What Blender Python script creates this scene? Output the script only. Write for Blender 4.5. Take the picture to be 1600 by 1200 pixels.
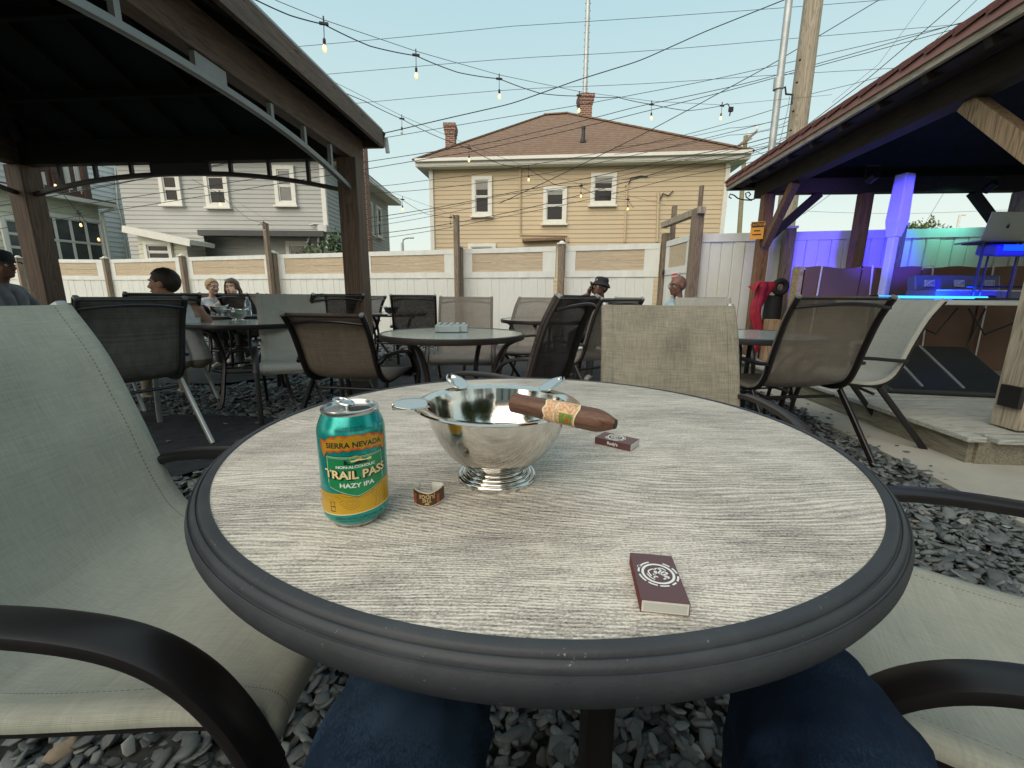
import bpy, bmesh, math, random
import numpy as np
from mathutils import Vector, Matrix, Euler, noise

random.seed(7)
rng = np.random.default_rng(11)
for o in list(bpy.data.objects):
    bpy.data.objects.remove(o)
S = bpy.context.scene
C = S.collection
R = math.radians
PI = math.pi

# ------------------------------------------------------------------ camera
CAM_H, PITCH, ROLL, FPX = 0.945, R(11.64), R(0.5), 664.0
cd = bpy.data.cameras.new('camera')
cam = bpy.data.objects.new('camera', cd)
C.objects.link(cam)
cd.sensor_width = 36.0
cd.lens = 36.0 * FPX / 1600.0
cd.clip_start = 0.02
cd.clip_end = 600.0
cam.location = (0, 0, CAM_H)
cam.rotation_euler = (Euler((PI / 2 - PITCH, 0, 0)).to_matrix() @ Matrix.Rotation(ROLL, 3, 'Z')).to_euler()
S.camera = cam

# ------------------------------------------------------------------ sky, sun, exposure
SUN_EL, SUN_AZ = R(34.0), R(-150)      # low sun behind the viewer's left shoulder
W = bpy.data.worlds.new('World')
S.world = W
W.use_nodes = True
nt = W.node_tree
for n in list(nt.nodes):
    nt.nodes.remove(n)
sky = nt.nodes.new('ShaderNodeTexSky')
sky.sky_type = 'NISHITA'
sky.sun_disc = False
sky.sun_elevation = SUN_EL
sky.sun_rotation = SUN_AZ
sky.air_density = 1.0
sky.dust_density = 1.5
sky.ozone_density = 1.2
hs = nt.nodes.new('ShaderNodeHueSaturation')
hs.inputs['Saturation'].default_value = 0.62
tc = nt.nodes.new('ShaderNodeTexCoord')
sx = nt.nodes.new('ShaderNodeSeparateXYZ')
rp = nt.nodes.new('ShaderNodeValToRGB')
el = rp.color_ramp.elements
el[0].position = 0.0; el[0].color = (5.0, 4.95, 4.05, 1)
el[1].position = 0.9; el[1].color = (3.2, 4.1, 4.4, 1)
e = el.new(0.10); e.color = (4.45, 4.9, 4.3, 1)
e = el.new(0.28); e.color = (3.6, 4.6, 4.45, 1)
e = el.new(0.52); e.color = (2.75, 4.1, 4.4, 1)
mx = nt.nodes.new('ShaderNodeMix'); mx.data_type = 'RGBA'
mx.inputs[0].default_value = 0.85
bg = nt.nodes.new('ShaderNodeBackground')
bg.inputs['Strength'].default_value = 0.085
wo = nt.nodes.new('ShaderNodeOutputWorld')
L = nt.links.new
L(tc.outputs['Generated'], sx.inputs[0])
L(sx.outputs['Z'], rp.inputs[0])
L(sky.outputs[0], hs.inputs['Color'])
L(hs.outputs[0], mx.inputs[6])
L(rp.outputs[0], mx.inputs[7])
L(mx.outputs[2], bg.inputs[0])
L(bg.outputs[0], wo.inputs[0])

sd = bpy.data.lights.new('sun', 'SUN')
sd.energy = 1.5
sd.angle = R(75)
sd.color = (1.0, 0.84, 0.66)
sun = bpy.data.objects.new('sun', sd)
C.objects.link(sun)
sv = Vector((math.sin(SUN_AZ) * math.cos(SUN_EL), math.cos(SUN_AZ) * math.cos(SUN_EL), math.sin(SUN_EL)))
sun.rotation_euler = sv.to_track_quat('Z', 'Y').to_euler()
sun.location = (0, 0, 20)
S.view_settings.view_transform = 'Standard'
S.view_settings.look = 'None'
S.view_settings.gamma = 1
S.view_settings.exposure = 1.12
S.cycles.max_bounces = 8
S.cycles.transparent_max_bounces = 16
S.cycles.use_denoising = True

# ------------------------------------------------------------------ pixel helpers (1600x1200 frame -> a point of the place)
def ray(x, y):
    u = (x - 800) / FPX; v = -(y - 600) / FPX
    c, s = math.cos(ROLL), math.sin(ROLL)
    u, v = c * u - s * v, s * u + c * v
    return Vector((u, math.cos(PITCH) + v * math.sin(PITCH), -math.sin(PITCH) + v * math.cos(PITCH)))
CO = Vector((0, 0, CAM_H))
def atY(x, y, Y):
    d = ray(x, y); return CO + d * (Y / d.y)
def atX(x, y, X):
    d = ray(x, y); return CO + d * (X / d.x)
def atZ(x, y, Z):
    d = ray(x, y); return CO + d * ((Z - CAM_H) / d.z)
def atP(x, y, p0, n):
    d = ray(x, y); n = Vector(n); return CO + d * ((Vector(p0) - CO).dot(n) / d.dot(n))

# ------------------------------------------------------------------ mesh building
class MB:
    def __init__(s): s.v = []; s.f = []; s.uv = None
    def add(s, vs, fs):
        b = len(s.v)
        s.v += [tuple(p) for p in vs]
        s.f += [tuple(b + i for i in f) for f in fs]
        return s
    def box(s, c, d, rot=None):
        x, y, z = d[0] / 2, d[1] / 2, d[2] / 2
        vs = [Vector(p) for p in ((-x, -y, -z), (x, -y, -z), (x, y, -z), (-x, y, -z), (-x, -y, z), (x, -y, z), (x, y, z), (-x, y, z))]
        if rot is not None: vs = [rot @ p for p in vs]
        vs = [p + Vector(c) for p in vs]
        return s.add(vs, [(0, 3, 2, 1), (4, 5, 6, 7), (0, 1, 5, 4), (1, 2, 6, 5), (2, 3, 7, 6), (3, 0, 4, 7)])
    def beam(s, p0, p1, w, h, up=(0, 0, 1)):
        p0, p1 = Vector(p0), Vector(p1)
        d = (p1 - p0).normalized()
        u = Vector(up)
        a = d.cross(u)
        if a.length < 1e-4: a = d.cross(Vector((0, 1, 0)))
        a.normalize(); b = a.cross(d)
        a *= w / 2; b *= h / 2
        vs = [p0 - a - b, p0 + a - b, p0 + a + b, p0 - a + b, p1 - a - b, p1 + a - b, p1 + a + b, p1 - a + b]
        return s.add(vs, [(0, 1, 2, 3), (7, 6, 5, 4), (0, 4, 5, 1), (1, 5, 6, 2), (2, 6, 7, 3), (3, 7, 4, 0)])
    def tube(s, pts, r, n=8, caps=True, closed=False):
        pts = [Vector(p) for p in pts]; m = len(pts)
        rr = r if isinstance(r, (list, tuple)) else [r] * m
        t0 = (pts[1] - pts[0]).normalized()
        a = t0.cross(Vector((0, 0, 1)))
        if a.length < 0.1: a = t0.cross(Vector((1, 0, 0)))
        a.normalize(); b0 = len(s.v); vs = []
        for i, p in enumerate(pts):
            if closed: t = (pts[(i + 1) % m] - pts[i - 1]).normalized()
            else: t = (pts[min(i + 1, m - 1)] - pts[max(i - 1, 0)]).normalized()
            a = (a - t * a.dot(t)).normalized(); b = t.cross(a)
            for k in range(n):
                q = 2 * PI * k / n
                vs.append(p + (a * math.cos(q) + b * math.sin(q)) * rr[i])
        fs = []
        for i in range(m if closed else m - 1):
            j = (i + 1) % m
            for k in range(n):
                l = (k + 1) % n
                fs.append((i * n + k, i * n + l, j * n + l, j * n + k))
        if caps and not closed:
            fs.append(tuple(range(n - 1, -1, -1))); fs.append(tuple((m - 1) * n + k for k in range(n)))
        return s.add(vs, fs)
    def strap(s, pts, w, t, side=(1, 0, 0), n=12, p=0.55):
        """oval bar along pts: w wide along side, t thick across"""
        pts = [Vector(q) for q in pts]; m = len(pts); side = Vector(side); vs = []
        for i, q in enumerate(pts):
            tg = (pts[min(i + 1, m - 1)] - pts[max(i - 1, 0)]).normalized()
            sd_ = (side - tg * side.dot(tg)).normalized(); nn = tg.cross(sd_)
            for k in range(n):
                an = 2 * PI * k / n; c, s_ = math.cos(an), math.sin(an)
                vs.append(q + sd_ * (w / 2 * math.copysign(abs(c) ** p, c)) + nn * (t / 2 * math.copysign(abs(s_) ** p, s_)))
        fs = [(i * n + k, i * n + (k + 1) % n, (i + 1) * n + (k + 1) % n, (i + 1) * n + k) for i in range(m - 1) for k in range(n)]
        fs.append(tuple(range(n - 1, -1, -1))); fs.append(tuple((m - 1) * n + k for k in range(n)))
        return s.add(vs, fs)
    def lathe(s, prof, n=32, c=(0, 0, 0), a0=0.0, closed=False):
        vs = []; m = len(prof); c = Vector(c)
        for r, z in prof:
            for k in range(n):
                q = a0 + 2 * PI * k / n
                vs.append(c + Vector((r * math.cos(q), r * math.sin(q), z)))
        fs = [(i * n + k, i * n + (k + 1) % n, ((i + 1) % m) * n + (k + 1) % n, ((i + 1) % m) * n + k) for i in range(m if closed else m - 1) for k in range(n)]
        if not closed:
            if prof[0][0] > 1e-5: fs.append(tuple(range(n - 1, -1, -1)))
            if prof[-1][0] > 1e-5: fs.append(tuple((m - 1) * n + k for k in range(n)))
        return s.add(vs, fs)
    def lathe_open(s, prof, n=32, c=(0, 0, 0)):
        vs = []; m = len(prof); c = Vector(c)
        for r, z in prof:
            for k in range(n):
                q = 2 * PI * k / n
                vs.append(c + Vector((r * math.cos(q), r * math.sin(q), z)))
        return s.add(vs, [(i * n + k, i * n + (k + 1) % n, (i + 1) * n + (k + 1) % n, (i + 1) * n + k) for i in range(m - 1) for k in range(n)])
    def prism(s, poly, z0, z1):
        n = len(poly)
        vs = [(x, y, z0) for x, y in poly] + [(x, y, z1) for x, y in poly]
        fs = [tuple(range(n - 1, -1, -1)), tuple(range(n, 2 * n))] + [(i, (i + 1) % n, n + (i + 1) % n, n + i) for i in range(n)]
        return s.add(vs, fs)
    def sheet(s, fn, nu, nv, uvscale=(1, 1)):
        b = len(s.v)
        if s.uv is None: s.uv = {}
        for i in range(nu + 1):
            for j in range(nv + 1):
                s.v.append(tuple(fn(i / nu, j / nv))); s.uv[len(s.v) - 1] = (i / nu * uvscale[0], j / nv * uvscale[1])
        for i in range(nu):
            for j in range(nv):
                a = b + i * (nv + 1) + j
                s.f.append((a, a + nv + 1, a + nv + 2, a + 1))
        return s
    def mesh(s, name, mat, smooth=True, ang=40):
        me = bpy.data.meshes.new(name)
        me.from_pydata(s.v, [], s.f)
        if mat is not None:
            for m_ in (mat if isinstance(mat, (list, tuple)) else [mat]): me.materials.append(m_)
        if s.uv:
            lay = me.uv_layers.new(name='UVMap')
            for lp in me.loops:
                lay.data[lp.index].uv = s.uv.get(lp.vertex_index, (0, 0))
        if smooth:
            me.shade_smooth(); me.set_sharp_from_angle(angle=R(ang))
        me.update()
        return me

def xf(o): return Matrix.LocRotScale(o.location, o.rotation_euler, o.scale)
def link(name, me, parent=None, loc=(0, 0, 0), rot=(0, 0, 0)):
    o = bpy.data.objects.new(name, me); C.objects.link(o)
    o.location = loc; o.rotation_euler = rot
    if parent is not None: o.parent = parent
    return o
def part(name, mb, mat, parent=None, world=False, smooth=True, ang=40, bev=0, kind=None, label=None):
    if world and parent is not None:
        ch = []; p = parent
        while p is not None: ch.append(xf(p)); p = p.parent
        M = Matrix.Identity(4)
        for m in ch: M = m @ M
        inv = M.inverted()
        mb.v = [tuple(inv @ Vector(p)) for p in mb.v]
    o = link(name, mb.mesh(name, mat, smooth, ang), parent)
    if bev:
        b = o.modifiers.new('bevel', 'BEVEL'); b.width = bev; b.segments = 2; b.limit_method = 'ANGLE'; b.angle_limit = R(40)
    if kind: o['kind'] = kind
    if label: o['label'] = label
    return o
def thing(name, label, cat, loc=(0, 0, 0), rz=0.0, group=None):
    o = bpy.data.objects.new(name, None); C.objects.link(o)
    o.empty_display_size = 0.1
    o.location = loc; o.rotation_euler = (0, 0, rz)
    o['label'] = label; o['category'] = cat
    if group: o['group'] = group
    return o
def tag(o, label, cat, group=None):
    o['label'] = label; o['category'] = cat
    if group: o['group'] = group
    return o
def dup(root, loc, rz, label, group=None, mats=None):
    def cp(o, par):
        c = o.copy(); C.objects.link(c); c.parent = par
        if mats and c.type == 'MESH':
            old = c.data.materials[0] if c.data.materials else None
            if old is not None and old.name in mats:
                c.material_slots[0].link = 'OBJECT'; c.material_slots[0].material = mats[old.name]
        for ch in o.children: cp(ch, c)
        return c
    r = cp(root, None)
    r.location = loc; r.rotation_euler = (0, 0, rz); r['label'] = label
    if group: r['group'] = group
    return r
def struct(name, mb, mat, smooth=False, kind='structure'):
    o = part(name, mb, mat, smooth=smooth); o['kind'] = kind; return o

# ------------------------------------------------------------------ materials
def newmat(name):
    m = bpy.data.materials.new(name); m.use_nodes = True
    t = m.node_tree; b = t.nodes['Principled BSDF']
    return m, t, b
def N(t, typ, **kw):
    n = t.nodes.new(typ)
    for k, v in kw.items():
        if k in n.inputs: n.inputs[k].default_value = v
        else: setattr(n, k, v)
    return n
def coords(t, scale=(1, 1, 1), rot=(0, 0, 0), kind='Object'):
    tc = t.nodes.new('ShaderNodeTexCoord'); mp = t.nodes.new('ShaderNodeMapping')
    mp.inputs['Scale'].default_value = scale; mp.inputs['Rotation'].default_value = rot
    t.links.new(tc.outputs[kind], mp.inputs[0]); return mp.outputs[0]
def ramp(t, fac, stops):
    r = t.nodes.new('ShaderNodeValToRGB'); e = r.color_ramp.elements
    e[0].position = stops[0][0]; e[0].color = (*stops[0][1], 1)
    e[1].position = stops[-1][0]; e[1].color = (*stops[-1][1], 1)
    for p, c in stops[1:-1]:
        x = e.new(p); x.color = (*c, 1)
    t.links.new(fac, r.inputs[0]); return r.outputs[0]
def bumpn(t, b, h, strength=0.3, dist=0.01):
    n = t.nodes.new('ShaderNodeBump'); n.inputs['Strength'].default_value = strength; n.inputs['Distance'].default_value = dist
    t.links.new(h, n.inputs['Height']); t.links.new(n.outputs[0], b.inputs['Normal']); return n
def mul(c, k): return tuple(min(1.0, x * k) for x in c)
def mat(name, col, rough=0.6, metal=0.0, var=0.15, scale=8.0, stretch=(1, 1, 1), bump=0.1, bscale=None, bdist=0.005, spec=None, coat=0.0, detail=5):
    m, t, b = newmat(name)
    n = N(t, 'ShaderNodeTexNoise', Scale=scale, Detail=detail, Roughness=0.6)
    t.links.new(coords(t, stretch), n.inputs[0])
    c = ramp(t, n.outputs[0], [(0.28, mul(col, 1 - var)), (0.5, col), (0.74, mul(col, 1 + var))])
    t.links.new(c, b.inputs['Base Color'])
    b.inputs['Roughness'].default_value = rough; b.inputs['Metallic'].default_value = metal
    if spec is not None: b.inputs['Specular IOR Level'].default_value = spec
    if coat: b.inputs['Coat Weight'].default_value = coat
    if bump:
        if bscale:
            n2 = N(t, 'ShaderNodeTexNoise', Scale=bscale, Detail=6.0, Roughness=0.6)
            t.links.new(coords(t, stretch), n2.inputs[0]); h = n2.outputs[0]
        else: h = n.outputs[0]
        bumpn(t, b, h, bump, bdist)
    return m
def wood(name, col, dark, axis='z', k=1.0, rough=0.75, bump=0.4):
    """timber with its grain along one axis, knots and fine checks"""
    m, t, b = newmat(name)
    st = {'x': (1.2, 16, 16), 'y': (16, 1.2, 16), 'z': (16, 16, 1.2)}[axis]
    st2 = {'x': (2, 90, 90), 'y': (90, 2, 90), 'z': (90, 90, 2)}[axis]
    n = N(t, 'ShaderNodeTexNoise', Scale=k, Detail=3.0, Roughness=0.5, Distortion=1.3)
    t.links.new(coords(t, st), n.inputs[0])
    w = N(t, 'ShaderNodeMath', operation='MULTIPLY'); w.inputs[1].default_value = 42.0
    t.links.new(n.outputs[0], w.inputs[0])
    s_ = N(t, 'ShaderNodeMath', operation='SINE'); t.links.new(w.outputs[0], s_.inputs[0])
    f = N(t, 'ShaderNodeTexNoise', Scale=k, Detail=6.0, Roughness=0.7)
    t.links.new(coords(t, st2), f.inputs[0])
    a = N(t, 'ShaderNodeMath', operation='MULTIPLY_ADD'); a.inputs[1].default_value = 0.13
    t.links.new(s_.outputs[0], a.inputs[0]); t.links.new(f.outputs[0], a.inputs[2])
    c = ramp(t, a.outputs[0], [(0.25, dark), (0.5, col), (0.8, mul(col, 1.35))])
    t.links.new(c, b.inputs['Base Color']); b.inputs['Roughness'].default_value = rough
    bumpn(t, b, a.outputs[0], bump, 0.004)
    return m
def emis(name, col, strength):
    m, t, b = newmat(name)
    b.inputs['Base Color'].default_value = (*mul(col, 0.6), 1)
    b.inputs['Emission Color'].default_value = (*col, 1); b.inputs['Emission Strength'].default_value = strength
    return m
def sling(name, col, col2, seethrough=0.0, sc=(70, 70), rough=0.55, lin=1.0):
    """woven textilene: threads in both directions, slightly open"""
    m, t, b = newmat(name)
    uv = coords(t, (sc[0], sc[1] * 0.07, 1), kind='UV'); uv2 = coords(t, (sc[0] * 0.05, sc[1], 1), kind='UV')
    n1 = N(t, 'ShaderNodeTexNoise', Scale=1.0, Detail=4.0, Roughness=0.7); t.links.new(uv, n1.inputs[0])
    n2 = N(t, 'ShaderNodeTexNoise', Scale=1.0, Detail=4.0, Roughness=0.7); t.links.new(uv2, n2.inputs[0])
    a = N(t, 'ShaderNodeMath', operation='ADD'); t.links.new(n1.outputs[0], a.inputs[0]); t.links.new(n2.outputs[0], a.inputs[1])
    h = N(t, 'ShaderNodeMath', operation='MULTIPLY'); h.inputs[1].default_value = 0.5; t.links.new(a.outputs[0], h.inputs[0])
    big = N(t, 'ShaderNodeTexNoise', Scale=5.0, Detail=5.0, Roughness=0.65); t.links.new(coords(t), big.inputs[0])
    g = N(t, 'ShaderNodeMath', operation='MULTIPLY_ADD'); g.inputs[1].default_value = 0.28
    t.links.new(big.outputs[0], g.inputs[0]); t.links.new(h.outputs[0], g.inputs[2])
    sp = 0.17 / max(lin, 0.01)
    st = N(t, 'ShaderNodeTexNoise', Scale=2.3, Detail=9.0, Roughness=0.72, Distortion=1.2); t.links.new(coords(t, (1, 2.6, 1), (0, 0, 0.5)), st.inputs[0])
    g0 = g; g = N(t, 'ShaderNodeMath', operation='MULTIPLY_ADD'); g.inputs[1].default_value = 0.55 if not seethrough else 0.2
    sb0 = N(t, 'ShaderNodeMath', operation='SUBTRACT'); sb0.inputs[1].default_value = 0.5; t.links.new(st.outputs[0], sb0.inputs[0])
    t.links.new(sb0.outputs[0], g.inputs[0]); t.links.new(g0.outputs[0], g.inputs[2])
    c = ramp(t, g.outputs[0], [(max(0.0, 0.64 - sp), col2), (0.64, mul([(p + q) / 2 for p, q in zip(col, col2)], 1.0)), (min(1.0, 0.64 + sp), col)])
    # stitched hem a little inside each side edge
    uvx = t.nodes.new('ShaderNodeSeparateXYZ'); t.links.new(coords(t, kind='UV'), uvx.inputs[0])
    pp = N(t, 'ShaderNodeMath', operation='PINGPONG'); pp.inputs[1].default_value = 0.5; t.links.new(uvx.outputs[0], pp.inputs[0])
    cm = N(t, 'ShaderNodeMath', operation='COMPARE'); cm.inputs[1].default_value = 0.082; cm.inputs[2].default_value = 0.0022; t.links.new(pp.outputs[0], cm.inputs[0])
    dash = N(t, 'ShaderNodeMath', operation='SINE'); dm = N(t, 'ShaderNodeMath', operation='MULTIPLY'); dm.inputs[1].default_value = 560.0; t.links.new(uvx.outputs[1], dm.inputs[0]); t.links.new(dm.outputs[0], dash.inputs[0])
    dg = N(t, 'ShaderNodeMath', operation='GREATER_THAN'); dg.inputs[1].default_value = -0.2; t.links.new(dash.outputs[0], dg.inputs[0])
    mk = N(t, 'ShaderNodeMath', operation='MULTIPLY'); t.links.new(cm.outputs[0], mk.inputs[0]); t.links.new(dg.outputs[0], mk.inputs[1])
    hm = t.nodes.new('ShaderNodeMix'); hm.data_type = 'RGBA'; hm.inputs[7].default_value = (*mul(col2, 0.55), 1)
    t.links.new(mk.outputs[0], hm.inputs[0]); t.links.new(c, hm.inputs[6]); c = hm.outputs[2]
    t.links.new(c, b.inputs['Base Color']); b.inputs['Roughness'].default_value = rough
    # threads
    ck = N(t, 'ShaderNodeTexWave', Scale=sc[0] * 1.2, wave_type='BANDS', bands_direction='X'); t.links.new(coords(t, kind='UV'), ck.inputs[0])
    ck2 = N(t, 'ShaderNodeTexWave', Scale=sc[1] * 1.2, wave_type='BANDS', bands_direction='Y'); t.links.new(coords(t, kind='UV'), ck2.inputs[0])
    mm = N(t, 'ShaderNodeMath', operation='ADD'); t.links.new(ck.outputs[1], mm.inputs[0]); t.links.new(ck2.outputs[1], mm.inputs[1])
    m2 = N(t, 'ShaderNodeMath', operation='ADD'); t.links.new(mm.outputs[0], m2.inputs[0]); t.links.new(h.outputs[0], m2.inputs[1])
    bumpn(t, b, m2.outputs[0], 0.45, 0.0015)
    if seethrough:
        tr = t.nodes.new('ShaderNodeBsdfTransparent'); mixs = t.nodes.new('ShaderNodeMixShader')
        mixs.inputs[0].default_value = seethrough
        out = t.nodes['Material Output']
        t.links.new(b.outputs[0], mixs.inputs[1]); t.links.new(tr.outputs[0], mixs.inputs[2]); t.links.new(mixs.outputs[0], out.inputs[0])
    return m
# ------------------------------------------------------------------ shared materials
M_white = mat('white_vinyl', (0.68, 0.70, 0.67), 0.5, var=0.10, scale=2.2, stretch=(2.5, 2.5, .6), bump=0.05, detail=8)
M_tan = wood('tan_panel', (0.47, 0.385, 0.275), (0.42, 0.34, 0.24), 'x', 0.6, 0.7, 0.08)
M_postwood = wood('weathered_post_wood', (0.22, 0.17, 0.125), (0.11, 0.08, 0.058), 'z', 1.0)
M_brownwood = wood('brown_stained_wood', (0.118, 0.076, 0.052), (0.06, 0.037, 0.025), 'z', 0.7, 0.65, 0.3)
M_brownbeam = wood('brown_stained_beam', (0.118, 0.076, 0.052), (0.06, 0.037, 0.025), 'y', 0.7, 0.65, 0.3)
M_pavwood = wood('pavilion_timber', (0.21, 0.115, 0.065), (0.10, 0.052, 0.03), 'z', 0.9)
M_pavbeam = wood('pavilion_timber_shaded', (0.026, 0.017, 0.013), (0.014, 0.009, 0.008), 'y', 0.9)  # pavilion timber with the shade under the roof put into its colour
M_newwood = wood('pale_timber', (0.34, 0.235, 0.145), (0.15, 0.095, 0.055), 'z', 0.8)
M_greywood = wood('grey_weathered_post', (0.36, 0.31, 0.24), (0.20, 0.165, 0.125), 'z', 0.8)
M_deck = wood('grey_deck_board', (0.36, 0.37, 0.34), (0.22, 0.225, 0.20), 'x', 1.0, 0.8, 0.5)
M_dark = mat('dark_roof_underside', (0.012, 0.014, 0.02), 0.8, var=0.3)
M_darkshaded = mat('dark_shaded_timber', (0.02, 0.014, 0.012), 0.8, var=0.3)  # rafter tone; on the gazebo end beams it stands for painted-in shade
M_blackmetal = mat('black_metal', (0.025, 0.024, 0.025), 0.38, 0.3, var=0.15, bump=0.04, bscale=300)
M_greymetal = mat('grey_metal', (0.33, 0.35, 0.35), 0.4, 0.5, var=0.1, bump=0.02)
M_galv = mat('galvanised_metal', (0.42, 0.44, 0.44), 0.5, 0.6, var=0.2, scale=5)
M_glassdark = mat('dark_window_glass', (0.008, 0.009, 0.010), 0.06, 0.0, var=0.2, scale=1.5, bump=0, spec=0.2)
M_glasspale = mat('pale_window_glass', (0.07, 0.08, 0.08), 0.12, 0.0, var=0.5, scale=1.2, bump=0, spec=0.6)
M_trim = mat('white_trim', (0.68, 0.67, 0.62), 0.5, var=0.06)
M_concrete = mat('concrete', (0.35, 0.345, 0.305), 0.9, var=0.16, scale=2.2, bump=0.5, bscale=60, bdist=0.004, detail=8)
M_soil = mat('dark_soil', (0.035, 0.037, 0.036), 0.95, var=0.4, scale=30, bump=0.6, bdist=0.01)
M_fabric = mat('black_ground_fabric', (0.018, 0.020, 0.026), 0.85, var=0.5, scale=14, bump=0.5, bscale=9, bdist=0.03)
M_grass = mat('grass', (0.06, 0.09, 0.035), 0.9, var=0.4, scale=2)
M_bulbglow = emis('warm_bulb', (1.0, 0.48, 0.13), 3.6)
M_wire = mat('black_cable', (0.02, 0.022, 0.026), 0.6, var=0.1, bump=0)
M_wire2 = mat('grey_cable', (0.10, 0.11, 0.12), 0.6, var=0.1, bump=0)

# ------------------------------------------------------------------ ground
g = MB(); g.prism([(-90, -40), (90, -40), (90, 140), (-90, 140)], -0.25, -0.055)
struct('ground', g, M_grass)
g = MB(); g.prism([(-16, -3), (6, -3), (9, 9), (-12, 14)], -0.05, -0.022)
struct('gravel_bed', g, M_soil)
road = MB(); road.prism([(-90, 28), (90, 28), (90, 36), (-90, 36)], -0.054, -0.045)
struct('road', road, mat('asphalt', (0.05, 0.05, 0.052), 0.9, var=0.2, scale=6))

# slate chips
def chipmat():
    m, t, b = newmat('slate_stone')
    a = t.nodes.new('ShaderNodeAttribute'); a.attribute_name = 'tint'
    n = N(t, 'ShaderNodeTexNoise', Scale=40.0, Detail=6.0, Roughness=0.65); t.links.new(coords(t), n.inputs[0])
    c = ramp(t, a.outputs['Fac'], [(0.0, (0.05, 0.056, 0.06)), (0.45, (0.105, 0.118, 0.121)), (0.8, (0.165, 0.186, 0.184)), (0.93, (0.23, 0.245, 0.235)), (1.0, (0.26, 0.21, 0.15))])
    mx_ = t.nodes.new('ShaderNodeMix'); mx_.data_type = 'RGBA'; mx_.blend_type = 'OVERLAY'; mx_.inputs[0].default_value = 0.5
    t.links.new(c, mx_.inputs[6]); t.links.new(n.outputs[0], mx_.inputs[7])
    t.links.new(mx_.outputs[2], b.inputs['Base Color']); b.inputs['Roughness'].default_value = 0.62
    bumpn(t, b, n.outputs[0], 0.5, 0.004)
    return m
M_chip = chipmat()
FAB = [
    [(-5.2, 3.4), (-3.4, 3.33), (-2.6, 3.25), (-1.85, 3.2), (-1.62, 2.8), (-1.66, 2.2), (-1.9, 1.75), (-2.6, 1.4), (-5.2, 1.2)],
    [(-6.2, 6.2), (-3.1, 6.15), (-2.55, 5.6), (-2.6, 4.75), (-3.2, 4.42), (-6.2, 4.3)],
    [(-1.75, 6.6), (2.1, 6.4), (2.3, 4.4), (1.5, 3.1), (0.4, 2.9), (-0.4, 3.25), (-1.25, 3.5), (-1.75, 4.3)]]
WALK = [(1.98, -3), (2.12, 1.2), (2.30, 2.3), (2.47, 3.6), (2.62, 6.35), (6.5, 5.6), (6.5, -3)]
def inpoly(x, y, P):
    c = np.zeros(x.shape, bool); j = len(P) - 1
    for i in range(len(P)):
        xi, yi = P[i]; xj, yj = P[j]
        c ^= ((yi > y) != (yj > y)) & (x < (xj - xi) * (y - yi) / (yj - yi + 1e-12) + xi)
        j = i
    return c
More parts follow.
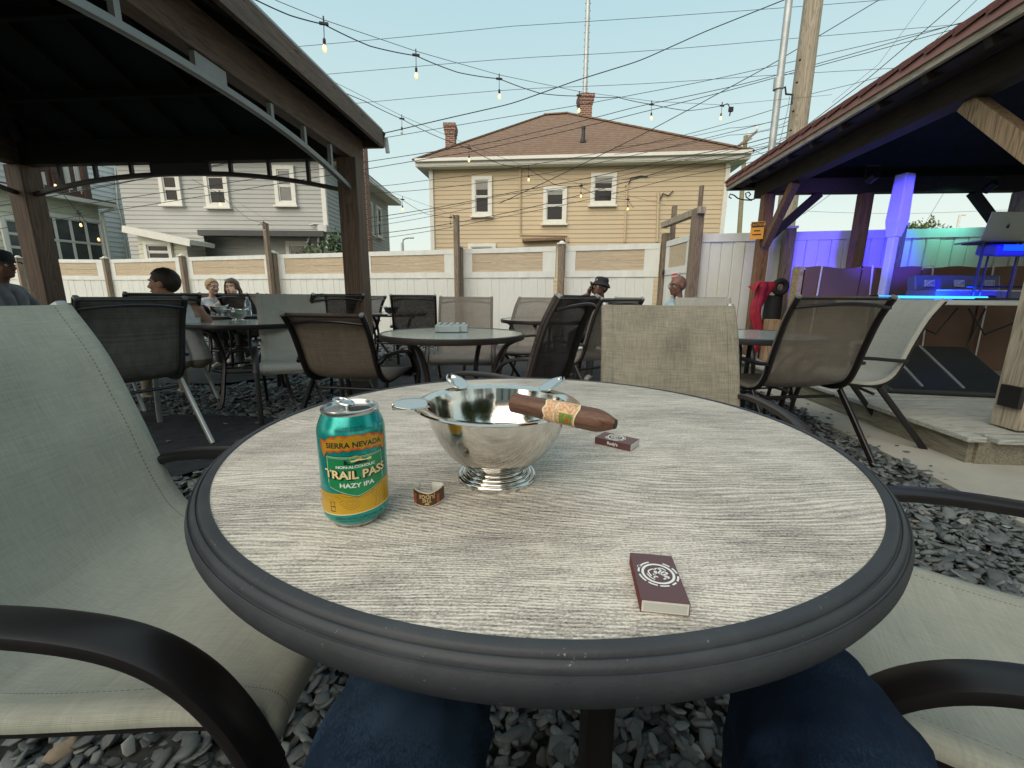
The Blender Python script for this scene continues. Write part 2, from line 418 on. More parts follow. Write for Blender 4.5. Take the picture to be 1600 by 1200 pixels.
def chips(name, X0, X1, Y0, Y1, dens, L0, sides, tilt, lift, ymask=None, seed=1, zrange=0.02, onpath=False):
    r = np.random.default_rng(seed)
    n = int((X1 - X0) * (Y1 - Y0) * dens)
    x = r.uniform(X0, X1, n); y = r.uniform(Y0, Y1, n)
    onp = inpoly(x, y, [(p[0] + 0.03 * (1 if p[0] > 1.9 else 0), p[1]) for p in WALK]); keep = onp if onpath else ~onp
    if onpath == 'fab': keep = inpoly(x, y, FAB[0]) | inpoly(x, y, FAB[2])
    else:
        for P in FAB: keep &= ~inpoly(x, y, P)
    # only where the courtyard is open to view
    keep &= (y > 0.28 + 0.0 * x) & (np.abs(x) < 1.35 * y + 1.3) & (y < 8.2 - 0.342 * x)
    if ymask is not None: keep &= ymask(x, y)
    x, y = x[keep], y[keep]; n = len(x)
    k = sides
    ang = np.linspace(0, 2 * PI, k, endpoint=False)[None] + r.uniform(-0.32, 0.32, (n, k))
    Ls = L0 * r.lognormal(0, 0.28, n); Wd = Ls * r.uniform(0.40, 0.82, n); T = Ls * r.uniform(0.08, 0.22, n)
    rad = r.uniform(0.78, 1.12, (n, k))
    ex = np.cos(ang) * rad * Ls[:, None] / 2; ey = np.sin(ang) * rad * Wd[:, None] / 2
    sh = r.uniform(0.72, 0.9, (n, 1)); ox = r.uniform(-.06, .06, (n, 1)) * Ls[:, None]
    low = np.stack([ex * 0.86, ey * 0.86, np.repeat(-T[:, None] / 2, k, 1)], -1)
    mid = np.stack([ex, ey, np.repeat(T[:, None] * 0.18, k, 1) + r.normal(0, 0.10, (n, k)) * T[:, None]], -1)
    top = np.stack([ex * sh + ox, ey * sh, np.repeat(T[:, None] / 2, k, 1) + r.normal(0, 0.09, (n, k)) * T[:, None]], -1)
    P = np.concatenate([low, mid, top], 1)
    az = r.uniform(0, 2 * PI, n); t1 = r.normal(0, tilt, n); t2 = r.normal(0, tilt, n)
    ca, sa = np.cos(az), np.sin(az)
    def rot(P, c, s, i, j):
        A = P[..., i] * c[:, None] - P[..., j] * s[:, None]; B = P[..., i] * s[:, None] + P[..., j] * c[:, None]
        P = P.copy(); P[..., i] = A; P[..., j] = B; return P
    P = rot(P, np.cos(t1), np.sin(t1), 1, 2); P = rot(P, np.cos(t2), np.sin(t2), 0, 2); P = rot(P, ca, sa, 0, 1)
    z = lift + r.uniform(-zrange, zrange, n) + 0.012 * np.sin(x * 3.1 + y * 1.7) + 0.01 * np.sin(y * 5.3 - x * 2)
    P += np.stack([x, y, z], -1)[:, None, :]
    m = 3 * k; V = P.reshape(-1, 3)
    base = []
    base.append(list(range(k - 1, -1, -1))); base.append(list(range(2 * k, 3 * k)))
    quads = []
    for l in range(2):
        for i in range(k): quads.append([l * k + i, l * k + (i + 1) % k, (l + 1) * k + (i + 1) % k, (l + 1) * k + i])
    me = bpy.data.meshes.new(name)
    nl = 2 * k + 4 * len(quads); nf = 2 + len(quads)
    loops1 = np.array(sum(base, []) + sum(quads, []))
    tot1 = np.array([k, k] + [4] * len(quads)); st1 = np.concatenate([[0], np.cumsum(tot1)[:-1]])
    loops = (loops1[None] + (np.arange(n) * m)[:, None]).ravel()
    starts = (st1[None] + (np.arange(n) * nl)[:, None]).ravel()
    me.vertices.add(len(V)); me.vertices.foreach_set('co', V.ravel().astype(np.float32))
    me.loops.add(len(loops)); me.loops.foreach_set('vertex_index', loops.astype(np.int32))
    me.polygons.add(nf * n); me.polygons.foreach_set('loop_start', starts.astype(np.int32))
    me.update(calc_edges=True); me.validate()
    at = me.attributes.new('tint', 'FLOAT', 'POINT')
    tv = np.clip(r.beta(2.2, 2.6, n), 0, 1); tv[r.random(n) > 0.985] = 1.0
    at.data.foreach_set('value', np.repeat(tv, m).astype(np.float32))
    me.materials.append(M_chip)
    o = link(name, me); o['kind'] = 'stuff'
    return o
chips('slate_gravel', -2.2, 2.2, 0.25, 2.0, 2700, 0.043, 6, 0.34, 0.002, seed=3)
chips('slate_gravel', -4.5, 2.7, 2.0, 4.4, 1150, 0.055, 5, 0.3, 0.0, seed=4)
chips('slate_gravel', -9.5, 2.8, 4.4, 11.0, 430, 0.085, 5, 0.26, -0.004, seed=5)

chips('scattered_slate', 2.0, 2.75, 1.0, 5.2, 90, 0.034, 5, 0.12, 0.018, ymask=lambda x, y: x - (1.97 + .14 * y) < .28 * np.abs(np.sin(y * 9.1) * np.sin(x * 31)) ** .7, seed=8, zrange=0.001, onpath=True)
chips('scattered_slate', -5, 2.2, 1.2, 6.5, 7, 0.045, 5, 0.12, 0.03, ymask=None, seed=9, zrange=0.002, onpath='fab')
# black landscape fabric showing between the stones (slightly rumpled sheets)
for i, P in enumerate(FAB):
    b = bmesh.new()
    vs = [b.verts.new((x, y, 0)) for x, y in P]
    b.faces.new(vs)
    bmesh.ops.triangulate(b, faces=b.faces[:])
    bmesh.ops.subdivide_edges(b, edges=b.edges[:], cuts=18, use_grid_fill=True)
    for v in b.verts:
        v.co.z = 0.012 + 0.014 * noise.noise(Vector((v.co.x * 2.3, v.co.y * 2.3, i))) + 0.006 * noise.noise(Vector((v.co.x * 9, v.co.y * 6, i)))
        v.co.x += 0.05 * noise.noise(Vector((v.co.x * 3, v.co.y * 3, 5))); v.co.y += 0.05 * noise.noise(Vector((v.co.x * 3, v.co.y * 3, 9)))
    me = bpy.data.meshes.new('landscape_fabric'); b.to_mesh(me); b.free(); me.materials.append(M_fabric); me.shade_smooth()
    o = link('landscape_fabric', me); o['kind'] = 'structure'

g = MB(); g.prism(WALK, -0.04, 0.012)
wk = struct('concrete_walkway', g, M_concrete)

# ------------------------------------------------------------------ back fence (white vinyl with tan inserts, weathered posts)
def fl(x): return Vector((x, 8.22 - 0.342 * max(x, -11.05), 0))
fence = thing('white_fence', 'long white fence with tan top inserts and weathered wood posts behind the courtyard', 'fence', fl(0.8))
FX = [-15.6, -13.4, -11.05, -8.24, -5.45, -3.25, -1.06, 0.83, 2.5]
fdir = (fl(1) - fl(0)).normalized(); fang = math.atan2(fdir.y, fdir.x)
def fplace(me, name, p, ang=None): return link(name, me, fence, Vector(p) - fence.location, (0, 0, fang if ang is None else ang))
PLW = 0.152
def board(w, z0, z1, t=0.022, ch=0.006):
    x, y = w / 2, t / 2; pr = [(-x, y), (x, y), (x, -y + ch), (x - ch, -y), (-x + ch, -y), (-x, -y + ch)]
    return MB().prism(list(reversed(pr)), z0, z1)
plank_me = board(PLW - 0.001, 0.015, 1.305, 0.022, 0.0032).mesh('plank', M_white, False)
npl = 0
for i in range(len(FX) - 1):
    a, b_ = fl(FX[i]), fl(FX[i + 1]); fdir = (b_ - a).normalized(); sang = math.atan2(fdir.y, fdir.x); c = (a + b_) / 2; Lp = (b_ - a).length; inner = Lp - 0.12
    def pb(name, dx, z, w, h, t, m, dy=0.0):
        mb = MB().box((0, 0, 0), (w, t, h)); me = mb.mesh(name, m, False)
        o = fplace(me, name, c + fdir * dx + Vector((-fdir.y, fdir.x, 0)) * dy + Vector((0, 0, z)), sang); return o
    pb('top_rail', 0, 1.785, inner, 0.09, 0.06, M_white)
    pb('middle_rail', 0, 1.345, inner, 0.11, 0.06, M_white)
    pb('bottom_rail', 0, 0.09, inner, 0.14, 0.06, M_white)
    for s_ in (-1, 1): pb('upright', s_ * (inner / 2 - 0.12), 1.57, 0.24, 0.34, 0.05, M_white)
    for k in range(2): pb('insert_board', 0, 1.485 + 0.171 * k, inner - 0.48, 0.166, 0.024, M_tan)
    k = int(inner / PLW); w0 = -inner / 2 + (inner - k * PLW) / 2 + PLW / 2
    for j in range(k):
        fplace(plank_me, 'plank', c + fdir * (w0 + j * PLW) + Vector((-fdir.y, fdir.x, 0)) * 0.004 * ((j * 7) % 3 - 1), sang); npl += 1
fdir = (fl(1) - fl(0)).normalized()
pos_me = MB().box((0, 0, 0.92), (0.105, 0.105, 1.86)).mesh('post', M_postwood, False)
cap_me = MB().box((0, 0, 1.862), (0.15, 0.15, 0.025)).lathe([(0.07, 1.875), (0.03, 1.91), (0.0, 1.915)], 4, a0=PI / 4).mesh('post_cap', M_trim, False)
for i, x in enumerate(FX):
    p = fl(x) + Vector((0.03, -0.1, 0))
    if i == 8: continue
    fplace(pos_me, 'post', p); fplace(cap_me, 'post_cap', p)
# tall poles that carry the strings of lights
def light_pole(px, ytop, off, lab, w=0.085, cap=None):
    p = fl(px) + Vector((off, -0.24, 0)); zt = atY(800, ytop, p.y).z
    t = thing('light_pole', lab, 'pole', p, fang, None)
    part('pole', MB().box((0, 0, zt / 2), (w, w, zt)), M_postwood, t, smooth=False, bev=0.006)
    part('hook', MB().tube([(0, -0.03, zt - 0.06), (-0.02, -0.1, zt - 0.02), (-0.05, -0.14, zt - 0.07)], 0.006, 5), M_blackmetal, t)
    return p, zt
light_pole(-1.06, 337, 0.0, 'tall wooden light pole at the fence in front of the beige house wall', 0.09)
light_pole(-5.45, 352, 0.0, 'tall wooden light pole at the fence in front of the grey house', 0.09)
def light_stick(x, y0, w, zt, lab):
    t = thing('light_pole', lab, 'pole', (x, y0, 0))
    part('pole', MB().box((0, 0, zt / 2), (w, w, zt)), M_postwood, t, smooth=False)
light_stick(atY(1052, 330, 7.6).x, 7.55, 0.07, atY(1052, 322, 7.55).z, 'thin wooden pole rising behind the open gate frame')
light_stick(atY(1093, 330, 6.5).x, 6.5, 0.05, atY(1093, 290, 6.5).z, 'slim tall wooden stick beside the right gate post')

# ------------------------------------------------------------------ right fence (plain white planks)
rA, rB = Vector((2.64, 6.37, 0)), Vector((9.2, 4.75, 0))
rd = (rB - rA).normalized(); rang = math.atan2(rd.y, rd.x)
rf = thing('plank_fence', 'white vertical plank fence behind the stage lit violet and green', 'fence', rA)
def rp_(name, mb, m, s, dy=0, z=0, par=None):
    return link(name, mb.mesh(name, m, False), par or rf, rd * s + Vector((-rd.y, rd.x, 0)) * dy + Vector((0, 0, z)), (0, 0, rang))
Lr = (rB - rA).length
pm = board(0.148, 0.03, 1.74, 0.026, 0.010).mesh('plank', M_white, False)
k = int(Lr / 0.15)
for j in range(k):
    link('plank', pm, rf, rd * (0.1 + j * 0.15) + Vector((0, 0.005 * ((j * 5) % 3 - 1), 0)), (0, 0, rang))
rp_('top_rail', MB().box((0, 0, 0), (Lr - 0.05, 0.065, 0.11)), M_white, Lr / 2 + 0.02, 0, 1.78)
rp_('bottom_rail', MB().box((0, 0, 0), (Lr - 0.05, 0.065, 0.13)), M_white, Lr / 2 + 0.02, 0, 0.1)
for s_ in (1.12, 2.35, 4.1, 5.8):
    rp_('post', MB().box((0, 0, 0.93), (0.12, 0.12, 1.86)), M_postwood, s_, -0.12)
    rp_('post_cap', MB().box((0, 0, 1.875), (0.15, 0.15, 0.03)), M_trim, s_, -0.12)

# gate frame and its open leaf at the corner of the two fences
gp = thing('gate', 'white gate leaf with tan insert and red notice in a weathered wood frame', 'gate', (2.55, 6.8, 0))
gd = Vector((0.06, -1, 0)).normalized(); ga = math.atan2(gd.y, gd.x)
def gpart(name, s, z, w, h, t, m, label=None, dx=0.0):
    return part(name, MB().box((gd.x * s + dx, gd.y * s, z), (w, t, h), Matrix.Rotation(ga, 3, 'Z')), m, gp, smooth=False, bev=0.004, label=label)
gpart('post', 0.50, 1.08, 0.13, 2.16, 0.13, M_postwood)
gpart('post', -0.56, 0.99, 0.11, 1.98, 0.11, M_postwood)
gpart('lintel', -0.03, 2.13, 1.30, 0.09, 0.1, M_greywood)
gpart('top_rail', -0.03, 1.80, 0.86, 0.09, 0.05, M_white)
gpart('middle_rail', -0.03, 1.36, 0.86, 0.11, 0.05, M_white)
gpart('bottom_rail', -0.03, 0.14, 0.86, 0.14, 0.05, M_white)
for s_ in (-0.4, 0.34): gpart('upright', s_, 1.58, 0.12, 0.34, 0.045, M_white)
gpart('insert_board', -0.03, 1.58, 0.60, 0.34, 0.02, M_tan)
for j in range(6): gpart('plank', -0.40 + 0.148 * j, 0.755, 0.142, 1.09, 0.02, M_white)
part('latch', MB().box((-0.04, 0.47, 1.36), (0.05, 0.06, 0.09)).tube([(-0.05, 0.47, 1.36), (-0.11, 0.35, 1.38)], 0.012, 6), M_blackmetal, gp)
M_red = mat('red_print', (0.50, 0.03, 0.035), 0.5, var=0.05, bump=0)
M_signwhite = mat('sign_white', (0.75, 0.75, 0.73), 0.4, var=0.03, bump=0)
sg = thing('notice_sign', 'small white notice with red heading fixed to the white gate', 'sign', (2.545 - 0.03, 6.80, 1.15))
sb = MB().box((0, 0, 0), (0.008, 0.26, 0.36)); part('panel', sb, M_signwhite, sg, smooth=False)
part('heading', MB().box((-0.006, 0, 0.1), (0.004, 0.235, 0.13)), M_red, sg, smooth=False)
ls = MB()
for k_ in range(2):
    for q in range(4): ls.box((-0.0085, -0.085 + q * 0.055, 0.125 - 0.05 * k_), (0.002, 0.035, 0.018))
part('heading_strokes', ls, M_signwhite, sg, smooth=False)
ls = MB()
for k_ in range(3):
    for q in range(3 - (k_ == 1)): ls.box((-0.006, -0.06 + q * 0.06, -0.02 - 0.05 * k_), (0.003, 0.045, 0.018))
part('print_strokes', ls, M_blackmetal, sg, smooth=False)

# ------------------------------------------------------------------ houses
def sidingmat(name, col): return mat(name, col, 0.6, var=0.05, scale=1.2, bump=0.05)
def siding(p0, p1, z0, z1, course=0.115, lap=0.014, out=(0, -1, 0)):
    """horizontal clapboards between two ground points, real laps"""
    p0, p1 = Vector(p0), Vector(p1); o = Vector(out); m = MB(); z = z0; vs = []; fs = []
    while z < z1 - 1e-4:
        t = min(z + course, z1)
        a = [p0 + o * lap, p1 + o * lap, p1 + o * 0.001, p0 + o * 0.001]
        q = [a[0] + Vector((0, 0, z)), a[1] + Vector((0, 0, z)), a[2] + Vector((0, 0, t)), a[3] + Vector((0, 0, t)),
             p0 + o * 0.001 + Vector((0, 0, z)), p1 + o * 0.001 + Vector((0, 0, z))]
        b = len(vs); vs += q; fs += [(b, b + 1, b + 2, b + 3), (b + 4, b + 5, b + 1, b)]
        z = t
    m.add(vs, fs); return m
def facing(d, n):
    """local frame on a wall: x along wall, y outwards, z up"""
    x = Vector(d).normalized(); y = Vector(n).normalized(); return Matrix((x, y, (0, 0, 1))).transposed()
def window(par, c, w, h, d, out, trim=M_trim, glass=M_glassdark, sashes=2, tw=0.11, cols=1, sill=True, flip=1):
    """a window proud of the siding: frame, sashes, panes"""
    F = facing(d, out); c = Vector(c)
    def P(x, y, z): return c + F @ Vector((x, y, z))
    def bx(mb, x, y, z, sx_, sy_, sz_): mb.box(P(x, y, z), (sx_, sy_, sz_), F)
    fr = MB()
    bx(fr, -w / 2 - tw / 2, 0.045, 0, tw, 0.09, h + 2 * tw); bx(fr, w / 2 + tw / 2, 0.045, 0, tw, 0.09, h + 2 * tw)
    bx(fr, 0, 0.045, h / 2 + tw / 2, w, 0.09, tw); bx(fr, 0, 0.045, -h / 2 - tw / 2, w, 0.09, tw)
    if sill: bx(fr, 0, 0.075, -h / 2 - tw - 0.02, w + 2 * tw + 0.1, 0.15, 0.05)
    f = part('window', fr, trim, par, world=True, smooth=False)
    hs_ = h / sashes; ws = w / cols; s = 0.035
    for i in range(sashes):
        for j in range(cols):
            zc = -h / 2 + hs_ * (i + 0.5); xc = -w / 2 + ws * (j + 0.5); yo = 0.03 + 0.012 * i
            sm = MB()
            for sx_ in (-1, 1): bx(sm, xc + sx_ * (ws / 2 - s / 2), yo, zc, s, 0.03, hs_)
            for sz_ in (-1, 1): bx(sm, xc, yo, zc + sz_ * (hs_ / 2 - s / 2), ws - 2 * s, 0.03, s)
            part('sash', sm, trim, f, world=True, smooth=False)
            pm_ = MB(); bx(pm_, xc, yo - 0.008, zc, ws - 2 * s, 0.006, hs_ - 2 * s)
            part('pane', pm_, glass, f, world=True, smooth=False)
    return f
def brick(name, col):
    m, t, b = newmat(name)
    br = t.nodes.new('ShaderNodeTexBrick')
    br.inputs['Scale'].default_value = 1.0
    br.inputs['Brick Width'].default_value = 0.22; br.inputs['Row Height'].default_value = 0.08; br.inputs['Mortar Size'].default_value = 0.012
    br.inputs['Color1'].default_value = (*col, 1); br.inputs['Color2'].default_value = (*mul(col, 0.65), 1); br.inputs['Mortar'].default_value = (0.32, 0.27, 0.23, 1)
    mp = coords(t, (1, 1, 1)); sp = t.nodes.new('ShaderNodeSeparateXYZ'); cb = t.nodes.new('ShaderNodeCombineXYZ')
    t.links.new(mp, sp.inputs[0]); ad = N(t, 'ShaderNodeMath', operation='ADD')
    t.links.new(sp.outputs[0], ad.inputs[0]); t.links.new(sp.outputs[1], ad.inputs[1])
    t.links.new(ad.outputs[0], cb.inputs[0]); t.links.new(sp.outputs[2], cb.inputs[1]); t.links.new(cb.outputs[0], br.inputs[0])
    t.links.new(br.outputs[0], b.inputs['Base Color']); b.inputs['Roughness'].default_value = 0.85
    return m
M_brick = brick('chimney_brick', (0.23, 0.085, 0.055))
def shingle(name, col):
    m, t, b = newmat(name)
    n = N(t, 'ShaderNodeTexNoise', Scale=5.0, Detail=7.0, Roughness=0.75); t.links.new(coords(t, (1, 1, 6)), n.inputs[0])
    w = N(t, 'ShaderNodeTexWave', Scale=2.4, wave_type='BANDS', bands_direction='Z', wave_profile='SAW'); w.inputs['Distortion'].default_value = 0.3
    t.links.new(coords(t), w.inputs[0])
    a = N(t, 'ShaderNodeMath', operation='MULTIPLY_ADD'); a.inputs[1].default_value = 0.25
    t.links.new(w.outputs[1], a.inputs[0]); t.links.new(n.outputs[0], a.inputs[2])
    c = ramp(t, a.outputs[0], [(0.42, mul(col, 0.5)), (0.6, col), (0.78, mul(col, 1.6))])
    t.links.new(c, b.inputs['Base Color']); b.inputs['Roughness'].default_value = 0.9
    bumpn(t, b, a.outputs[0], 0.5, 0.02)
    return m
M_shing = shingle('brown_shingles', (0.168, 0.106, 0.072))
M_shingd = shingle('dark_shingles', (0.07, 0.06, 0.055))

# ---- beige house
bh = thing('beige_house', 'beige sided two storey house with brown hip roof behind the fence', 'house', (2.1, 15.85, 0))
M_beige = sidingmat('beige_siding', (0.53, 0.425, 0.285))
a, b_ = Vector((-2.95, 16.4, 0)), Vector((7.1, 15.3, 0)); hd = (b_ - a).normalized(); hn = Vector((hd.y, -hd.x, 0)); hb = -hn
DEP = 9.0; EZ = 5.33
part('siding', siding(a, b_, 0.0, EZ, 0.15, 0.02, hn), M_beige, bh, world=True, smooth=False, kind='stuff')
part('siding', siding(b_, b_ + hb * DEP, 0.0, EZ, 0.15, 0.02, hd), M_beige, bh, world=True, smooth=False, kind='stuff')
part('siding', siding(a + hb * DEP, a, 0.0, EZ, 0.15, 0.02, -hd), M_beige, bh, world=True, smooth=False, kind='stuff')
for c_ in (a, b_): part('corner_board', MB().box(c_ + hn * 0.02 + Vector((0, 0, EZ / 2)), (0.14, 0.14, EZ), facing(hd, hn)), M_trim, bh, world=True, smooth=False)
ov = 0.42
cs = [a - hd * ov + hn * ov, b_ + hd * (ov + 0.1) + hn * ov, b_ + hd * (ov + 0.1) + hb * (DEP + ov), a - hd * ov + hb * (DEP + ov)]
so = MB(); so.add([p + Vector((0, 0, EZ)) for p in cs] + [p + Vector((0, 0, EZ + 0.03)) for p in cs], [(3, 2, 1, 0), (4, 5, 6, 7), (0, 1, 5, 4), (1, 2, 6, 5), (2, 3, 7, 6), (3, 0, 4, 7)])
part('soffit', so, M_trim, bh, world=True, smooth=False)
fa = MB()
for i in range(4): fa.beam(cs[i] + Vector((0, 0, EZ + 0.13)), cs[(i + 1) % 4] + Vector((0, 0, EZ + 0.13)), 0.05, 0.2)
part('fascia', fa, M_trim, bh, world=True, smooth=False)
RZ = 8.72
r1 = atY(850, 183, 20.6); r2 = atY(888, 182, 20.4)
rz0 = EZ + 0.22
rc = [p + Vector((0, 0, rz0)) for p in [a - hd * (ov + .06) + hn * (ov + .06), b_ + hd * (ov + .16) + hn * (ov + .06), b_ + hd * (ov + .16) + hb * (DEP + ov), a - hd * (ov + .06) + hb * (DEP + ov)]]
RA, RB = Vector((r1.x, r1.y, RZ)), Vector((r2.x, r2.y, RZ))
ro = MB().add(rc + [RA, RB], [(0, 1, 5, 4), (1, 2, 5), (2, 3, 4, 5), (3, 0, 4)])
roof = part('roof', ro, M_shing, bh, world=True, smooth=False)
rm = MB()
for p, q in ((rc[0], RA), (rc[1], RB), (RA, RB)): rm.beam(p + Vector((0, 0, 0.02)), q + Vector((0, 0, 0.02)), 0.22, 0.05)
part('ridge_cap', rm, M_shing, bh, world=True, smooth=False)
part('roof_edge', MB().beam(rc[0] - Vector((0, 0, 0.02)), rc[1] - Vector((0, 0, 0.02)), 0.06, 0.06), M_shingd, bh, world=True, smooth=False)
def chimney(par, px0, px1, ytop, ybot, Y, d=0.6):
    p0 = atY(px0, ytop, Y); p1 = atY(px1, ybot, Y); w = abs(p1.x - p0.x); c = Vector(((p0.x + p1.x) / 2, Y + d / 2, 0))
    ch = part('chimney', MB().box(c + Vector((0, 0, (p0.z + p1.z) / 2)), (w, d, p0.z - p1.z)), M_brick, par, world=True, smooth=False)
    cp = MB()
    for i, k_ in enumerate((1.12, 1.24, 1.32)): cp.box(c + Vector((0, 0, p0.z - 0.34 + 0.13 * i)), (w * k_, d * k_, 0.13))
    part('chimney_cap', cp, M_brick, ch, world=True, smooth=False)
    return c, p0.z
chimney(bh, 695, 711, 192, 262, 19.5)
cc, cz = chimney(bh, 907, 924, 146, 200, 20.8)
fl_ = MB().box(cc + Vector((0, -0.02, atY(915, 187, 20.8).z)), (0.62, 0.68, 0.16)); part('flashing', fl_, M_galv, bh, world=True, smooth=False)
vp = atP(911, 222, rc[0], (RA - rc[0]).cross(rc[1] - rc[0]))
part('vent_pipe', MB().lathe_open([(0.16, -0.05), (0.07, 0.1), (0.06, 0.42)], 10, vp).lathe([(0.075, 0.42), (0.075, 0.5)], 10, vp), M_blackmetal, bh, world=True)
def hw(px0, px1, y0, y1, **k):
    p = atP((px0 + px1) / 2, (y0 + y1) / 2, a, hn); q0 = atP(px0, (y0 + y1) / 2, a, hn); q1 = atP(px1, (y0 + y1) / 2, a, hn)
    z0 = atP((px0 + px1) / 2, y0, a, hn).z; z1 = atP((px0 + px1) / 2, y1, a, hn).z
    return window(bh, p, (q1 - q0).length, z0 - z1, hd, hn, tw=0.12, **k)
hw(743, 764, 282, 333); hw(854, 880, 298, 345, flip=1); hw(928, 957, 277, 316); hw(737, 770, 386, 420, sill=False)
gt = MB().beam(cs[0] + hn * 0.09 + Vector((0, 0, EZ + 0.19)), cs[1] + hn * 0.09 + Vector((0, 0, EZ + 0.19)), 0.12, 0.10); part('gutter', gt, M_trim, bh, world=True, smooth=False)
for (x0, x1, y0, y1) in ((744, 763, 283, 296), (855, 879, 299, 304), (929, 956, 278, 286)):
    pa_ = atP(x0, y0, a + hn * 0.037, hn); pb2 = atP(x1, y1, a + hn * 0.037, hn); part('window_blind', MB().box((pa_ + pb2) / 2, ((pb2 - pa_).xy.length, 0.006, abs(pb2.z - pa_.z)), facing(hd, hn)), mat('blind_fabric', (0.30, 0.29, 0.27), 0.8, bump=0), bh, world=True, smooth=False)
# lower entrance hood and sign board over it
q0 = atP(817, 378, a, hn); q1 = atP(883, 375, a, hn)
part('door_hood', MB().beam(q0 + hn * 0.15, q1 + hn * 0.15, 0.26, 0.04).beam(q0 + hn * 0.28 + Vector((0, 0, 0.02)), q1 + hn * 0.28 + Vector((0, 0, 0.02)), 0.04, 0.08), wood('hood_wood', (0.2, 0.12, 0.08), (0.1, 0.06, 0.04), 'x'), bh, world=True, smooth=False)
# conduits
def cond(pts, r=0.03, m=M_trim, par=bh, name='conduit'):
    return part(name, MB().tube([atP(x, y, a + hn * 0.06, hn) for x, y in pts], r, 6), m, par, world=True)
cond([(813, 262), (813, 367), (886, 368), (888, 378)], 0.03, M_beige)
cond([(977, 290), (980, 290), (976, 378)], 0.03, M_beige)
cond([(1029, 300), (1027, 378)], 0.045, M_beige)
cond([(1029, 316), (1036, 302), (1044, 306), (1052, 298)], 0.02, M_wire)
cond([(982, 288), (986, 278), (1002, 275), (1012, 276)], 0.02, M_wire)

# ---- grey house
gh = thing('grey_house', 'pale grey sided two storey house seen beneath the gazebo roof', 'house', (-8.7, 13.7, 0))
M_grey = sidingmat('grey_siding', (0.39, 0.395, 0.38)); M_greyb = sidingmat('blue_grey_siding', (0.36, 0.39, 0.40))
A, B = Vector((-11.85, 13.7, 0)), Vector((-5.72, 13.7, 0)); gz = 4.95
ZP = 2.78
part('siding', siding(A, B, ZP, gz, 0.125, 0.018, (0, -1, 0)), M_grey, gh, world=True, smooth=False, kind='stuff')
part('siding', siding(A + Vector((0, .55, 0)), B + Vector((0, .55, 0)), 0, ZP, 0.125, 0.018, (0, -1, 0)), M_grey, gh, world=True, smooth=False, kind='stuff')
part('siding', siding(B, B + Vector((0.12, 6.4, 0)), 0, gz, 0.125, 0.018, (1, 0, 0)), M_greyb, gh, world=True, smooth=False, kind='stuff')
part('corner_board', MB().box(B + Vector((0, -0.01, gz / 2)), (0.13, 0.1, gz)), M_trim, gh, world=True, smooth=False)
j0 = atP(318, 365, A, (0, 1, 0)).x
part('siding', siding(A, (j0, 13.7, 0), 0, ZP, 0.125, 0.018, (0, -1, 0)), M_grey, gh, world=True, smooth=False, kind='stuff')
part('jetty_soffit', MB().box(((A.x + B.x) / 2, 13.99, ZP + 0.03), (B.x - A.x - 0.02, 0.56, 0.04)), M_trim, gh, world=True, smooth=False)
part('jetty', MB().box(((j0 + B.x) / 2, 13.62, ZP - 0.03), (B.x - j0, 0.36, 0.16)), mat('jetty_dark', (0.06, 0.06, 0.06), 0.7), gh, world=True, smooth=False)
ge = [A + Vector((-.5, -.5, gz)), B + Vector((.5, -.5, gz)), B + Vector((.62, 6.9, gz)), A + Vector((-.5, 6.9, gz))]
up = Vector((0, 0, 0.16))
gr = MB().add(ge + [p + up for p in ge], [(3, 2, 1, 0), (4, 5, 6, 7), (0, 1, 5, 4), (1, 2, 6, 5), (2, 3, 7, 6), (3, 0, 4, 7)])
part('eave', gr, M_trim, gh, world=True, smooth=False)
g1, g2 = Vector((-9.3, 17, 7.6)), Vector((-8.2, 17, 7.6))
part('roof', MB().add([p + up * 1.02 + Vector((0, 0, .01)) for p in ge] + [g1, g2], [(0, 1, 5, 4), (1, 2, 5), (2, 3, 4, 5), (3, 0, 4)]), M_shingd, gh, world=True, smooth=False)
def gw(px0, px1, y0, y1, Yp=13.7, **k):
    p = atY((px0 + px1) / 2, (y0 + y1) / 2, Yp); w = atY(px1, y0, Yp).x - atY(px0, y0, Yp).x; h = atY(px0, y0, Yp).z - atY(px0, y1, Yp).z
    return window(gh, p, w, h, (1, 0, 0), (0, -1, 0), **k)
gw(258, 279, 276, 315); gw(328, 353, 277, 319); gw(436, 457, 266, 316, glass=M_glasspale); gw(455, 480, 383, 420, Yp=14.25, glass=M_glasspale)
for y_ in (17.5, 18.6):
    c_ = B + Vector((0.12 * (y_ - 13.7) / 6.4, y_ - 13.7, 0)); window(gh, (c_.x, c_.y, 3.9), 0.5, 1.05, (0, 1, 0), (1, 0, 0), tw=0.09)
zc0 = atY(562, 172, 14.9).z
part('chimney', MB().box((atY(561, 300, 14.9).x, 15.1, zc0 / 2), (0.46, 0.4, zc0)), M_brick, gh, world=True, smooth=False)
part('meter_pipe', MB().tube([atY(485, 352, 13.6), atY(492, 350, 13.6), atY(510, 352, 13.6)], 0.03, 6).tube([atY(498, 366, 13.6), atY(497, 395, 13.6)], 0.03, 6).tube([atY(485, 366, 13.6), atY(480, 380, 13.6)], 0.025, 6), M_galv, gh, world=True)
part('electric_meter', MB().box(atY(505, 358, 13.6), (0.3, 0.16, 0.2)), M_galv, gh, world=True, smooth=False, bev=0.02)
part('branching_pipe', MB().tube([atY(307, 362, 14.1), atY(316, 380, 14.1), atY(318, 399, 14.1)], 0.025, 5).tube([atY(328, 363, 14.1), atY(320, 380, 14.1)], 0.025, 5), M_galv, gh, world=True)

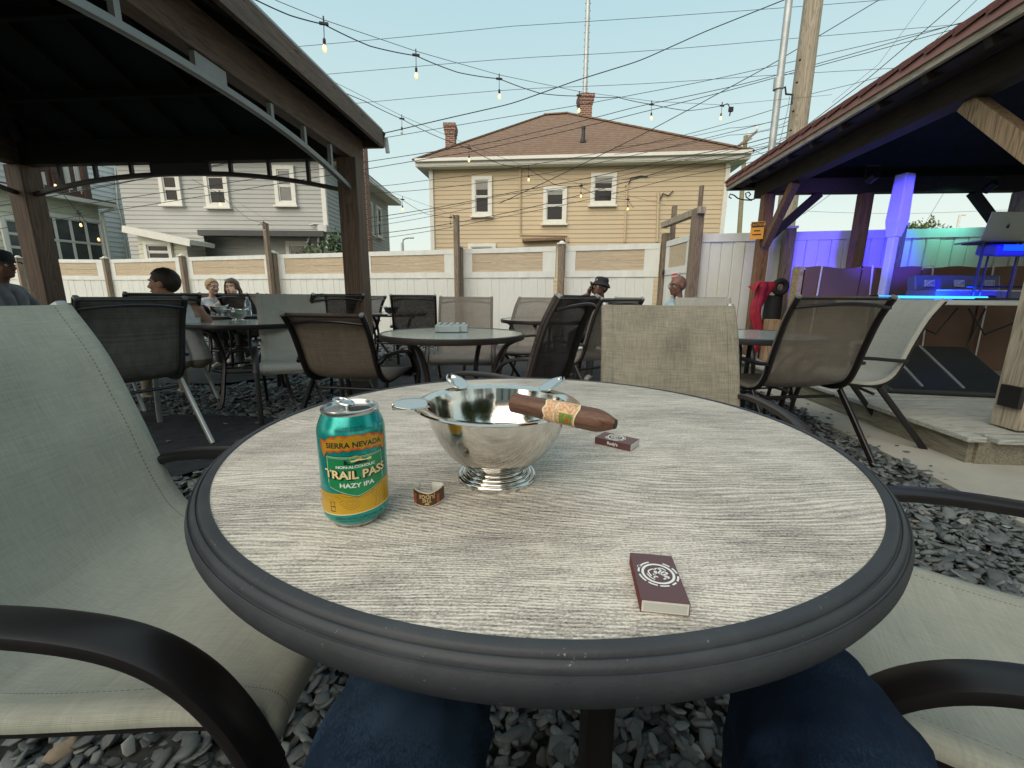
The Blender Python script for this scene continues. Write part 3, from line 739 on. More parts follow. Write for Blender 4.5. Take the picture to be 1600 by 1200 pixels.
# ---- white house
whs = thing('white_house', 'white sided house with a glazed sunroom and balcony behind the left fence', 'house', (-15.1, 18.0, 0))
M_whs = sidingmat('white_siding', (0.62, 0.66, 0.66)); M_cream = sidingmat('cream_siding', (0.55, 0.55, 0.44))
e1 = Vector((-10.42, 12.5, 0)) * 1.45; e0 = e1 + Vector((-0.26, -1, 0)).normalized() * 6.0; wd = (e1 - e0).normalized(); wn = Vector((wd.y, -wd.x, 0))
part('siding', siding(e0, e1, 0, 8.6, 0.18, 0.02, wn), M_whs, whs, world=True, smooth=False, kind='stuff')
part('siding', siding(e1, e1 + Vector((-4, 1.4, 0)), 0, 8.6, 0.18, 0.02, (0, 1, 0)), M_whs, whs, world=True, smooth=False, kind='stuff')
part('corner_board', MB().box(e1 + Vector((0.02, 0, 4.3)), (0.16, 0.16, 8.6)), M_trim, whs, world=True, smooth=False)
part('downpipe', MB().tube([atP(x, y, e1 + wn * 0.08, wn) for x, y in ((180, 262), (184, 318), (190, 340), (200, 404))], 0.045, 8), M_galv, whs, world=True)
# sunroom
s1 = Vector((atY(162, 380, 15.1).x, 15.1, 0)); s0 = s1 + Vector((-0.27, -1, 0)).normalized() * 2.75; sdv = (s1 - s0).normalized(); sn = Vector((sdv.y, -sdv.x, 0))
zt = atP(150, 322, s1, sn).z
part('sunroom_wall', siding(s0, s1, 0, zt, 0.20, 0.025, sn), M_cream, whs, world=True, smooth=False, kind='stuff')
part('sunroom_wall', siding(s1, s1 - sn * 1.2, 0, zt, 0.20, 0.025, sdv), M_cream, whs, world=True, smooth=False, kind='stuff')
k0 = atP(62, 370, s1, sn); k1 = atP(158, 376, s1, sn); ktop = atP(110, 343, s1, sn).z; kbot = atP(110, 412, s1, sn).z
cw = (k0 + k1) / 2; cw.z = (ktop + kbot) / 2
window(whs, cw, (k1 - k0).length, ktop - kbot, sdv, sn, glass=M_glasspale, sashes=2, cols=4, tw=0.10)
k0 = atP(10, 370, s1, sn); k1 = atP(34, 372, s1, sn); ktop = atP(22, 345, s1, sn).z; cw = (k0 + k1) / 2; cw.z = (ktop + kbot) / 2
window(whs, cw, (k1 - k0).length, ktop - kbot, sdv, sn, glass=M_glasspale, sashes=3, tw=0.1)
t1 = s1 + sn * 0.35 + sdv * 0.35; t0 = s0 + sn * 0.35
sr = MB(); sq = [t0, t1, t1 - sn * 2.2, t0 - sn * 2.2]
sr.add([p + Vector((0, 0, zt)) for p in sq] + [sq[0] + Vector((0, 0, zt + .12)), sq[1] + Vector((0, 0, zt + .12)), sq[2] + Vector((0, 0, zt + .12)), sq[3] + Vector((0, 0, zt + .12))], [(3, 2, 1, 0), (4, 5, 6, 7), (0, 1, 5, 4), (1, 2, 6, 5), (2, 3, 7, 6), (3, 0, 4, 7)])
part('sunroom_eave', sr, M_trim, whs, world=True, smooth=False)
part('sunroom_roof', MB().add([p + Vector((0, 0, zt + 0.125)) for p in sq] + [sq[0] + Vector((0, 0, zt + .17)), sq[1] + Vector((0, 0, zt + .17)), sq[2] + Vector((0, 0, zt + .4)), sq[3] + Vector((0, 0, zt + .4))], [(4, 5, 6, 7), (0, 1, 5, 4), (1, 2, 6, 5)]), mat('brown_roofing', (0.13, 0.085, 0.065), 0.85), whs, world=True, smooth=False)
part('corner_pipe', MB().tube([s1 + sn * 0.3 + sdv * 0.3 + Vector((0, 0, zt - 0.02)), s1 + sn * 0.07 + sdv * 0.06 + Vector((0, 0, zt - 0.2)), s1 + sn * 0.07 + sdv * 0.06], 0.05, 8), M_trim, whs, world=True)
# balcony rail over the sunroom
bal = MB(); M_redbrown = mat('red_brown_paint', (0.10, 0.052, 0.038), 0.6)
bz = zt + 0.3; bt = bz + 1.35; br0, br1 = atP(40, 290, s1 - sn * 0.5, sn), atP(132, 290, s1 - sn * 0.5, sn)
bd = Vector((br1.x - br0.x, br1.y - br0.y, 0)); bl = bd.length; bd.normalize(); o0 = Vector((br0.x, br0.y, 0))
for zz, th in ((bt, 0.12), (bz + 0.08, 0.16)): bal.beam(o0 + Vector((0, 0, zz)), o0 + bd * bl + Vector((0, 0, zz)), 0.08, th)
for s_ in (0.02, 0.5, 1.0): bal.box(o0 + bd * bl * s_ + Vector((0, 0, (bz + bt) / 2)), (0.2, 0.2, bt - bz + 0.1))
part('balcony_rail', bal, M_redbrown, whs, world=True, smooth=False)
for i in range(9):
    s_ = (i + 0.6) / 9.4
    part('baluster', MB().box(o0 + bd * bl * s_ + Vector((0, 0, (bz + bt) / 2)), (0.08, 0.08, bt - bz - 0.15)), M_redbrown if i % 2 else M_trim, whs, world=True, smooth=False)
# lean-to
l0 = atY(214, 370, 12.9); l1 = atY(290, 372, 12.9)
lz0 = atY(213, 362, 12.9).z; lz1 = atY(290, 379, 12.9).z
part('lean_to_wall', siding((l0.x, 12.9, 0), (l1.x, 12.9, 0), 0, lz1, 0.13, 0.018, (0, -1, 0)), M_cream, whs, world=True, smooth=False, kind='stuff')
part('lean_to_gable', MB().add([(l0.x, 12.9, lz1), (l1.x, 12.9, lz1), (l0.x, 12.9, lz0)], [(0, 1, 2)]), M_cream, whs, world=True, smooth=False)
part('lean_to_roof', MB().beam((l0.x - 0.1, 13.1, lz0 + 0.06), (l1.x + 0.35, 13.1, lz1 - 0.02), 1.0, 0.13).beam((l0.x - 0.1, 12.58, lz0 + 0.03), (l1.x + 0.35, 12.58, lz1 - 0.05), 0.05, 0.18), M_trim, whs, world=True, smooth=False)
p = atY(250, 394, 12.9); window(whs, p, 0.62, 0.4, (1, 0, 0), (0, -1, 0), tw=0.09, glass=M_glassdark)
# ------------------------------------------------------------------ gazebo on the left
gz = thing('gazebo', 'brown timber gazebo with arched metal trim and dark metal roof on the left', 'gazebo', (-1.53, 4.30, 0))
ga_ = Vector((-0.09, -1, 0)).normalized(); gb_ = Vector((-1, 0.09, 0)).normalized()
G0 = Vector((-1.53, 4.30, 0)); GW, GL = 3.42, 3.4
def GP(a, b, z): return G0 + ga_ * a + gb_ * b + Vector((0, 0, z))
GF = Matrix((gb_, ga_, (0, 0, 1))).transposed()
BZ = 2.18
M_capmetal = mat('matt_black_trim', (0.035, 0.034, 0.036), 0.5, 0.3, var=0.1, bump=0)
M_archmetal = mat('arch_black_metal_lit', (0.24, 0.255, 0.25), 0.45, 0.4, var=0.1, bump=0)  # black arch metal, the light on its face painted in as grey
for (a_, b2, lab) in ((0, 0, None), (0, GW, None), (GL, 0, None), (GL, GW, None)):
    part('post', MB().box(GP(a_, b2, BZ / 2), (0.185, 0.185, BZ), GF), M_brownwood, gz, world=True, smooth=False, bev=0.008)
    part('post_foot', MB().box(GP(a_, b2, 0.05), (0.21, 0.21, 0.10), GF), M_capmetal, gz, world=True, smooth=False)
for b2 in (0, GW): part('side_beam', MB().beam(GP(-0.2, b2, BZ + 0.11), GP(GL + 0.2, b2, BZ + 0.11), 0.10, 0.22), M_brownbeam, gz, world=True, smooth=False, bev=0.006)
for a_ in (0, GL): part('end_beam', MB().beam(GP(a_, 0.055, BZ + 0.11), GP(a_, GW - 0.055, BZ + 0.11), 0.10, 0.215), M_darkshaded, gz, world=True, smooth=False, bev=0.006)  # same brown timber as the side beams, shade painted in as near-black
def arch(P0, P1, side, mt, n=28, rise=0.17, drop=0.265, w=0.045, spacers=(0.1, 0.22, 0.34, 0.66, 0.78, 0.90), plate=0.36):
    P0, P1 = Vector(P0), Vector(P1); pts = []
    for i in range(n + 1):
        t = i / n; s_ = 2 * t - 1; z = -drop + rise * (1 - abs(s_) ** 2.2)
        pts.append(P0.lerp(P1, t) + Vector((0, 0, z)))
    part('arch_strip', MB().strap(pts, 0.045, 0.040, side=side, n=8, p=0.3), mt, gz, world=True, ang=30)
    for t in spacers:
        s_ = 2 * t - 1; z = -drop + rise * (1 - abs(s_) ** 2.2); q = P0.lerp(P1, t)
        part('arch_spacer', MB().beam(q + Vector((0, 0, z)), q + Vector((0, 0, 0.0)), 0.03, 0.03, up=Vector(side)), mt, gz, world=True, smooth=False)
    q = P0.lerp(P1, 0.5); d = (P1 - P0).normalized()
    part('arch_plate', MB().beam(q - d * plate / 2 + Vector((0, 0, -0.052)), q + d * plate / 2 + Vector((0, 0, -0.052)), 0.03, 0.10), mt, gz, world=True, smooth=False)
arch(GP(0.09, -0.02, BZ), GP(GL - 0.09, -0.02, BZ), gb_, M_archmetal, plate=0.22)
arch(GP(0.0, 0.09, BZ), GP(0.0, GW - 0.09, BZ), ga_, M_capmetal, plate=0.62)
arch(GP(0.09, GW, BZ), GP(GL - 0.09, GW, BZ), gb_, M_capmetal)
# roof: hip frame, dark sheets below, fascia and metal edge
OV = 0.235; EZ2 = 2.42; AP = Vector((0, 0, 0)) + GP(GL / 2, GW / 2, 3.35)
ec = [GP(-OV, -OV, EZ2), GP(GL + OV, -OV, EZ2), GP(GL + OV, GW + OV, EZ2), GP(-OV, GW + OV, EZ2)]
M_roofmetal = mat('brown_metal_roof', (0.16, 0.15, 0.14), 0.4, 0.5, var=0.1)
for i in range(4):
    p, q = ec[i], ec[(i + 1) % 4]
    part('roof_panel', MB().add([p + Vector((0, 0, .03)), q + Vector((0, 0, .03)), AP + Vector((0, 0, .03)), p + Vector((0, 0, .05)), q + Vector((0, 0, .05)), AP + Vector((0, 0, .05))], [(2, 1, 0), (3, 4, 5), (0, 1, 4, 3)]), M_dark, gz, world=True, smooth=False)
    part('hip_rafter', MB().beam(p, AP - Vector((0, 0, .03)), 0.07, 0.12), M_darkshaded, gz, world=True, smooth=False)
    part('fascia', MB().beam(p, q, 0.035, 0.14), M_brownbeam if i % 2 == 0 else M_brownwood, gz, world=True, smooth=False)
    n_ = (q - p).cross(Vector((0, 0, 1))).normalized() * 0.03
    part('roof_edge', MB().beam(p + n_ + Vector((0, 0, .085)), q + n_ + Vector((0, 0, .085)), 0.07, 0.022), M_greymetal, gz, world=True, smooth=False)
    for k in range(1, 8):
        t = k / 8; e = p.lerp(q, t); m_ = min(t, 1 - t) * 2
        part('rafter', MB().beam(e, e.lerp((p + q) / 2 + (AP - (p + q) / 2), 0) + ((AP - (p + q) / 2) * m_), 0.04, 0.09), M_darkshaded, gz, world=True, smooth=False)
for t in (0.3, 0.6):
    rr_ = [p.lerp(AP, t) - Vector((0, 0, 0.06)) for p in ec]
    for i in range(4): part('purlin', MB().beam(rr_[i], rr_[(i + 1) % 4], 0.05, 0.06), M_darkshaded, gz, world=True, smooth=False)
part('gutter_stub', MB().tube([ec[0] + Vector((0.02, 0.04, 0.03)), ec[0] + Vector((0.03, 0.05, -0.1))], 0.02, 6), M_galv, gz, world=True)

# ------------------------------------------------------------------ stage deck on the right
pa = Vector((-0.085, -1, 0)).normalized(); pb_ = Vector((1, -0.085, 0)).normalized()
P0 = Vector((3.28, 5.86, 0))
def PP(a, b, z): return P0 + pa * a + pb_ * b + Vector((0, 0, z))
PF = Matrix((pb_, pa, (0, 0, 1))).transposed()
dk = thing('stage_deck', 'low grey board deck with a timber edge under the pavilion', 'deck', PP(0, 0, 0))
DX0, DX1, DY0, DY1 = -0.28, 3.9, 0.1, 3.52
M_edge = wood('deck_edge_board', (0.20, 0.185, 0.14), (0.11, 0.10, 0.075), 'y', 1.0, 0.8, 0.4)
bw = 0.14
rows = int((DY1 - DY0) / bw)
for j in range(rows):
    a_ = DY0 + bw * (j + 0.5); zz = 0.155 + 0.002 * ((j * 5) % 3)
    part('plank', MB().box(PP(a_, (DX0 + DX1) / 2, zz), (DX1 - DX0, bw - 0.008, 0.028), PF), M_deck, dk, world=True, smooth=False)
part('edge_board', MB().box(PP((DY0 + DY1) / 2, DX0 - 0.02, 0.075), (0.035, DY1 - DY0 + 0.04, 0.15), PF), M_edge, dk, world=True, smooth=False)
part('edge_board', MB().box(PP(DY1 + 0.02, (DX0 + DX1) / 2, 0.075), (DX1 - DX0, 0.035, 0.15), PF), M_edge, dk, world=True, smooth=False)
part('nosing', MB().box(PP((DY0 + DY1) / 2, DX0 - 0.03, 0.162), (0.10, DY1 - DY0 + 0.12, 0.032), PF), M_deck, dk, world=True, smooth=False, bev=0.006)
part('nosing', MB().box(PP(DY1 + 0.03, (DX0 + DX1) / 2 + 0.03, 0.1615), (DX1 - DX0 - 0.06, 0.10, 0.032), PF), M_deck, dk, world=True, smooth=False, bev=0.006)

# ------------------------------------------------------------------ pavilion on the right
pv = thing('pavilion', 'timber pavilion with dark red shingled roof over the stage on the right', 'pavilion', PP(0, 0, 0))
PL_, PW_ = 3.35, 3.7; PBZ = 2.26
for (a_, b2, w, m_) in ((0, 0, 0.13, M_pavwood), (0, 1.18, 0.13, M_pavwood), (0, 3.0, 0.14, M_greywood), (PL_, 0.115, 0.17, M_greywood), (PL_, PW_, 0.14, M_greywood)):
    z0 = 0.18 if not (a_ == 0 and b2 == 0) else 0.18
    part('post', MB().box(PP(a_, b2, (PBZ + z0) / 2), (w, w, PBZ - z0), PF), m_, pv, world=True, smooth=False, bev=0.008)
part('post_bracket', MB().box(PP(PL_ + 0.02, 0.02, 0.38), (0.03, 0.12, 0.13), PF), M_blackmetal, pv, world=True, smooth=False)
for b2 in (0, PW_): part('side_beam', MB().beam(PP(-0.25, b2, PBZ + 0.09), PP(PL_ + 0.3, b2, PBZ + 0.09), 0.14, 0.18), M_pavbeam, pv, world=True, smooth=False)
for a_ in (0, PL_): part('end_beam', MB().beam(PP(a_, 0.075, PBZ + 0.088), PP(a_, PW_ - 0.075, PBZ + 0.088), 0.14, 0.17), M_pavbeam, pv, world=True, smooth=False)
def brace(p, q, w, m_): part('brace', MB().beam(p, q, w, w * 1.1), m_, pv, world=True, smooth=False, bev=0.005)
brace(PP(0.08, 0, 1.62), PP(0.62, 0, PBZ), 0.085, M_pavwood)
brace(PP(0, 0.07, 1.72), PP(0, 0.62, PBZ), 0.085, M_darkshaded)
brace(PP(PL_ - 0.08, 0.09, 1.66), PP(PL_ - 0.70, 0.04, PBZ), 0.10, M_newwood)
brace(PP(0, 2.93, 1.72), PP(0, 2.42, PBZ), 0.085, M_darkshaded)
brace(PP(0, 3.07, 1.72), PP(0, 3.58, PBZ), 0.085, M_darkshaded)
part('scroll_bracket', MB().tube([atY(1175 + x, 307 + y, 5.75) for x, y in ((4, 4), (-3, 5), (-9, 1), (-10, -5), (-5, -7), (-2, -3), (-5, 0))], 0.008, 5).tube([atY(1175 + x, 307 + y, 5.75) for x, y in ((0, 6), (-14, 5), (-22, 3), (-28, -2), (-34, -4), (-36, 1), (-32, 3))], 0.008, 5), M_blackmetal, pv, world=True)
pe = 0.36; PEZ = 2.43
pc = [PP(-0.42, -pe, PEZ), PP(PL_ + 0.9, -pe, PEZ), PP(PL_ + 0.9, PW_ + pe, PEZ), PP(-0.42, PW_ + pe, PEZ)]
pr0, pr1 = PP(1.6, PW_ / 2, 3.75), PP(PL_ - 1.2, PW_ / 2, 3.75)
M_redsh = mat('dark_red_shingle', (0.135, 0.055, 0.048), 0.9, var=0.3, scale=30, bump=0.4, bscale=150)
M_pink = mat('red_brown_drip_edge', (0.27, 0.125, 0.105), 0.5, var=0.08, scale=4)
M_fas = wood('pale_fascia', (0.30, 0.26, 0.21), (0.16, 0.14, 0.11), 'y', 1.2)
for q in ((0, 1, pr1, pr0), (1, 2, pr1), (2, 3, pr0, pr1), (3, 0, pr0)):
    pts = [pc[q[0]], pc[q[1]]] + list(q[2:]); n = len(pts)
    low = [p + Vector((0, 0, 0.02)) for p in pts]; hi = [p + Vector((0, 0, 0.06)) for p in pts]
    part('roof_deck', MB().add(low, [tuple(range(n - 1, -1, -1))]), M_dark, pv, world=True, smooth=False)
    part('roof', MB().add(hi, [tuple(range(n))]), M_redsh, pv, world=True, smooth=False)
for i in range(4):
    p, q = pc[i], pc[(i + 1) % 4]; n_ = (q - p).cross(Vector((0, 0, 1))).normalized()
    part('fascia', MB().beam(p, q, 0.03, 0.05), M_fas, pv, world=True, smooth=False)
    part('drip_edge', MB().beam(p + n_ * 0.02 + Vector((0, 0, .05)), q + n_ * 0.02 + Vector((0, 0, .05)), 0.02, 0.055), M_pink, pv, world=True, smooth=False)
    for s_, lab in ((0.10, 0), (0.22, 1)):
        part('soffit_board', MB().beam(p - n_ * s_ - Vector((0, 0, 0.012 - 0.03 * lab)), q - n_ * s_ - Vector((0, 0, 0.012 - 0.03 * lab)), 0.10, 0.02), M_darkshaded, pv, world=True, smooth=False)
# shingle tabs, lapped along the visible eave
eL = (pc[1] - pc[0]).length; ed = (pc[1] - pc[0]).normalized()
ns = int(eL / 0.2)
for j in range(ns):
    s0_ = j * 0.2; p = pc[0] + ed * s0_; q = pc[0] + ed * (s0_ + 0.215); n_ = Vector((-pb_.x, -pb_.y, 0))
    inn = -n_ * 0.34 + Vector((0, 0, 0.25)); u = Vector((0, 0, 0.062)); th = Vector((0, 0, 0.022))
    vs = [p + n_ * 0.045 + u, q + n_ * 0.045 + u + th, q + inn + u + th, p + inn + u, p + n_ * 0.045 + u + th * 1.2, q + n_ * 0.045 + u + th * 2.3, q + inn + u + th * 2.3, p + inn + u + th * 1.2]
    part('shingle', MB().add(vs, [(3, 2, 1, 0), (4, 5, 6, 7), (0, 1, 5, 4), (1, 2, 6, 5), (2, 3, 7, 6), (3, 0, 4, 7)]), M_redsh, pv, world=True, smooth=False)
for k in range(9):
    b2 = 0.0; a_ = 0.2 + k * 0.42
    part('rafter', MB().beam(PP(a_, -pe + 0.02, PEZ - 0.03), PP(a_, PW_ / 2, PEZ - 0.03 + 1.2), 0.045, 0.10), M_darkshaded, pv, world=True, smooth=False)

# caution sign on the pavilion post
M_orange = mat('orange_sign', (0.85, 0.36, 0.02), 0.45, var=0.04, bump=0)
def text_mesh(s, size, offset=0.0, shear=0.0, space=1.0):
    cu = bpy.data.curves.new('t', 'FONT'); cu.body = s; cu.size = size; cu.align_x = 'CENTER'; cu.align_y = 'CENTER'
    cu.offset = offset; cu.shear = shear; cu.space_character = space; cu.resolution_u = 3; cu.fill_mode = 'BOTH' if hasattr(cu, 'fill_mode') else 'FULL'
    try: cu.dimensions = '2D'
    except Exception: pass
    o = bpy.data.objects.new('t', cu); C.objects.link(o)
    dg = bpy.context.evaluated_depsgraph_get(); dg.update()
    me = bpy.data.meshes.new_from_object(o.evaluated_get(dg))
    vs = [tuple(v.co) for v in me.vertices]; fs = [tuple(p.vertices) for p in me.polygons]
    bpy.data.objects.remove(o); bpy.data.curves.remove(cu); bpy.data.meshes.remove(me)
    return vs, fs
def text_on(s, size, c, d, n, offset=0.0, shear=0.0, rot=0.0, space=1.0, sxx=1.0):
    """flat lettering lying in the plane through c, reading along d, facing n"""
    vs, fs = text_mesh(s, size, offset, shear, space)
    d = Vector(d).normalized(); n = Vector(n).normalized(); u = n.cross(d); cr, sr_ = math.cos(rot), math.sin(rot)
    return MB().add([Vector(c) + d * ((x * cr - y * sr_) * sxx) + u * (x * sr_ + y * cr) for x, y, z in vs], fs)
cp_ = atY(1183, 360, 5.72); cn = Vector((-0.45, -1, 0)).normalized(); cdv = Vector((1, -0.45, 0)).normalized()
cs_ = thing('caution_sign', 'orange caution sign on the left post of the pavilion', 'sign', cp_)
part('panel', MB().box((0, 0, 0), (0.15, 0.006, 0.215), facing(cdv, cn)), M_orange, cs_, smooth=False)
part('heading', MB().box(cn * 0.005 + Vector((0, 0, 0.068)), (0.14, 0.003, 0.06), facing(cdv, cn)), M_blackmetal, cs_, smooth=False)
part('lettering', text_on('CAUTION', 0.038, cn * 0.008 + Vector((0, 0, 0.068)), cdv, cn, 0.0006), M_orange, cs_, smooth=False)
ls = MB()
for k_, w in ((0, 0.07), (1, 0.10)): ls.box(cn * 0.006 + Vector((0, 0, -0.005 - 0.045 * k_)), (w, 0.002, 0.013), facing(cdv, cn))
part('print_strokes', ls, M_blackmetal, cs_, smooth=False)

# ------------------------------------------------------------------ utility poles, mast, street lamp, tree, bush
def pole_between(name, lab, q0, q1, Y, ztop, r0, r1, m, extra=None, zb=0.0):
    a_ = atY(*q0, Y); b2 = atY(*q1, Y); d = (a_ - b2); base = b2 + d * ((zb - b2.z) / d.z); top = b2 + d * ((ztop - b2.z) / d.z)
    t = thing(name, lab, 'pole', base)
    part('shaft', MB().tube([base.lerp(top, i / 8) for i in range(9)], [r1 + (r0 - r1) * i / 8 for i in range(9)], 14), m, t, world=True)
    return t, base, top
up_, ub, ut = pole_between('utility_pole', 'thick weathered wood utility pole rising behind the pavilion roof', (1271, 0), (1247, 190), 8.0, 9.0, 0.125, 0.165, M_greywood)
for y_ in (95, 130, 175, 205):
    q = atY(1262 - y_ * 0.13, y_, 7.85); part('bolt', MB().lathe([(0.02, 0), (0.02, 0.02)], 6, q), M_blackmetal, up_, world=True)
cd_, cb, ct = pole_between('conduit_pole', 'slim grey conduit mast beside the thick utility pole', (1233, 0), (1213, 170), 7.7, 9.0, 0.05, 0.058, M_galv)
part('coupling', MB().tube([atY(1217.5, 122, 7.7), atY(1215.5, 140, 7.7)], 0.075, 12), M_galv, cd_, world=True)
part('standoff', MB().tube([atY(1217, 141, 7.68), atY(1227, 136, 7.68), atY(1228, 147, 7.68), atY(1238, 148, 7.75), atY(1237, 163, 7.75)], 0.016, 6), M_blackmetal, cd_, world=True)
ms, mb_, mt_ = pole_between('antenna_mast', 'thin galvanised mast rising behind the right chimney of the beige house', (919, 0), (914, 145), 23.5, 16.5, 0.10, 0.13, M_galv, zb=0.0)
rg = MB()
for i in range(26):
    p = mb_.lerp(mt_, 0.52 + 0.46 * i / 25); rg.tube([p + Vector((-0.14, 0, 0)), p + Vector((0.14, 0, 0))], 0.02, 4)
part('rung', rg, M_galv, ms, world=True, kind='stuff')
fp, fb, ft = pole_between('utility_pole', 'distant wooden utility pole with tilted crossarm between house and pavilion', (1165, 215), (1156, 350), 24, atY(1165, 212, 24).z, 0.10, 0.14, mat('far_pole_wood', (0.24, 0.22, 0.13), 0.9))
part('crossarm', MB().beam(atY(1140, 239, 24), atY(1183, 205, 23.4), 0.09, 0.10), M_postwood, fp, world=True, smooth=False)
part('crossarm', MB().beam(atY(1140, 238, 24.2), atY(1175, 216, 24.2), 0.05, 0.06), M_postwood, fp, world=True, smooth=False)
for x, y in ((1144, 234), (1183, 203), (1170, 212)): part('insulator', MB().lathe([(0.05, 0), (0.07, 0.1), (0.04, 0.2)], 8, atY(x, y, 23.8)), M_trim, fp, world=True)
sl = thing('street_lamp', 'distant grey street lamp between the grey and beige houses', 'street lamp', atY(629, 400, 34) * 1.0)
b0_ = atY(629, 391, 34); sl.location = (b0_.x, 34, 0)
part('column', MB().tube([(b0_.x, 34, 0), (b0_.x, 34, atY(629, 380, 34).z)] , 0.12, 8), M_galv, sl, world=True)
part('arm', MB().tube([atY(629, 380, 34), atY(630, 374, 34), atY(635, 372, 34), atY(641, 371, 34)], 0.07, 6), M_galv, sl, world=True)
part('lamp_head', MB().box(atY(643, 371.5, 34), (0.35, 0.2, 0.12)), M_galv, sl, world=True, smooth=False, bev=0.03)
p1_ = atY(1500, 336, 30)
t = thing('street_lamp', 'distant white lamp post beyond the stage fence', 'street lamp', (p1_.x, 30, 0))
part('column', MB().tube([(p1_.x, 30, 0), (p1_.x, 30, p1_.z)], 0.07, 8), M_trim, t, world=True)
part('arm', MB().tube([(p1_.x, 30, p1_.z), (p1_.x + 0.35, 30, p1_.z + 0.03)], 0.06, 6), M_trim, t, world=True)

def leafmat(name, c0, c1):
    m, t, b = newmat(name)
    a = t.nodes.new('ShaderNodeAttribute'); a.attribute_name = 'tint'
    t.links.new(ramp(t, a.outputs['Fac'], [(0, c0), (1, c1)]), b.inputs['Base Color']); b.inputs['Roughness'].default_value = 0.6
    return m
M_leaf = leafmat('leaf_green', (0.035, 0.055, 0.012), (0.14, 0.17, 0.035))
M_leafp = leafmat('leaf_pale', (0.03, 0.055, 0.025), (0.12, 0.17, 0.075))
M_bark = mat('bark', (0.09, 0.065, 0.045), 0.9, var=0.3, scale=10)
def foliage(parent, blobs, n, size, m, seed, name='crown'):
    r = np.random.default_rng(seed); B_ = np.array(blobs); wts = B_[:, 3] ** 3; wts /= wts.sum()
    k = r.choice(len(B_), n, p=wts); d = r.normal(size=(n, 3)); d /= np.linalg.norm(d, axis=1)[:, None]
    rad = r.random(n) ** 0.45 * B_[k, 3] * (1 + 0.22 * np.sin(d[:, 0] * 7 + k) * np.cos(d[:, 2] * 6))
    c = B_[k, :3] + d * rad[:, None]
    u = r.normal(size=(n, 3)); u /= np.linalg.norm(u, axis=1)[:, None]; v = np.cross(u, r.normal(size=(n, 3))); v /= np.linalg.norm(v, axis=1)[:, None]
    s = size * r.uniform(0.6, 1.4, n)[:, None]
    V = np.stack([c - u * s, c + v * s * .5, c + u * s, c - v * s * .5], 1).reshape(-1, 3)
    me = bpy.data.meshes.new(name); me.from_pydata(V.tolist(), [], [(4 * i, 4 * i + 1, 4 * i + 2, 4 * i + 3) for i in range(n)])
    at = me.attributes.new('tint', 'FLOAT', 'POINT'); at.data.foreach_set('value', np.repeat(r.random(n), 4).astype(np.float32))
    me.materials.append(m); return link(name, me, parent)
tp = atY(1440, 345, 22)
tr = thing('tree', 'leafy green tree crown showing above the stage fence', 'tree', (tp.x, 22, 0))
part('trunk', MB().tube([(0, 0, 0), (0.05, 0, 2), (-0.1, 0, 4)], [0.22, 0.16, 0.07], 8).tube([(0.05, 0, 2.0), (0.8, 0, 3.6)], [0.1, 0.03], 6), M_bark, tr)
zc_ = atY(1440, 352, 22).z
foliage(tr, [(-0.6, 0, zc_ - 1.0, 1.0), (0.3, 0.2, zc_ - 0.9, 1.15), (1.1, 0, zc_ - 1.2, 0.9), (-0.1, 0, zc_ - 0.6, 0.75), (0, .3, zc_ - 2, 1.5)], 9000, 0.085, M_leaf, 2)
bp = atY(505, 385, 11.4)
bu = thing('shrub', 'pale green leafy shrub poking above the fence at the grey house', 'shrub', (bp.x, 11.4, 0))
part('stem', MB().tube([(0, 0, 0), (0.05, 0, 1.0), (0.1, 0, 2.0)], [0.05, 0.04, 0.02], 6).tube([(0.02, 0, 0.8), (-0.5, 0, 1.9)], [0.03, 0.01], 5), M_bark, bu)
foliage(bu, [(0.15, 0, bp.z - 0.1, 0.36), (-0.35, 0, bp.z - 0.22, 0.28), (0.35, 0, bp.z + 0.1, 0.3), (-0.6, 0, bp.z - 0.3, 0.2), (0.1, 0, bp.z - .7, .5)], 1500, 0.055, M_leafp, 5)

# ------------------------------------------------------------------ overhead wires
def wire(pts, r, lab, sag=0.0, m=M_wire, name='overhead_wire', grp='overhead utility wires'):
    """pts: (px, py, distance) points the wire passes"""
    P = [atY(x, y, Y) for x, y, Y in pts]; out = []
    if pts[0][0] < 700 and pts[0][1] < 280: P[0] = P[0] + (P[0] - P[1]).normalized() * 9
    if pts[-1][0] > 1380 or pts[-1][1] < 1: P[-1] = P[-1] + (P[-1] - P[-2]).normalized() * 9
    for i in range(len(P) - 1):
        k = 10
        for j in range(k + (i == len(P) - 2)):
            t = j / k; out.append(P[i].lerp(P[i + 1], t) - Vector((0, 0, sag * 4 * t * (1 - t))))
    if len(P) > 3:   # ease the corners
        for _ in range(3): out = [out[0]] + [(out[i - 1] + out[i] * 2 + out[i + 1]) / 4 for i in range(1, len(out) - 1)] + [out[-1]]
    o = part(name, MB().tube(out, r * 0.78, 5), m); tag(o, lab, 'cable', grp); return o
LW = 'thin utility wire crossing the open sky above the houses'
wire([(380, 74, 11), (800, 41, 11), (1400, -8, 11)], .0065, 'topmost long thin wire running nearly level across the sky', .08)
wire([(400, 122, 11), (800, 90, 11), (1200, 63, 11), (1640, 22, 11)], .0065, 'second long thin wire below the topmost one across the sky', .05)
wire([(450, 168, 11), (800, 138, 11), (1200, 117, 11), (1560, 94, 11)], .0065, 'third long level wire passing just above the right chimney', .05)
wire([(520, 228, 10.5), (800, 181, 10.5), (1000, 146, 10.5), (1200, 105, 10.5), (1560, 22, 10.5)], .008, 'wire sweeping up to the right from left chimney over the right chimney', 0.02)
wire([(540, 220, 9), (593, 210, 9), (690, 187, 9), (800, 162, 9), (900, 126, 9), (1000, 95, 9), (1100, 50, 9), (1200, 10, 9), (1260, -14, 9)], .0115, 'thick wavy cable rising from left chimney to the top of the sky', 0, M_wire)
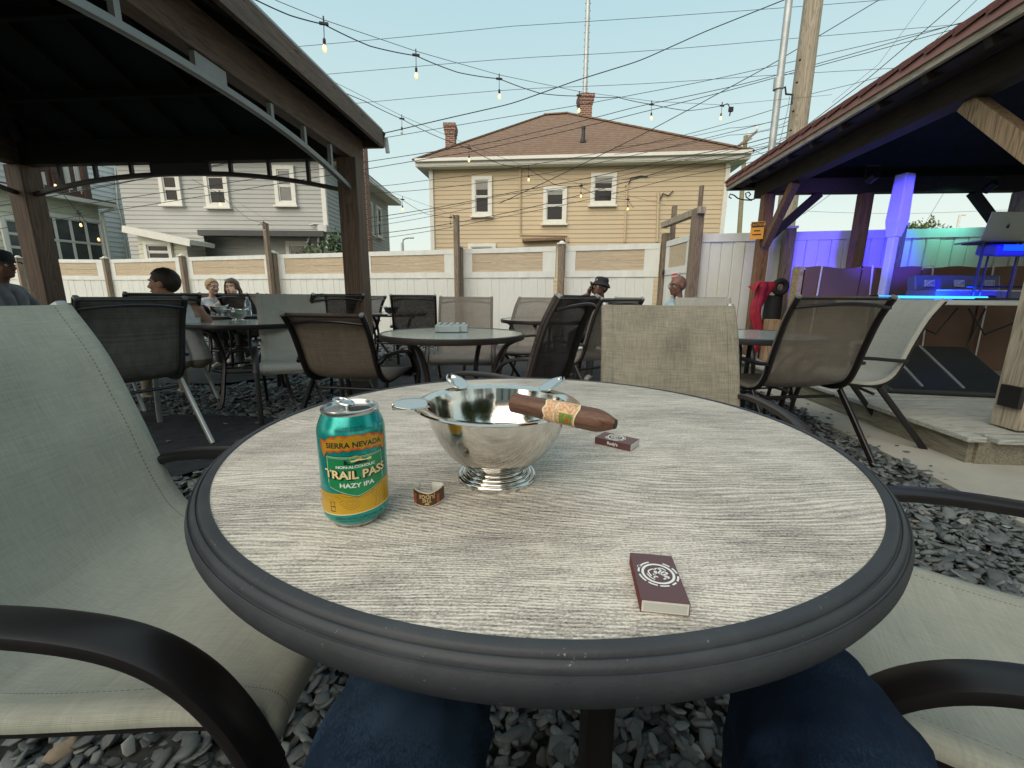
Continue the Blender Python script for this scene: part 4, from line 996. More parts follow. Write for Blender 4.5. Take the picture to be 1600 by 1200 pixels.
wire([(520, 260, 10), (695, 234, 10), (800, 215, 10), (1000, 165, 10), (1200, 122, 10), (1530, 26, 10)], .009, 'upper of two close cables crossing the brown roof', .02)
wire([(520, 272, 10), (692, 244, 10), (800, 223, 10), (1000, 176, 10), (1230, 116, 10), (1515, 38, 10)], .009, 'lower of two close cables crossing the brown roof', .02)
wire([(560, 292, 10), (662, 282, 10), (800, 262, 10), (1040, 218, 10), (1237, 162, 8.3)], .007, 'wire grazing the eave of the beige house towards the thick pole', .03)
wire([(560, 302, 10), (700, 292, 10), (900, 262, 10), (1237, 182, 8.3)], .007, 'wire along the beige house eave just below its neighbour', .03)
wire([(780, 318, 9), (862, 280, 9), (1000, 212, 9), (1075, 172, 9), (1200, 104, 9), (1280, 56, 9), (1390, -10, 9)], .0095, 'steep dark cable rising from the beige wall to the upper right sky', 0)
for i, (y0, y1, y2) in enumerate(((338, 300, 205), (352, 318, 212), (364, 331, 219), (345, 309, 226), (372, 336, 236))):
    wire([(566, y0 + 4, 11), (800, y1 - 8 * (i % 2), 11), (1060, y2 + 40, 10.5), (1236, y2, 8.3)], (.010, .007, .010, .007, .008)[i],
         ('highest', 'second', 'third', 'fourth', 'lowest')[i] + ' of the bundle of service wires fanning over the beige wall to the thick pole', .05)
wire([(1262, 195, 8.3), (1350, 128, 8.3), (1440, 52, 8), (1500, 0, 8)], .009, 'dark cable climbing steeply right from the thick pole', 0)
wire([(1300, 160, 9), (1373, 100, 9), (1447, 0, 9)], .005, 'faint thin wire climbing right of the thick pole', 0, M_wire2)
wire([(1430, 98, 9), (1447, 77, 9), (1530, -4, 9)], .007, 'short steep wire above the pavilion shingles', 0)
wire([(1262, 148, 8.3), (1330, 132, 8.3), (1460, 98, 8.3)], .006, 'low wire leaving the thick pole towards the shingles', .0, M_wire2)
for i, (ya, yb) in enumerate(((172, 188), (185, 199), (210, 222), (196, 240))):
    wire([(1262, ya + 2, 8.3), (1140, yb + 12, 13), (960, yb + 42, 13)], .008, ('upper', 'middle', 'lower', 'lowest')[i] + ' wire from the thick pole dropping left to the beige house corner', .06)
wire([(1170, 228, 23), (1215, 246, 16), (1262, 190, 9)], .012, 'sagging service drop between distant pole and thick pole', .1)
wire([(1183, 205, 23), (1213, 198, 14), (1262, 172, 9)], .009, 'wire from distant crossarm to the thick pole', .02)
wire([(1262, 330, 9), (1450, 333, 9), (1600, 326, 9)], .004, 'faint level wire seen below the pavilion beam', .02, M_wire2)
wire([(1445, 350, 12), (1478, 296, 12)], .006, 'short slanting wire left of the pavilion back brace', 0, M_wire2)
wire([(1255, 335, 9), (1300, 302, 8.5), (1345, 270, 8)], .006, 'short wire rising under the pavilion eave beside its left post', 0, M_wire2)
wire([(1215, 235, 7.8), (1231, 170, 7.8), (1234, 150, 7.8)], .005, 'thin ground wire along the conduit mast', 0, M_wire2)

# ------------------------------------------------------------------ strings of lights
M_bulbglass, tg_, bg_ = newmat('bulb_glass')
bg_.inputs['Base Color'].default_value = (1, 0.85, 0.62, 1); bg_.inputs['Roughness'].default_value = 0.08
bg_.inputs['Transmission Weight'].default_value = 0.85; bg_.inputs['IOR'].default_value = 1.25
bg_.inputs['Emission Color'].default_value = (1.0, 0.50, 0.15, 1); bg_.inputs['Emission Strength'].default_value = 0.45
M_bulboff, tg2, bg2 = newmat('clear_bulb_glass')
bg2.inputs['Base Color'].default_value = (0.85, 0.88, 0.86, 1); bg2.inputs['Roughness'].default_value = 0.08; bg2.inputs['Transmission Weight'].default_value = 0.8; bg2.inputs['IOR'].default_value = 1.25
sock_me = MB().tube([(0, 0, 0), (0, 0, -0.08)], 0.0026, 5).lathe([(0.006, -0.078), (0.0095, -0.084), (0.0095, -0.108), (0.007, -0.112)], 10).mesh('socket', M_wire)
bprof = [(0.006, -0.112), (0.0105, -0.121), (0.0145, -0.135), (0.0138, -0.146), (0.008, -0.155), (0.0, -0.158)]
glass_me = MB().lathe(bprof, 12).mesh('bulb', M_bulbglass)
glass2_me = MB().lathe(bprof, 12).mesh('bulb', M_bulboff)
fil_me = MB().tube([(0, 0, -0.118), (0.0025, 0, -0.126), (-0.002, 0, -0.136), (0.0015, 0, -0.147)], 0.0038, 6).mesh('filament', M_bulbglow)
clip_me = MB().box((0, 0, 0.004), (0.055, 0.014, 0.014)).box((0, 0, 0.02), (0.008, 0.008, 0.05)).mesh('clip', M_wire, False)
def string_light(lab, pts, guy, bulbs, r=0.0034, off=(), k=1.0, plug=None):
    P = [atY(*p) for p in pts]
    t = thing('string_lights', lab, 'string lights', P[0])
    out = []
    for i in range(len(P) - 1):
        for j in range(10 + (i == len(P) - 2)):
            u = j / 10; sg_ = 0.012 * (P[i + 1] - P[i]).length
            out.append(P[i].lerp(P[i + 1], u) - Vector((0, 0, sg_ * 4 * u * (1 - u) * (1 if i < 40 else 0))))
    part('cable', MB().tube(out, r, 6), M_wire, t, world=True)
    if guy: part('support_wire', MB().tube([atY(*p) for p in guy], 0.0022, 4), M_wire2, t, world=True)
    for i, (x, y, Y) in enumerate(bulbs):
        q = atY(x, y, Y) - Vector(t.location)
        s_ = link('socket', sock_me, t, q, (0.04 * math.sin(i * 2.1), 0.05 * math.cos(i * 1.7), i)); s_.scale = (k, k, k)
        link('clip', clip_me, t, q, (0, 0, 0.2)).scale = (k, k, k)
        link('bulb', glass2_me if i in off else glass_me, s_)
        if i not in off: link('filament', fil_me, s_)
    if plug: part('plug', MB().box(atY(*plug), (0.05, 0.03, 0.05)).tube([P[-1], atY(plug[0] - 5, plug[1] - 9, plug[2]), atY(*plug)], 0.006, 5).tube([atY(*plug), atY(plug[0] - 2, plug[1] + 10, plug[2])], 0.008, 5), M_wire, t, world=True)
    return t
SA = [(380, -8, 2.7), (400, 0, 2.8), (453, 24, 2.95), (506, 38, 3.1), (578, 72, 3.4), (650, 87, 3.7), (715, 113, 4.0), (780, 123, 4.3), (845, 146, 4.6), (905, 150, 4.9), (965, 152, 5.2), (1018, 163, 5.4), (1075, 173, 5.6), (1128, 165, 5.8)]
string_light('upper string of warm bulbs draped across the sky from the gazebo', SA,
    [(430, 0, 2.9), (506, 31, 3.1), (650, 80, 3.7), (780, 117, 4.3), (905, 143, 4.9), (1018, 158, 5.4), (1128, 164, 5.8), (1300, 148, 6.5)],
    [(506, 38, 3.1), (650, 87, 3.7), (780, 124, 4.3), (905, 150, 4.9), (1018, 164, 5.4), (1128, 166, 5.8)], k=1.0, plug=(1142, 171, 5.8))
SB = [(488, 120, 4.2), (507, 130, 4.4), (570, 158, 4.8), (628, 186, 5.2), (680, 212, 5.5), (733, 232, 5.8), (780, 256, 6.0), (826, 264, 6.3), (868, 289, 6.5), (908, 292, 6.7), (935, 306, 6.8), (981, 312, 7.0), (990, 325, 7.0)]
string_light('middle string of bulbs running over the beige house roof and wall', SB,
    [(470, 102, 4.2), (628, 181, 5.2), (733, 227, 5.8), (826, 262, 6.3), (908, 288, 6.7), (1040, 320, 7.2)],
    [(628, 186, 5.2), (733, 232, 5.8), (826, 264, 6.3), (908, 291, 6.7), (981, 312, 7.0)], off=(0,), k=1.0)
string_light('short string of warm bulbs hanging under the gazebo eave by the sunroom', [(60, 220, 5.0), (85, 275, 5.0), (100, 305, 5.05), (123, 333, 5.1), (140, 352, 5.15), (152, 362, 5.2)], None,
    [(84, 272, 5.0), (123, 334, 5.1), (150, 357, 5.15)], k=0.9)
string_light('single warm bulb on a drooping wire in front of the grey house', [(300, 280, 7.2), (343, 302, 7.2), (365, 322, 8.4), (390, 343, 9.4), (410, 348, 9.7), (424, 352, 9.8)], [(330, 290, 7.2), (424, 348, 9.8)],
    [(343, 303, 7.2), (412, 348, 9.7)], off=(1,), k=1.15)
string_light('wire with one lit bulb sagging from the grey house eave to the fence pole', [(560, 262, 6.5), (600, 300, 7.0), (630, 313, 7.3), (665, 334, 8.0), (690, 338, 8.3), (714, 342, 8.4)], [(600, 296, 7), (714, 338, 8.4)],
    [(629, 312, 7.3), (704, 340, 8.4)], off=(1,), k=1.1)

# ------------------------------------------------------------------ what stands behind the viewer, seen mirrored in the steel bowl
bhh = thing('white_house', 'white gabled house behind the viewer, mirrored in the steel bowl', 'house', (-4.5, -13, 0))
part('siding', siding((1.0, -12, 0), (-9.5, -12, 0), 0, 5.2, 0.2, 0.02, (0, 1, 0)), M_whs, bhh, world=True, smooth=False, kind='stuff')
part('siding', siding((1.0, -19, 0), (1.0, -12, 0), 0, 5.2, 0.2, 0.02, (1, 0, 0)), M_whs, bhh, world=True, smooth=False, kind='stuff')
part('roof', MB().add([(-10, -11.6, 5.2), (1.5, -11.6, 5.2), (1.5, -15.5, 8.0), (-10, -15.5, 8.0), (-10, -19.4, 5.2), (1.5, -19.4, 5.2)], [(0, 1, 2, 3), (3, 2, 5, 4), (0, 3, 4), (1, 5, 2)]), M_shingd, bhh, world=True, smooth=False)
for x in (-7.5, -4.5, -1.5): window(bhh, (x, -12, 3.9), 0.9, 1.4, (-1, 0, 0), (0, 1, 0))
for i, (x, y, h, s_, lab) in enumerate(((4.8, -8, 9.5, 3.3, 'broad dark tree behind the viewer, mirrored at the right inside the bowl'), (10.5, -5, 10.5, 3.6, 'tall dark tree far right behind the viewer, mirrored in the bowl'), (-12, -5, 9.0, 3.4, 'dark tree far left behind the viewer, mirrored in the bowl'))):
    tb_ = thing('tree', lab, 'tree', (x, y, 0)); part('trunk', MB().tube([(0, 0, 0), (.1, 0, 2.5), (0, .1, h * .8)], [.25, .18, .06], 8), M_bark, tb_)
    foliage(tb_, [(0, 0, h * .62, s_), (-s_ * .6, 0, h * .5, s_ * .7), (s_ * .6, .2, h * .52, s_ * .7), (0, 0, h * .85, s_ * .65)], 9000, .17, M_leaf, 20 + i)
# ------------------------------------------------------------------ sling chairs
def catmull(pts, n=6):
    P = [Vector(p) for p in pts]; P = [P[0] * 2 - P[1]] + P + [P[-1] * 2 - P[-2]]; out = []
    for i in range(1, len(P) - 2):
        for k in range(n):
            t = k / n; a, b, c, d = P[i - 1], P[i], P[i + 1], P[i + 2]
            out.append(0.5 * ((2 * b) + (c - a) * t + (2 * a - 5 * b + 4 * c - d) * t * t + (3 * b - a - 3 * c + d) * t ** 3))
    out.append(P[-2]); return out
F_black = mat('chair_frame_black', (0.017, 0.015, 0.016), 0.36, 0.35, var=0.12, scale=20, bump=0.03, bscale=250, bdist=0.001)
F_brown = mat('chair_frame_brown', (0.042, 0.034, 0.032), 0.4, 0.35, var=0.12, scale=20, bump=0.03, bscale=250, bdist=0.001)
F_grey = mat('chair_frame_grey', (0.045, 0.047, 0.052), 0.42, 0.4, var=0.12, scale=20, bump=0.03, bscale=250, bdist=0.001)
M_cap = mat('rail_end_cap', (0.34, 0.35, 0.35), 0.35, 0.6, var=0.05, bump=0)
S_sage = sling('sling_sage', (0.47, 0.48, 0.41), (0.29, 0.30, 0.255), 0.0, (150, 170), 0.5, 0.8)
S_linen = sling('sling_linen', (0.36, 0.33, 0.26), (0.17, 0.155, 0.12), 0.0, (120, 150), 0.6, 1.25)
S_taupe = sling('sling_taupe_open', (0.27, 0.24, 0.20), (0.19, 0.165, 0.135), 0.37, (80, 90), 0.6, 1)
S_dark = sling('sling_dark_striped', (0.10, 0.075, 0.07), (0.02, 0.015, 0.016), 0.20, (4, 70), 0.6, 1.3)
S_brown = sling('sling_brown', (0.22, 0.18, 0.14), (0.12, 0.097, 0.075), 0.06, (60, 60), 0.6, 1.2)
S_char = sling('sling_charcoal', (0.20, 0.195, 0.175), (0.085, 0.083, 0.076), 0.07, (6, 60), 0.6, 1.2)
S_light = sling('sling_light_grey', (0.40, 0.40, 0.36), (0.30, 0.30, 0.27), 0.05, (70, 70), 0.6, 1)
S_mesh = sling('sling_open_mesh', (0.32, 0.28, 0.24), (0.22, 0.19, 0.165), 0.38, (60, 60), 0.6, 1)
def make_chair(label, frame, cloth, hw=0.25, bh=0.935, armw=0.045, legm=None, group='patio chairs', back_w=1.0, name='patio_chair', lo=False, cross=True):
    t = thing(name, label, 'chair', (0, 0, 0), 0, group)
    legm = legm or frame
    k = (bh - 0.44) / (0.935 - 0.44)
    prof = [(.235, .372), (.255, .395), (.243, .421), (.16, .424), (.02, .411), (-.09, .403), (-.165, .413), (-.222, .450), (-.260, .44 + .085 * k), (-.305, .44 + .24 * k), (-.355, .44 + .385 * k), (-.415, bh)]
    cur = catmull([(0, y, z) for y, z in prof], 5)
    m = len(cur) - 1; js = 5 * 7     # seat | back joint
    def surf(i0, i1, name_, lift=0.0):
        W1 = hw + .0145; cols = [(-W1, .0), (-W1 + .0006, .009), (-W1 + .005, .0162), (-hw + .010, .0172)] + [((-1 + 2 * q / 10) * (hw - .03), .0165) for q in range(11)] + [(hw - .010, .0172), (W1 - .005, .0162), (W1 - .0006, .009), (W1, .0)]
        nv = len(cols) - 1; mb = MB(); mb.uv = {}
        for i in range(i0, i1 + 1):
            p = cur[i]; tg = (cur[min(i + 1, m)] - cur[max(i - 1, 0)]).normalized(); nrm = Vector((0, tg.z, -tg.y))
            for j in range(nv + 1):
                x, wrapd = cols[j]; v = x / W1
                edge = min(i / 8, (m - i) / 8, 1.0)
                sagd = (0.017 * (1 - v * v) + 0.0035 * noise.noise(Vector((x * 9 + hw * 50, i * .25, bh * 9)))) * edge if abs(x) < hw - .015 else 0.0
                q = p + Vector((x, 0, 0)) + nrm * (wrapd - sagd)
                mb.v.append(tuple(q)); mb.uv[len(mb.v) - 1] = (v / 2 + .5, i / m * 2.0)
        for i in range(i1 - i0):
            for j in range(nv):
                a = i * (nv + 1) + j; mb.f.append((a, a + 1, a + nv + 2, a + nv + 1))
        o = part(name_, mb, cloth, t, ang=80)
        if True:
            md = o.modifiers.new('thickness', 'SOLIDIFY'); md.thickness = 0.0020; md.use_rim = False
        return o
    surf(0, js, 'seat'); surf(js, m, 'backrest')
    for s in (-1, 1):
        part('side_rail', MB().strap([Vector((s * hw, 0, 0)) + p for p in cur[2:]], 0.024, 0.036, n=10), frame, t)
        e = cur[-1]; d = (cur[-1] - cur[-2]).normalized()
        part('rail_cap', MB().strap([Vector((s * hw, 0, 0)) + e, Vector((s * hw, 0, 0)) + e + d * 0.012], 0.0255, 0.0315, n=10), M_cap, t)
        ax = s * (hw + 0.034)
        arm = catmull([(s * (hw + .012), -.285, .420 + .15 * k), (ax, -.22, .572), (ax, -.09, .578), (ax, .04, .575), (ax, .135, .558), (ax, .200, .520), (ax, .245, .46), (ax, .278, .38)], 5)
        part('armrest', MB().strap(arm, armw, 0.022, n=12), frame, t)
        part('leg', MB().strap([(ax, .278, .38), (ax, .300, .28), (ax, .318, .14), (ax, .330, 0.0)], [armw][0] * 0.86, 0.024, n=12), legm, t)
        part('leg', MB().strap([(s * (hw + .012), -.17, .392), (s * (hw + .014), -.28, .25), (s * (hw + .016), -.47, 0.0)], 0.024, 0.036, n=10), legm, t)
        part('bolt', MB().tube([(s * (hw + .03), .24, .385), (s * (hw + .058), .24, .385)], 0.007, 8), M_cap, t)
    part('crossbar', MB().tube([(-hw, .235, .385), (hw, .235, .385)], 0.012, 8), frame, t)
    part('crossbar', MB().tube([(-hw, -.15, .345), (hw, -.15, .345)], 0.010, 8), frame, t)
    if cross:
        zt_ = bh - 0.055
        part('crossbar', MB().tube([(-hw + 2 * hw * i / 12, -.40 - 0.055 * math.sin(PI * i / 12) + (0.935 - bh) * .3, zt_ + 0.022 * math.sin(PI * i / 12)) for i in range(13)], 0.009, 8), frame, t)
    part('crossbar', MB().tube([(-hw, -.415, bh - .008), (hw, -.415, bh - .008)], 0.007, 6), frame, t)
    return t
def aim(dx, dy): return math.atan2(dy, dx) - PI / 2
ch1 = make_chair('large sage sling chair with broad black arms on the left of the wood top table', F_black, S_sage, 0.235, 0.91, 0.05)
ch1.location = (-0.560, 0.680, 0); ch1.rotation_euler = (0, 0, aim(1, -0.02))
c2_ = make_chair('large sage sling chair with black arms at the lower right of the wood top table', F_black, S_sage, 0.212, 0.91, 0.05)
c2_.location = (0.742, 0.522, 0); c2_.rotation_euler = (0, 0, aim(-0.88, 0.47))
c3_ = make_chair('beige linen weave chair pulled up to the far side of the wood top table', F_brown, S_linen, 0.255, 0.905, 0.04)
c3_.location = (0.605, 1.40, 0); c3_.rotation_euler = (0, 0, aim(-0.10, -0.99))
c4_ = make_chair('dark striped high back chair beside the round glass table, turned to the left', F_brown, S_dark, 0.25, 0.945, 0.045)
c4_.location = (-0.04, 2.27, 0); c4_.rotation_euler = (0, 0, aim(-0.87, 0.5))
c5_ = make_chair('brown sling chair with silver capped rails seen from behind, directly beyond the can', F_black, S_brown, 0.245, 0.83, 0.04)
c5_.location = (-1.03, 2.87, 0); c5_.rotation_euler = (0, 0, aim(0.15, 0.99))
c6_ = make_chair('charcoal striped chair with pale rear leg, right of the big sage chair back', F_grey, S_char, 0.24, 0.915, 0.04, legm=M_greymetal)
c6_.location = (-2.46, 2.62, 0); c6_.rotation_euler = (0, 0, aim(-0.85, 0.5))
c7_ = make_chair('olive grey chair in which the man in a white tank top sits', F_black, S_light, 0.25, 0.94, 0.04, legm=M_greymetal)
c7_.location = (-3.22, 3.82, 0); c7_.rotation_euler = (0, 0, aim(-0.8, 0.55))
c8_ = make_chair('light grey sling chair turned towards the viewer behind the brown chair', F_black, S_light, 0.25, 0.94, 0.04)
c8_.location = (-1.74, 3.42, 0); c8_.rotation_euler = (0, 0, aim(0.47, -0.88))
c13 = make_chair('large see-through taupe chair with arched back bar near the stage', F_black, S_taupe, 0.285, 0.955, 0.045)
c13.location = (1.74, 2.74, 0); c13.rotation_euler = (0, 0, aim(-0.12, 0.99))
c14 = dup(c8_, (2.28, 2.98, 0), aim(-0.95, 0.3), 'pale grey sling chair seen edge on between the see-through chair and the stage')
c12 = make_chair('open mesh chair facing the viewer behind the grey ashtray block', F_brown, S_mesh, 0.25, 0.93, 0.04)
c12.location = (-0.45, 3.86, 0); c12.rotation_euler = (0, 0, aim(0.02, -1))
dup(c12, (-0.07, 4.25, 0), aim(-0.75, -0.65), 'second open mesh chair overlapping the first, its frame slanting down to the right')
dup(c12, (0.62, 3.75, 0), aim(-0.6, 0.8), 'open mesh chair half hidden behind the dark striped high back chair')
c11 = dup(c4_, (-1.22, 5.45, 0), aim(-0.15, 0.98), 'dark framed chair alone before the white fence, left of the mesh chairs')
dup(c4_, (-1.93, 4.25, 0), aim(-0.8, 0.6), 'small dark backed chair in front of the gazebo post')
dup(c8_, (-2.95, 6.1, 0), aim(-0.5, 0.85), 'grey sling chair left of the gazebo post, near the fence')
dup(c4_, (-3.35, 5.75, 0), aim(0.3, 0.95), 'dark backed chair behind the light grey sling chair')
dup(c12, (-2.35, 6.3, 0), aim(-0.9, 0.2), 'brown mesh chair whose edge shows just right of the gazebo post')
dup(c8_, (1.10, 5.35, 0), aim(-0.75, -0.35), 'light chair holding the man in the black bucket hat')
dup(c8_, (1.86, 3.98, 0), aim(-0.15, -1), 'light grey chair facing the viewer beside the bald man')
dup(c4_, (2.1, 5.3, 0), aim(-0.9, -0.35), 'dark chair under the bald man with glasses')
dup(c4_, (-3.88, 6.1, 0), aim(0.2, -1), 'chair of the woman in the black tank top')
dup(c4_, (-4.42, 6.35, 0), aim(0.75, -0.6), 'chair of the fair haired person in profile')
dup(c4_, (-4.68, 4.05, 0), aim(0.8, 0.5), 'chair of the man in the dark cap at the left edge')

# ------------------------------------------------------------------ glass topped tables
M_tglass, tg3, bg3 = newmat('frosted_table_glass')
nn_ = N(tg3, 'ShaderNodeTexNoise', Scale=90.0, Detail=3.0); tg3.links.new(coords(tg3), nn_.inputs[0])
bg3.inputs['Base Color'].default_value = (0.30, 0.36, 0.34, 1); bg3.inputs['Roughness'].default_value = 0.16; bg3.inputs['Specular IOR Level'].default_value = 0.9
bumpn(tg3, bg3, nn_.outputs[0], 0.25, 0.002)
def make_table(label, R_=0.48, H_=0.70, frame=F_brown, legr=0.36, top=None):
    t = thing('glass_table', label, 'table', (0, 0, 0), 0, 'round glass tables')
    part('tabletop', MB().lathe([(R_ - 0.012, H_ - 0.008), (R_ - 0.012, H_)], 48), top or M_tglass, t)
    part('rim', MB().lathe([(R_ - 0.014, H_ - 0.03), (R_, H_ - 0.034), (R_ + 0.004, H_ - 0.02), (R_ + 0.002, H_), (R_ - 0.006, H_ + 0.004), (R_ - 0.014, H_ + 0.002)], 48, closed=True), frame, t)
    for k in range(4):
        a = PI / 4 + k * PI / 2; c, s = math.cos(a), math.sin(a)
        pts = catmull([(c * r, s * r, z) for r, z in ((R_ - .02, H_ - .03), (R_ - .10, H_ - .08), (R_ - .16, H_ - .2), (R_ - .18, .38), (R_ - .15, .22), (legr, .08), (legr + .04, 0))], 4)
        part('leg', MB().strap(pts, 0.035, 0.022, side=(-s, c, 0), n=10), frame, t)
    part('ring', MB().tube([((R_ - .175) * math.cos(i * PI / 16), (R_ - .175) * math.sin(i * PI / 16), .3) for i in range(32)], 0.011, 6, closed=True), frame, t)
    part('ring', MB().tube([(.09 * math.cos(i * PI / 8), .09 * math.sin(i * PI / 8), .3) for i in range(16)], 0.008, 6, closed=True), frame, t)
    for k in range(4):
        a = k * PI / 2; c, s = math.cos(a), math.sin(a)
        part('spoke', MB().tube([(c * .09, s * .09, .3), (c * (R_ - .175), s * (R_ - .175), .3)], 0.007, 6), frame, t)
    return t
t4 = make_table('round glass table with a grey ashtray block, beyond the steel bowl'); t4.location = (-0.40, 2.88, 0); t4.rotation_euler = (0, 0, 0.35)
dup(t4, (-2.36, 3.82, 0), 0.6, 'round glass table with a steel bowl between the charcoal and light grey chairs', mats={'chair_frame_brown': F_black})
dup(t4, (1.66, 3.02, 0), 0.2, 'glass table partly hidden behind the beige linen and see-through chairs', mats={'chair_frame_brown': F_grey})
dup(t4, (-1.72, 6.1, 0), 0.2, 'small glass table with steel bowl right of the gazebo post')
dup(t4, (-3.30, 5.15, 0), 0.1, 'glass table with bottle and black cap where the woman sits')
dup(t4, (0.35, 4.75, 0), 0.5, 'glass table behind the dark striped chair near the fence')

# ------------------------------------------------------------------ main table with wood-grain top
TX, TY, TZ = 0.041, 0.727, 0.713
mt_tab = thing('patio_table', 'large round patio table with whitewashed wood grain top and slate grey rim in front', 'table', (TX, TY, 0))
M_top, tt, tb = newmat('whitewashed_wood_grain')
co = coords(tt, (1, 1, 1), (0, 0, R(-2)))
sp = tt.nodes.new('ShaderNodeSeparateXYZ'); tt.links.new(co, sp.inputs[0])
def mathn(op, a, b=None, c=None):
    n = tt.nodes.new('ShaderNodeMath'); n.operation = op
    for i, q in enumerate((a, b, c)):
        if q is None: continue
        if isinstance(q, (int, float)): n.inputs[i].default_value = q
        else: tt.links.new(q, n.inputs[i])
    return n.outputs[0]
def nz(scale, st, det=4.0, rough=0.6, dist=0.0, off=(0, 0, 0)):
    n = N(tt, 'ShaderNodeTexNoise', Scale=scale, Detail=det, Roughness=rough, Distortion=dist)
    mp = tt.nodes.new('ShaderNodeMapping'); mp.inputs['Scale'].default_value = st; mp.inputs['Location'].default_value = off
    tt.links.new(co, mp.inputs[0]); tt.links.new(mp.outputs[0], n.inputs[0]); return n.outputs[0]
warp = nz(1.0, (1.1, 3.4, 1), 1.0, 0.4)
warp2 = nz(1.0, (5, 15, 1), 3.0, 0.5, off=(3, 1, 0))
yv = mathn('MULTIPLY_ADD', warp, 0.36, sp.outputs[1])
yv = mathn('MULTIPLY_ADD', warp2, 0.022, yv)
ph = mathn('MULTIPLY', yv, 2 * PI * 215)
sn1 = mathn('SINE', ph)
ph2 = mathn('MULTIPLY', yv, 2 * PI * 88.0)
sn2 = mathn('SINE', ph2)
fine = nz(1.0, (20, 600, 1), 4.0, 0.75, dist=0.4)
brk = nz(1.0, (14, 60, 1), 4.0, 0.65, off=(7, 2, 0))
grit = nz(1.0, (420, 620, 1), 3.0, 0.7, off=(1, 5, 0))
blot = nz(1.0, (5, 8, 1), 5.0, 0.6, off=(2, 8, 0))
s = mathn('MULTIPLY', mathn('MULTIPLY', sn1, brk), 0.30)
s = mathn('MULTIPLY_ADD', sn2, 0.035, s)
s = mathn('MULTIPLY_ADD', mathn('SUBTRACT', fine, 0.5), 1.5, s)
s = mathn('MULTIPLY_ADD', mathn('SUBTRACT', brk, 0.5), 0.6, s)
s = mathn('MULTIPLY_ADD', mathn('SUBTRACT', grit, 0.5), 1.5, s)
s = mathn('MULTIPLY_ADD', mathn('SUBTRACT', blot, 0.5), 0.9, s)
s = mathn('ADD', s, 0.54)
tt.links.new(ramp(tt, s, [(0.03, (0.12, 0.11, 0.108)), (0.20, (0.30, 0.275, 0.25)), (0.40, (0.50, 0.455, 0.40)), (0.64, (0.62, 0.565, 0.49)), (0.92, (0.76, 0.70, 0.61))]), tb.inputs['Base Color'])
rr2 = tt.nodes.new('ShaderNodeMapRange'); rr2.inputs['To Min'].default_value = 0.62; rr2.inputs['To Max'].default_value = 0.42
tt.links.new(s, rr2.inputs['Value']); tt.links.new(rr2.outputs[0], tb.inputs['Roughness'])
hgt = mathn('MINIMUM', s, 0.62)
bumpn(tt, tb, hgt, 0.75, 0.0022)
RW = 0.4755
part('tabletop', MB().lathe([(RW + .004, TZ - .02), (RW + .004, TZ - 0.0012), (RW, TZ)], 128), M_top, mt_tab, ang=60)
M_rim, tq, bq = newmat('slate_grey_rim')
q1 = N(tq, 'ShaderNodeTexNoise', Scale=9.0, Detail=9.0, Roughness=0.7); tq.links.new(coords(tq), q1.inputs[0])
q2 = N(tq, 'ShaderNodeTexNoise', Scale=330.0, Detail=2.0, Roughness=0.5); tq.links.new(coords(tq), q2.inputs[0])
q3 = N(tq, 'ShaderNodeTexNoise', Scale=26.0, Detail=4.0, Roughness=0.8); tq.links.new(coords(tq, (1, 1, 3)), q3.inputs[0])
cA = ramp(tq, q1.outputs[0], [(0.3, (0.024, 0.027, 0.033)), (0.55, (0.035, 0.039, 0.046)), (0.75, (0.052, 0.057, 0.065))])
fm = tq.nodes.new('ShaderNodeMix'); fm.data_type = 'RGBA'; fm.inputs[7].default_value = (0.22, 0.21, 0.19, 1)
pm_ = N(tq, 'ShaderNodeMath', operation='MULTIPLY'); tq.links.new(q2.outputs[0], pm_.inputs[0]); tq.links.new(q3.outputs[0], pm_.inputs[1])
sm_ = tq.nodes.new('ShaderNodeMapRange'); sm_.inputs['From Min'].default_value = 0.405; sm_.inputs['From Max'].default_value = 0.47; tq.links.new(pm_.outputs[0], sm_.inputs['Value'])
tq.links.new(sm_.outputs[0], fm.inputs[0]); tq.links.new(cA, fm.inputs[6]); tq.links.new(fm.outputs[2], bq.inputs['Base Color'])
rz_ = tq.nodes.new('ShaderNodeMapRange'); rz_.inputs['To Min'].default_value = 0.42; rz_.inputs['To Max'].default_value = 0.7; tq.links.new(q1.outputs[0], rz_.inputs['Value']); tq.links.new(rz_.outputs[0], bq.inputs['Roughness'])
bumpn(tq, bq, q2.outputs[0], 0.25, 0.0010)
rp = [(.474, TZ - .012), (.4760, TZ + .0012), (.4772, TZ + .0024), (.4845, TZ + .0016), (.4868, TZ - .0004), (.4878, TZ - .0036), (.4890, TZ - .0040), (.4900, TZ - .0022), (.4930, TZ - .0036), (.4945, TZ - .0062), (.4950, TZ - .0094), (.4964, TZ - .0098), (.4978, TZ - .0084), (.4995, TZ - .0118), (.5010, TZ - .0175), (.5003, TZ - .0245), (.4965, TZ - .0335), (.4895, TZ - .0420), (.4805, TZ - .0485), (.470, TZ - .0520), (.460, TZ - .0505), (.455, TZ - .035)]
part('rim', MB().lathe(rp, 160, closed=True), M_rim, mt_tab, ang=50)
rsp = MB(); r_ = random.Random(5)
part('underside', MB().lathe([(.459, TZ - .048), (.459, TZ - .022)], 48), M_blackmetal, mt_tab)
for k in range(4):
    a = R(-74) + k * PI / 2; c, s_ = math.cos(a), math.sin(a)
    pts = catmull([(c * r, s_ * r, z) for r, z in ((.43, TZ - .052), (.36, TZ - .075), (.30, TZ - .16), (.275, .40), (.29, .2), (.35, .06), (.39, 0))], 4)
    part('leg', MB().strap(pts, 0.045, 0.028, side=(-s_, c, 0), n=10), F_black, mt_tab)

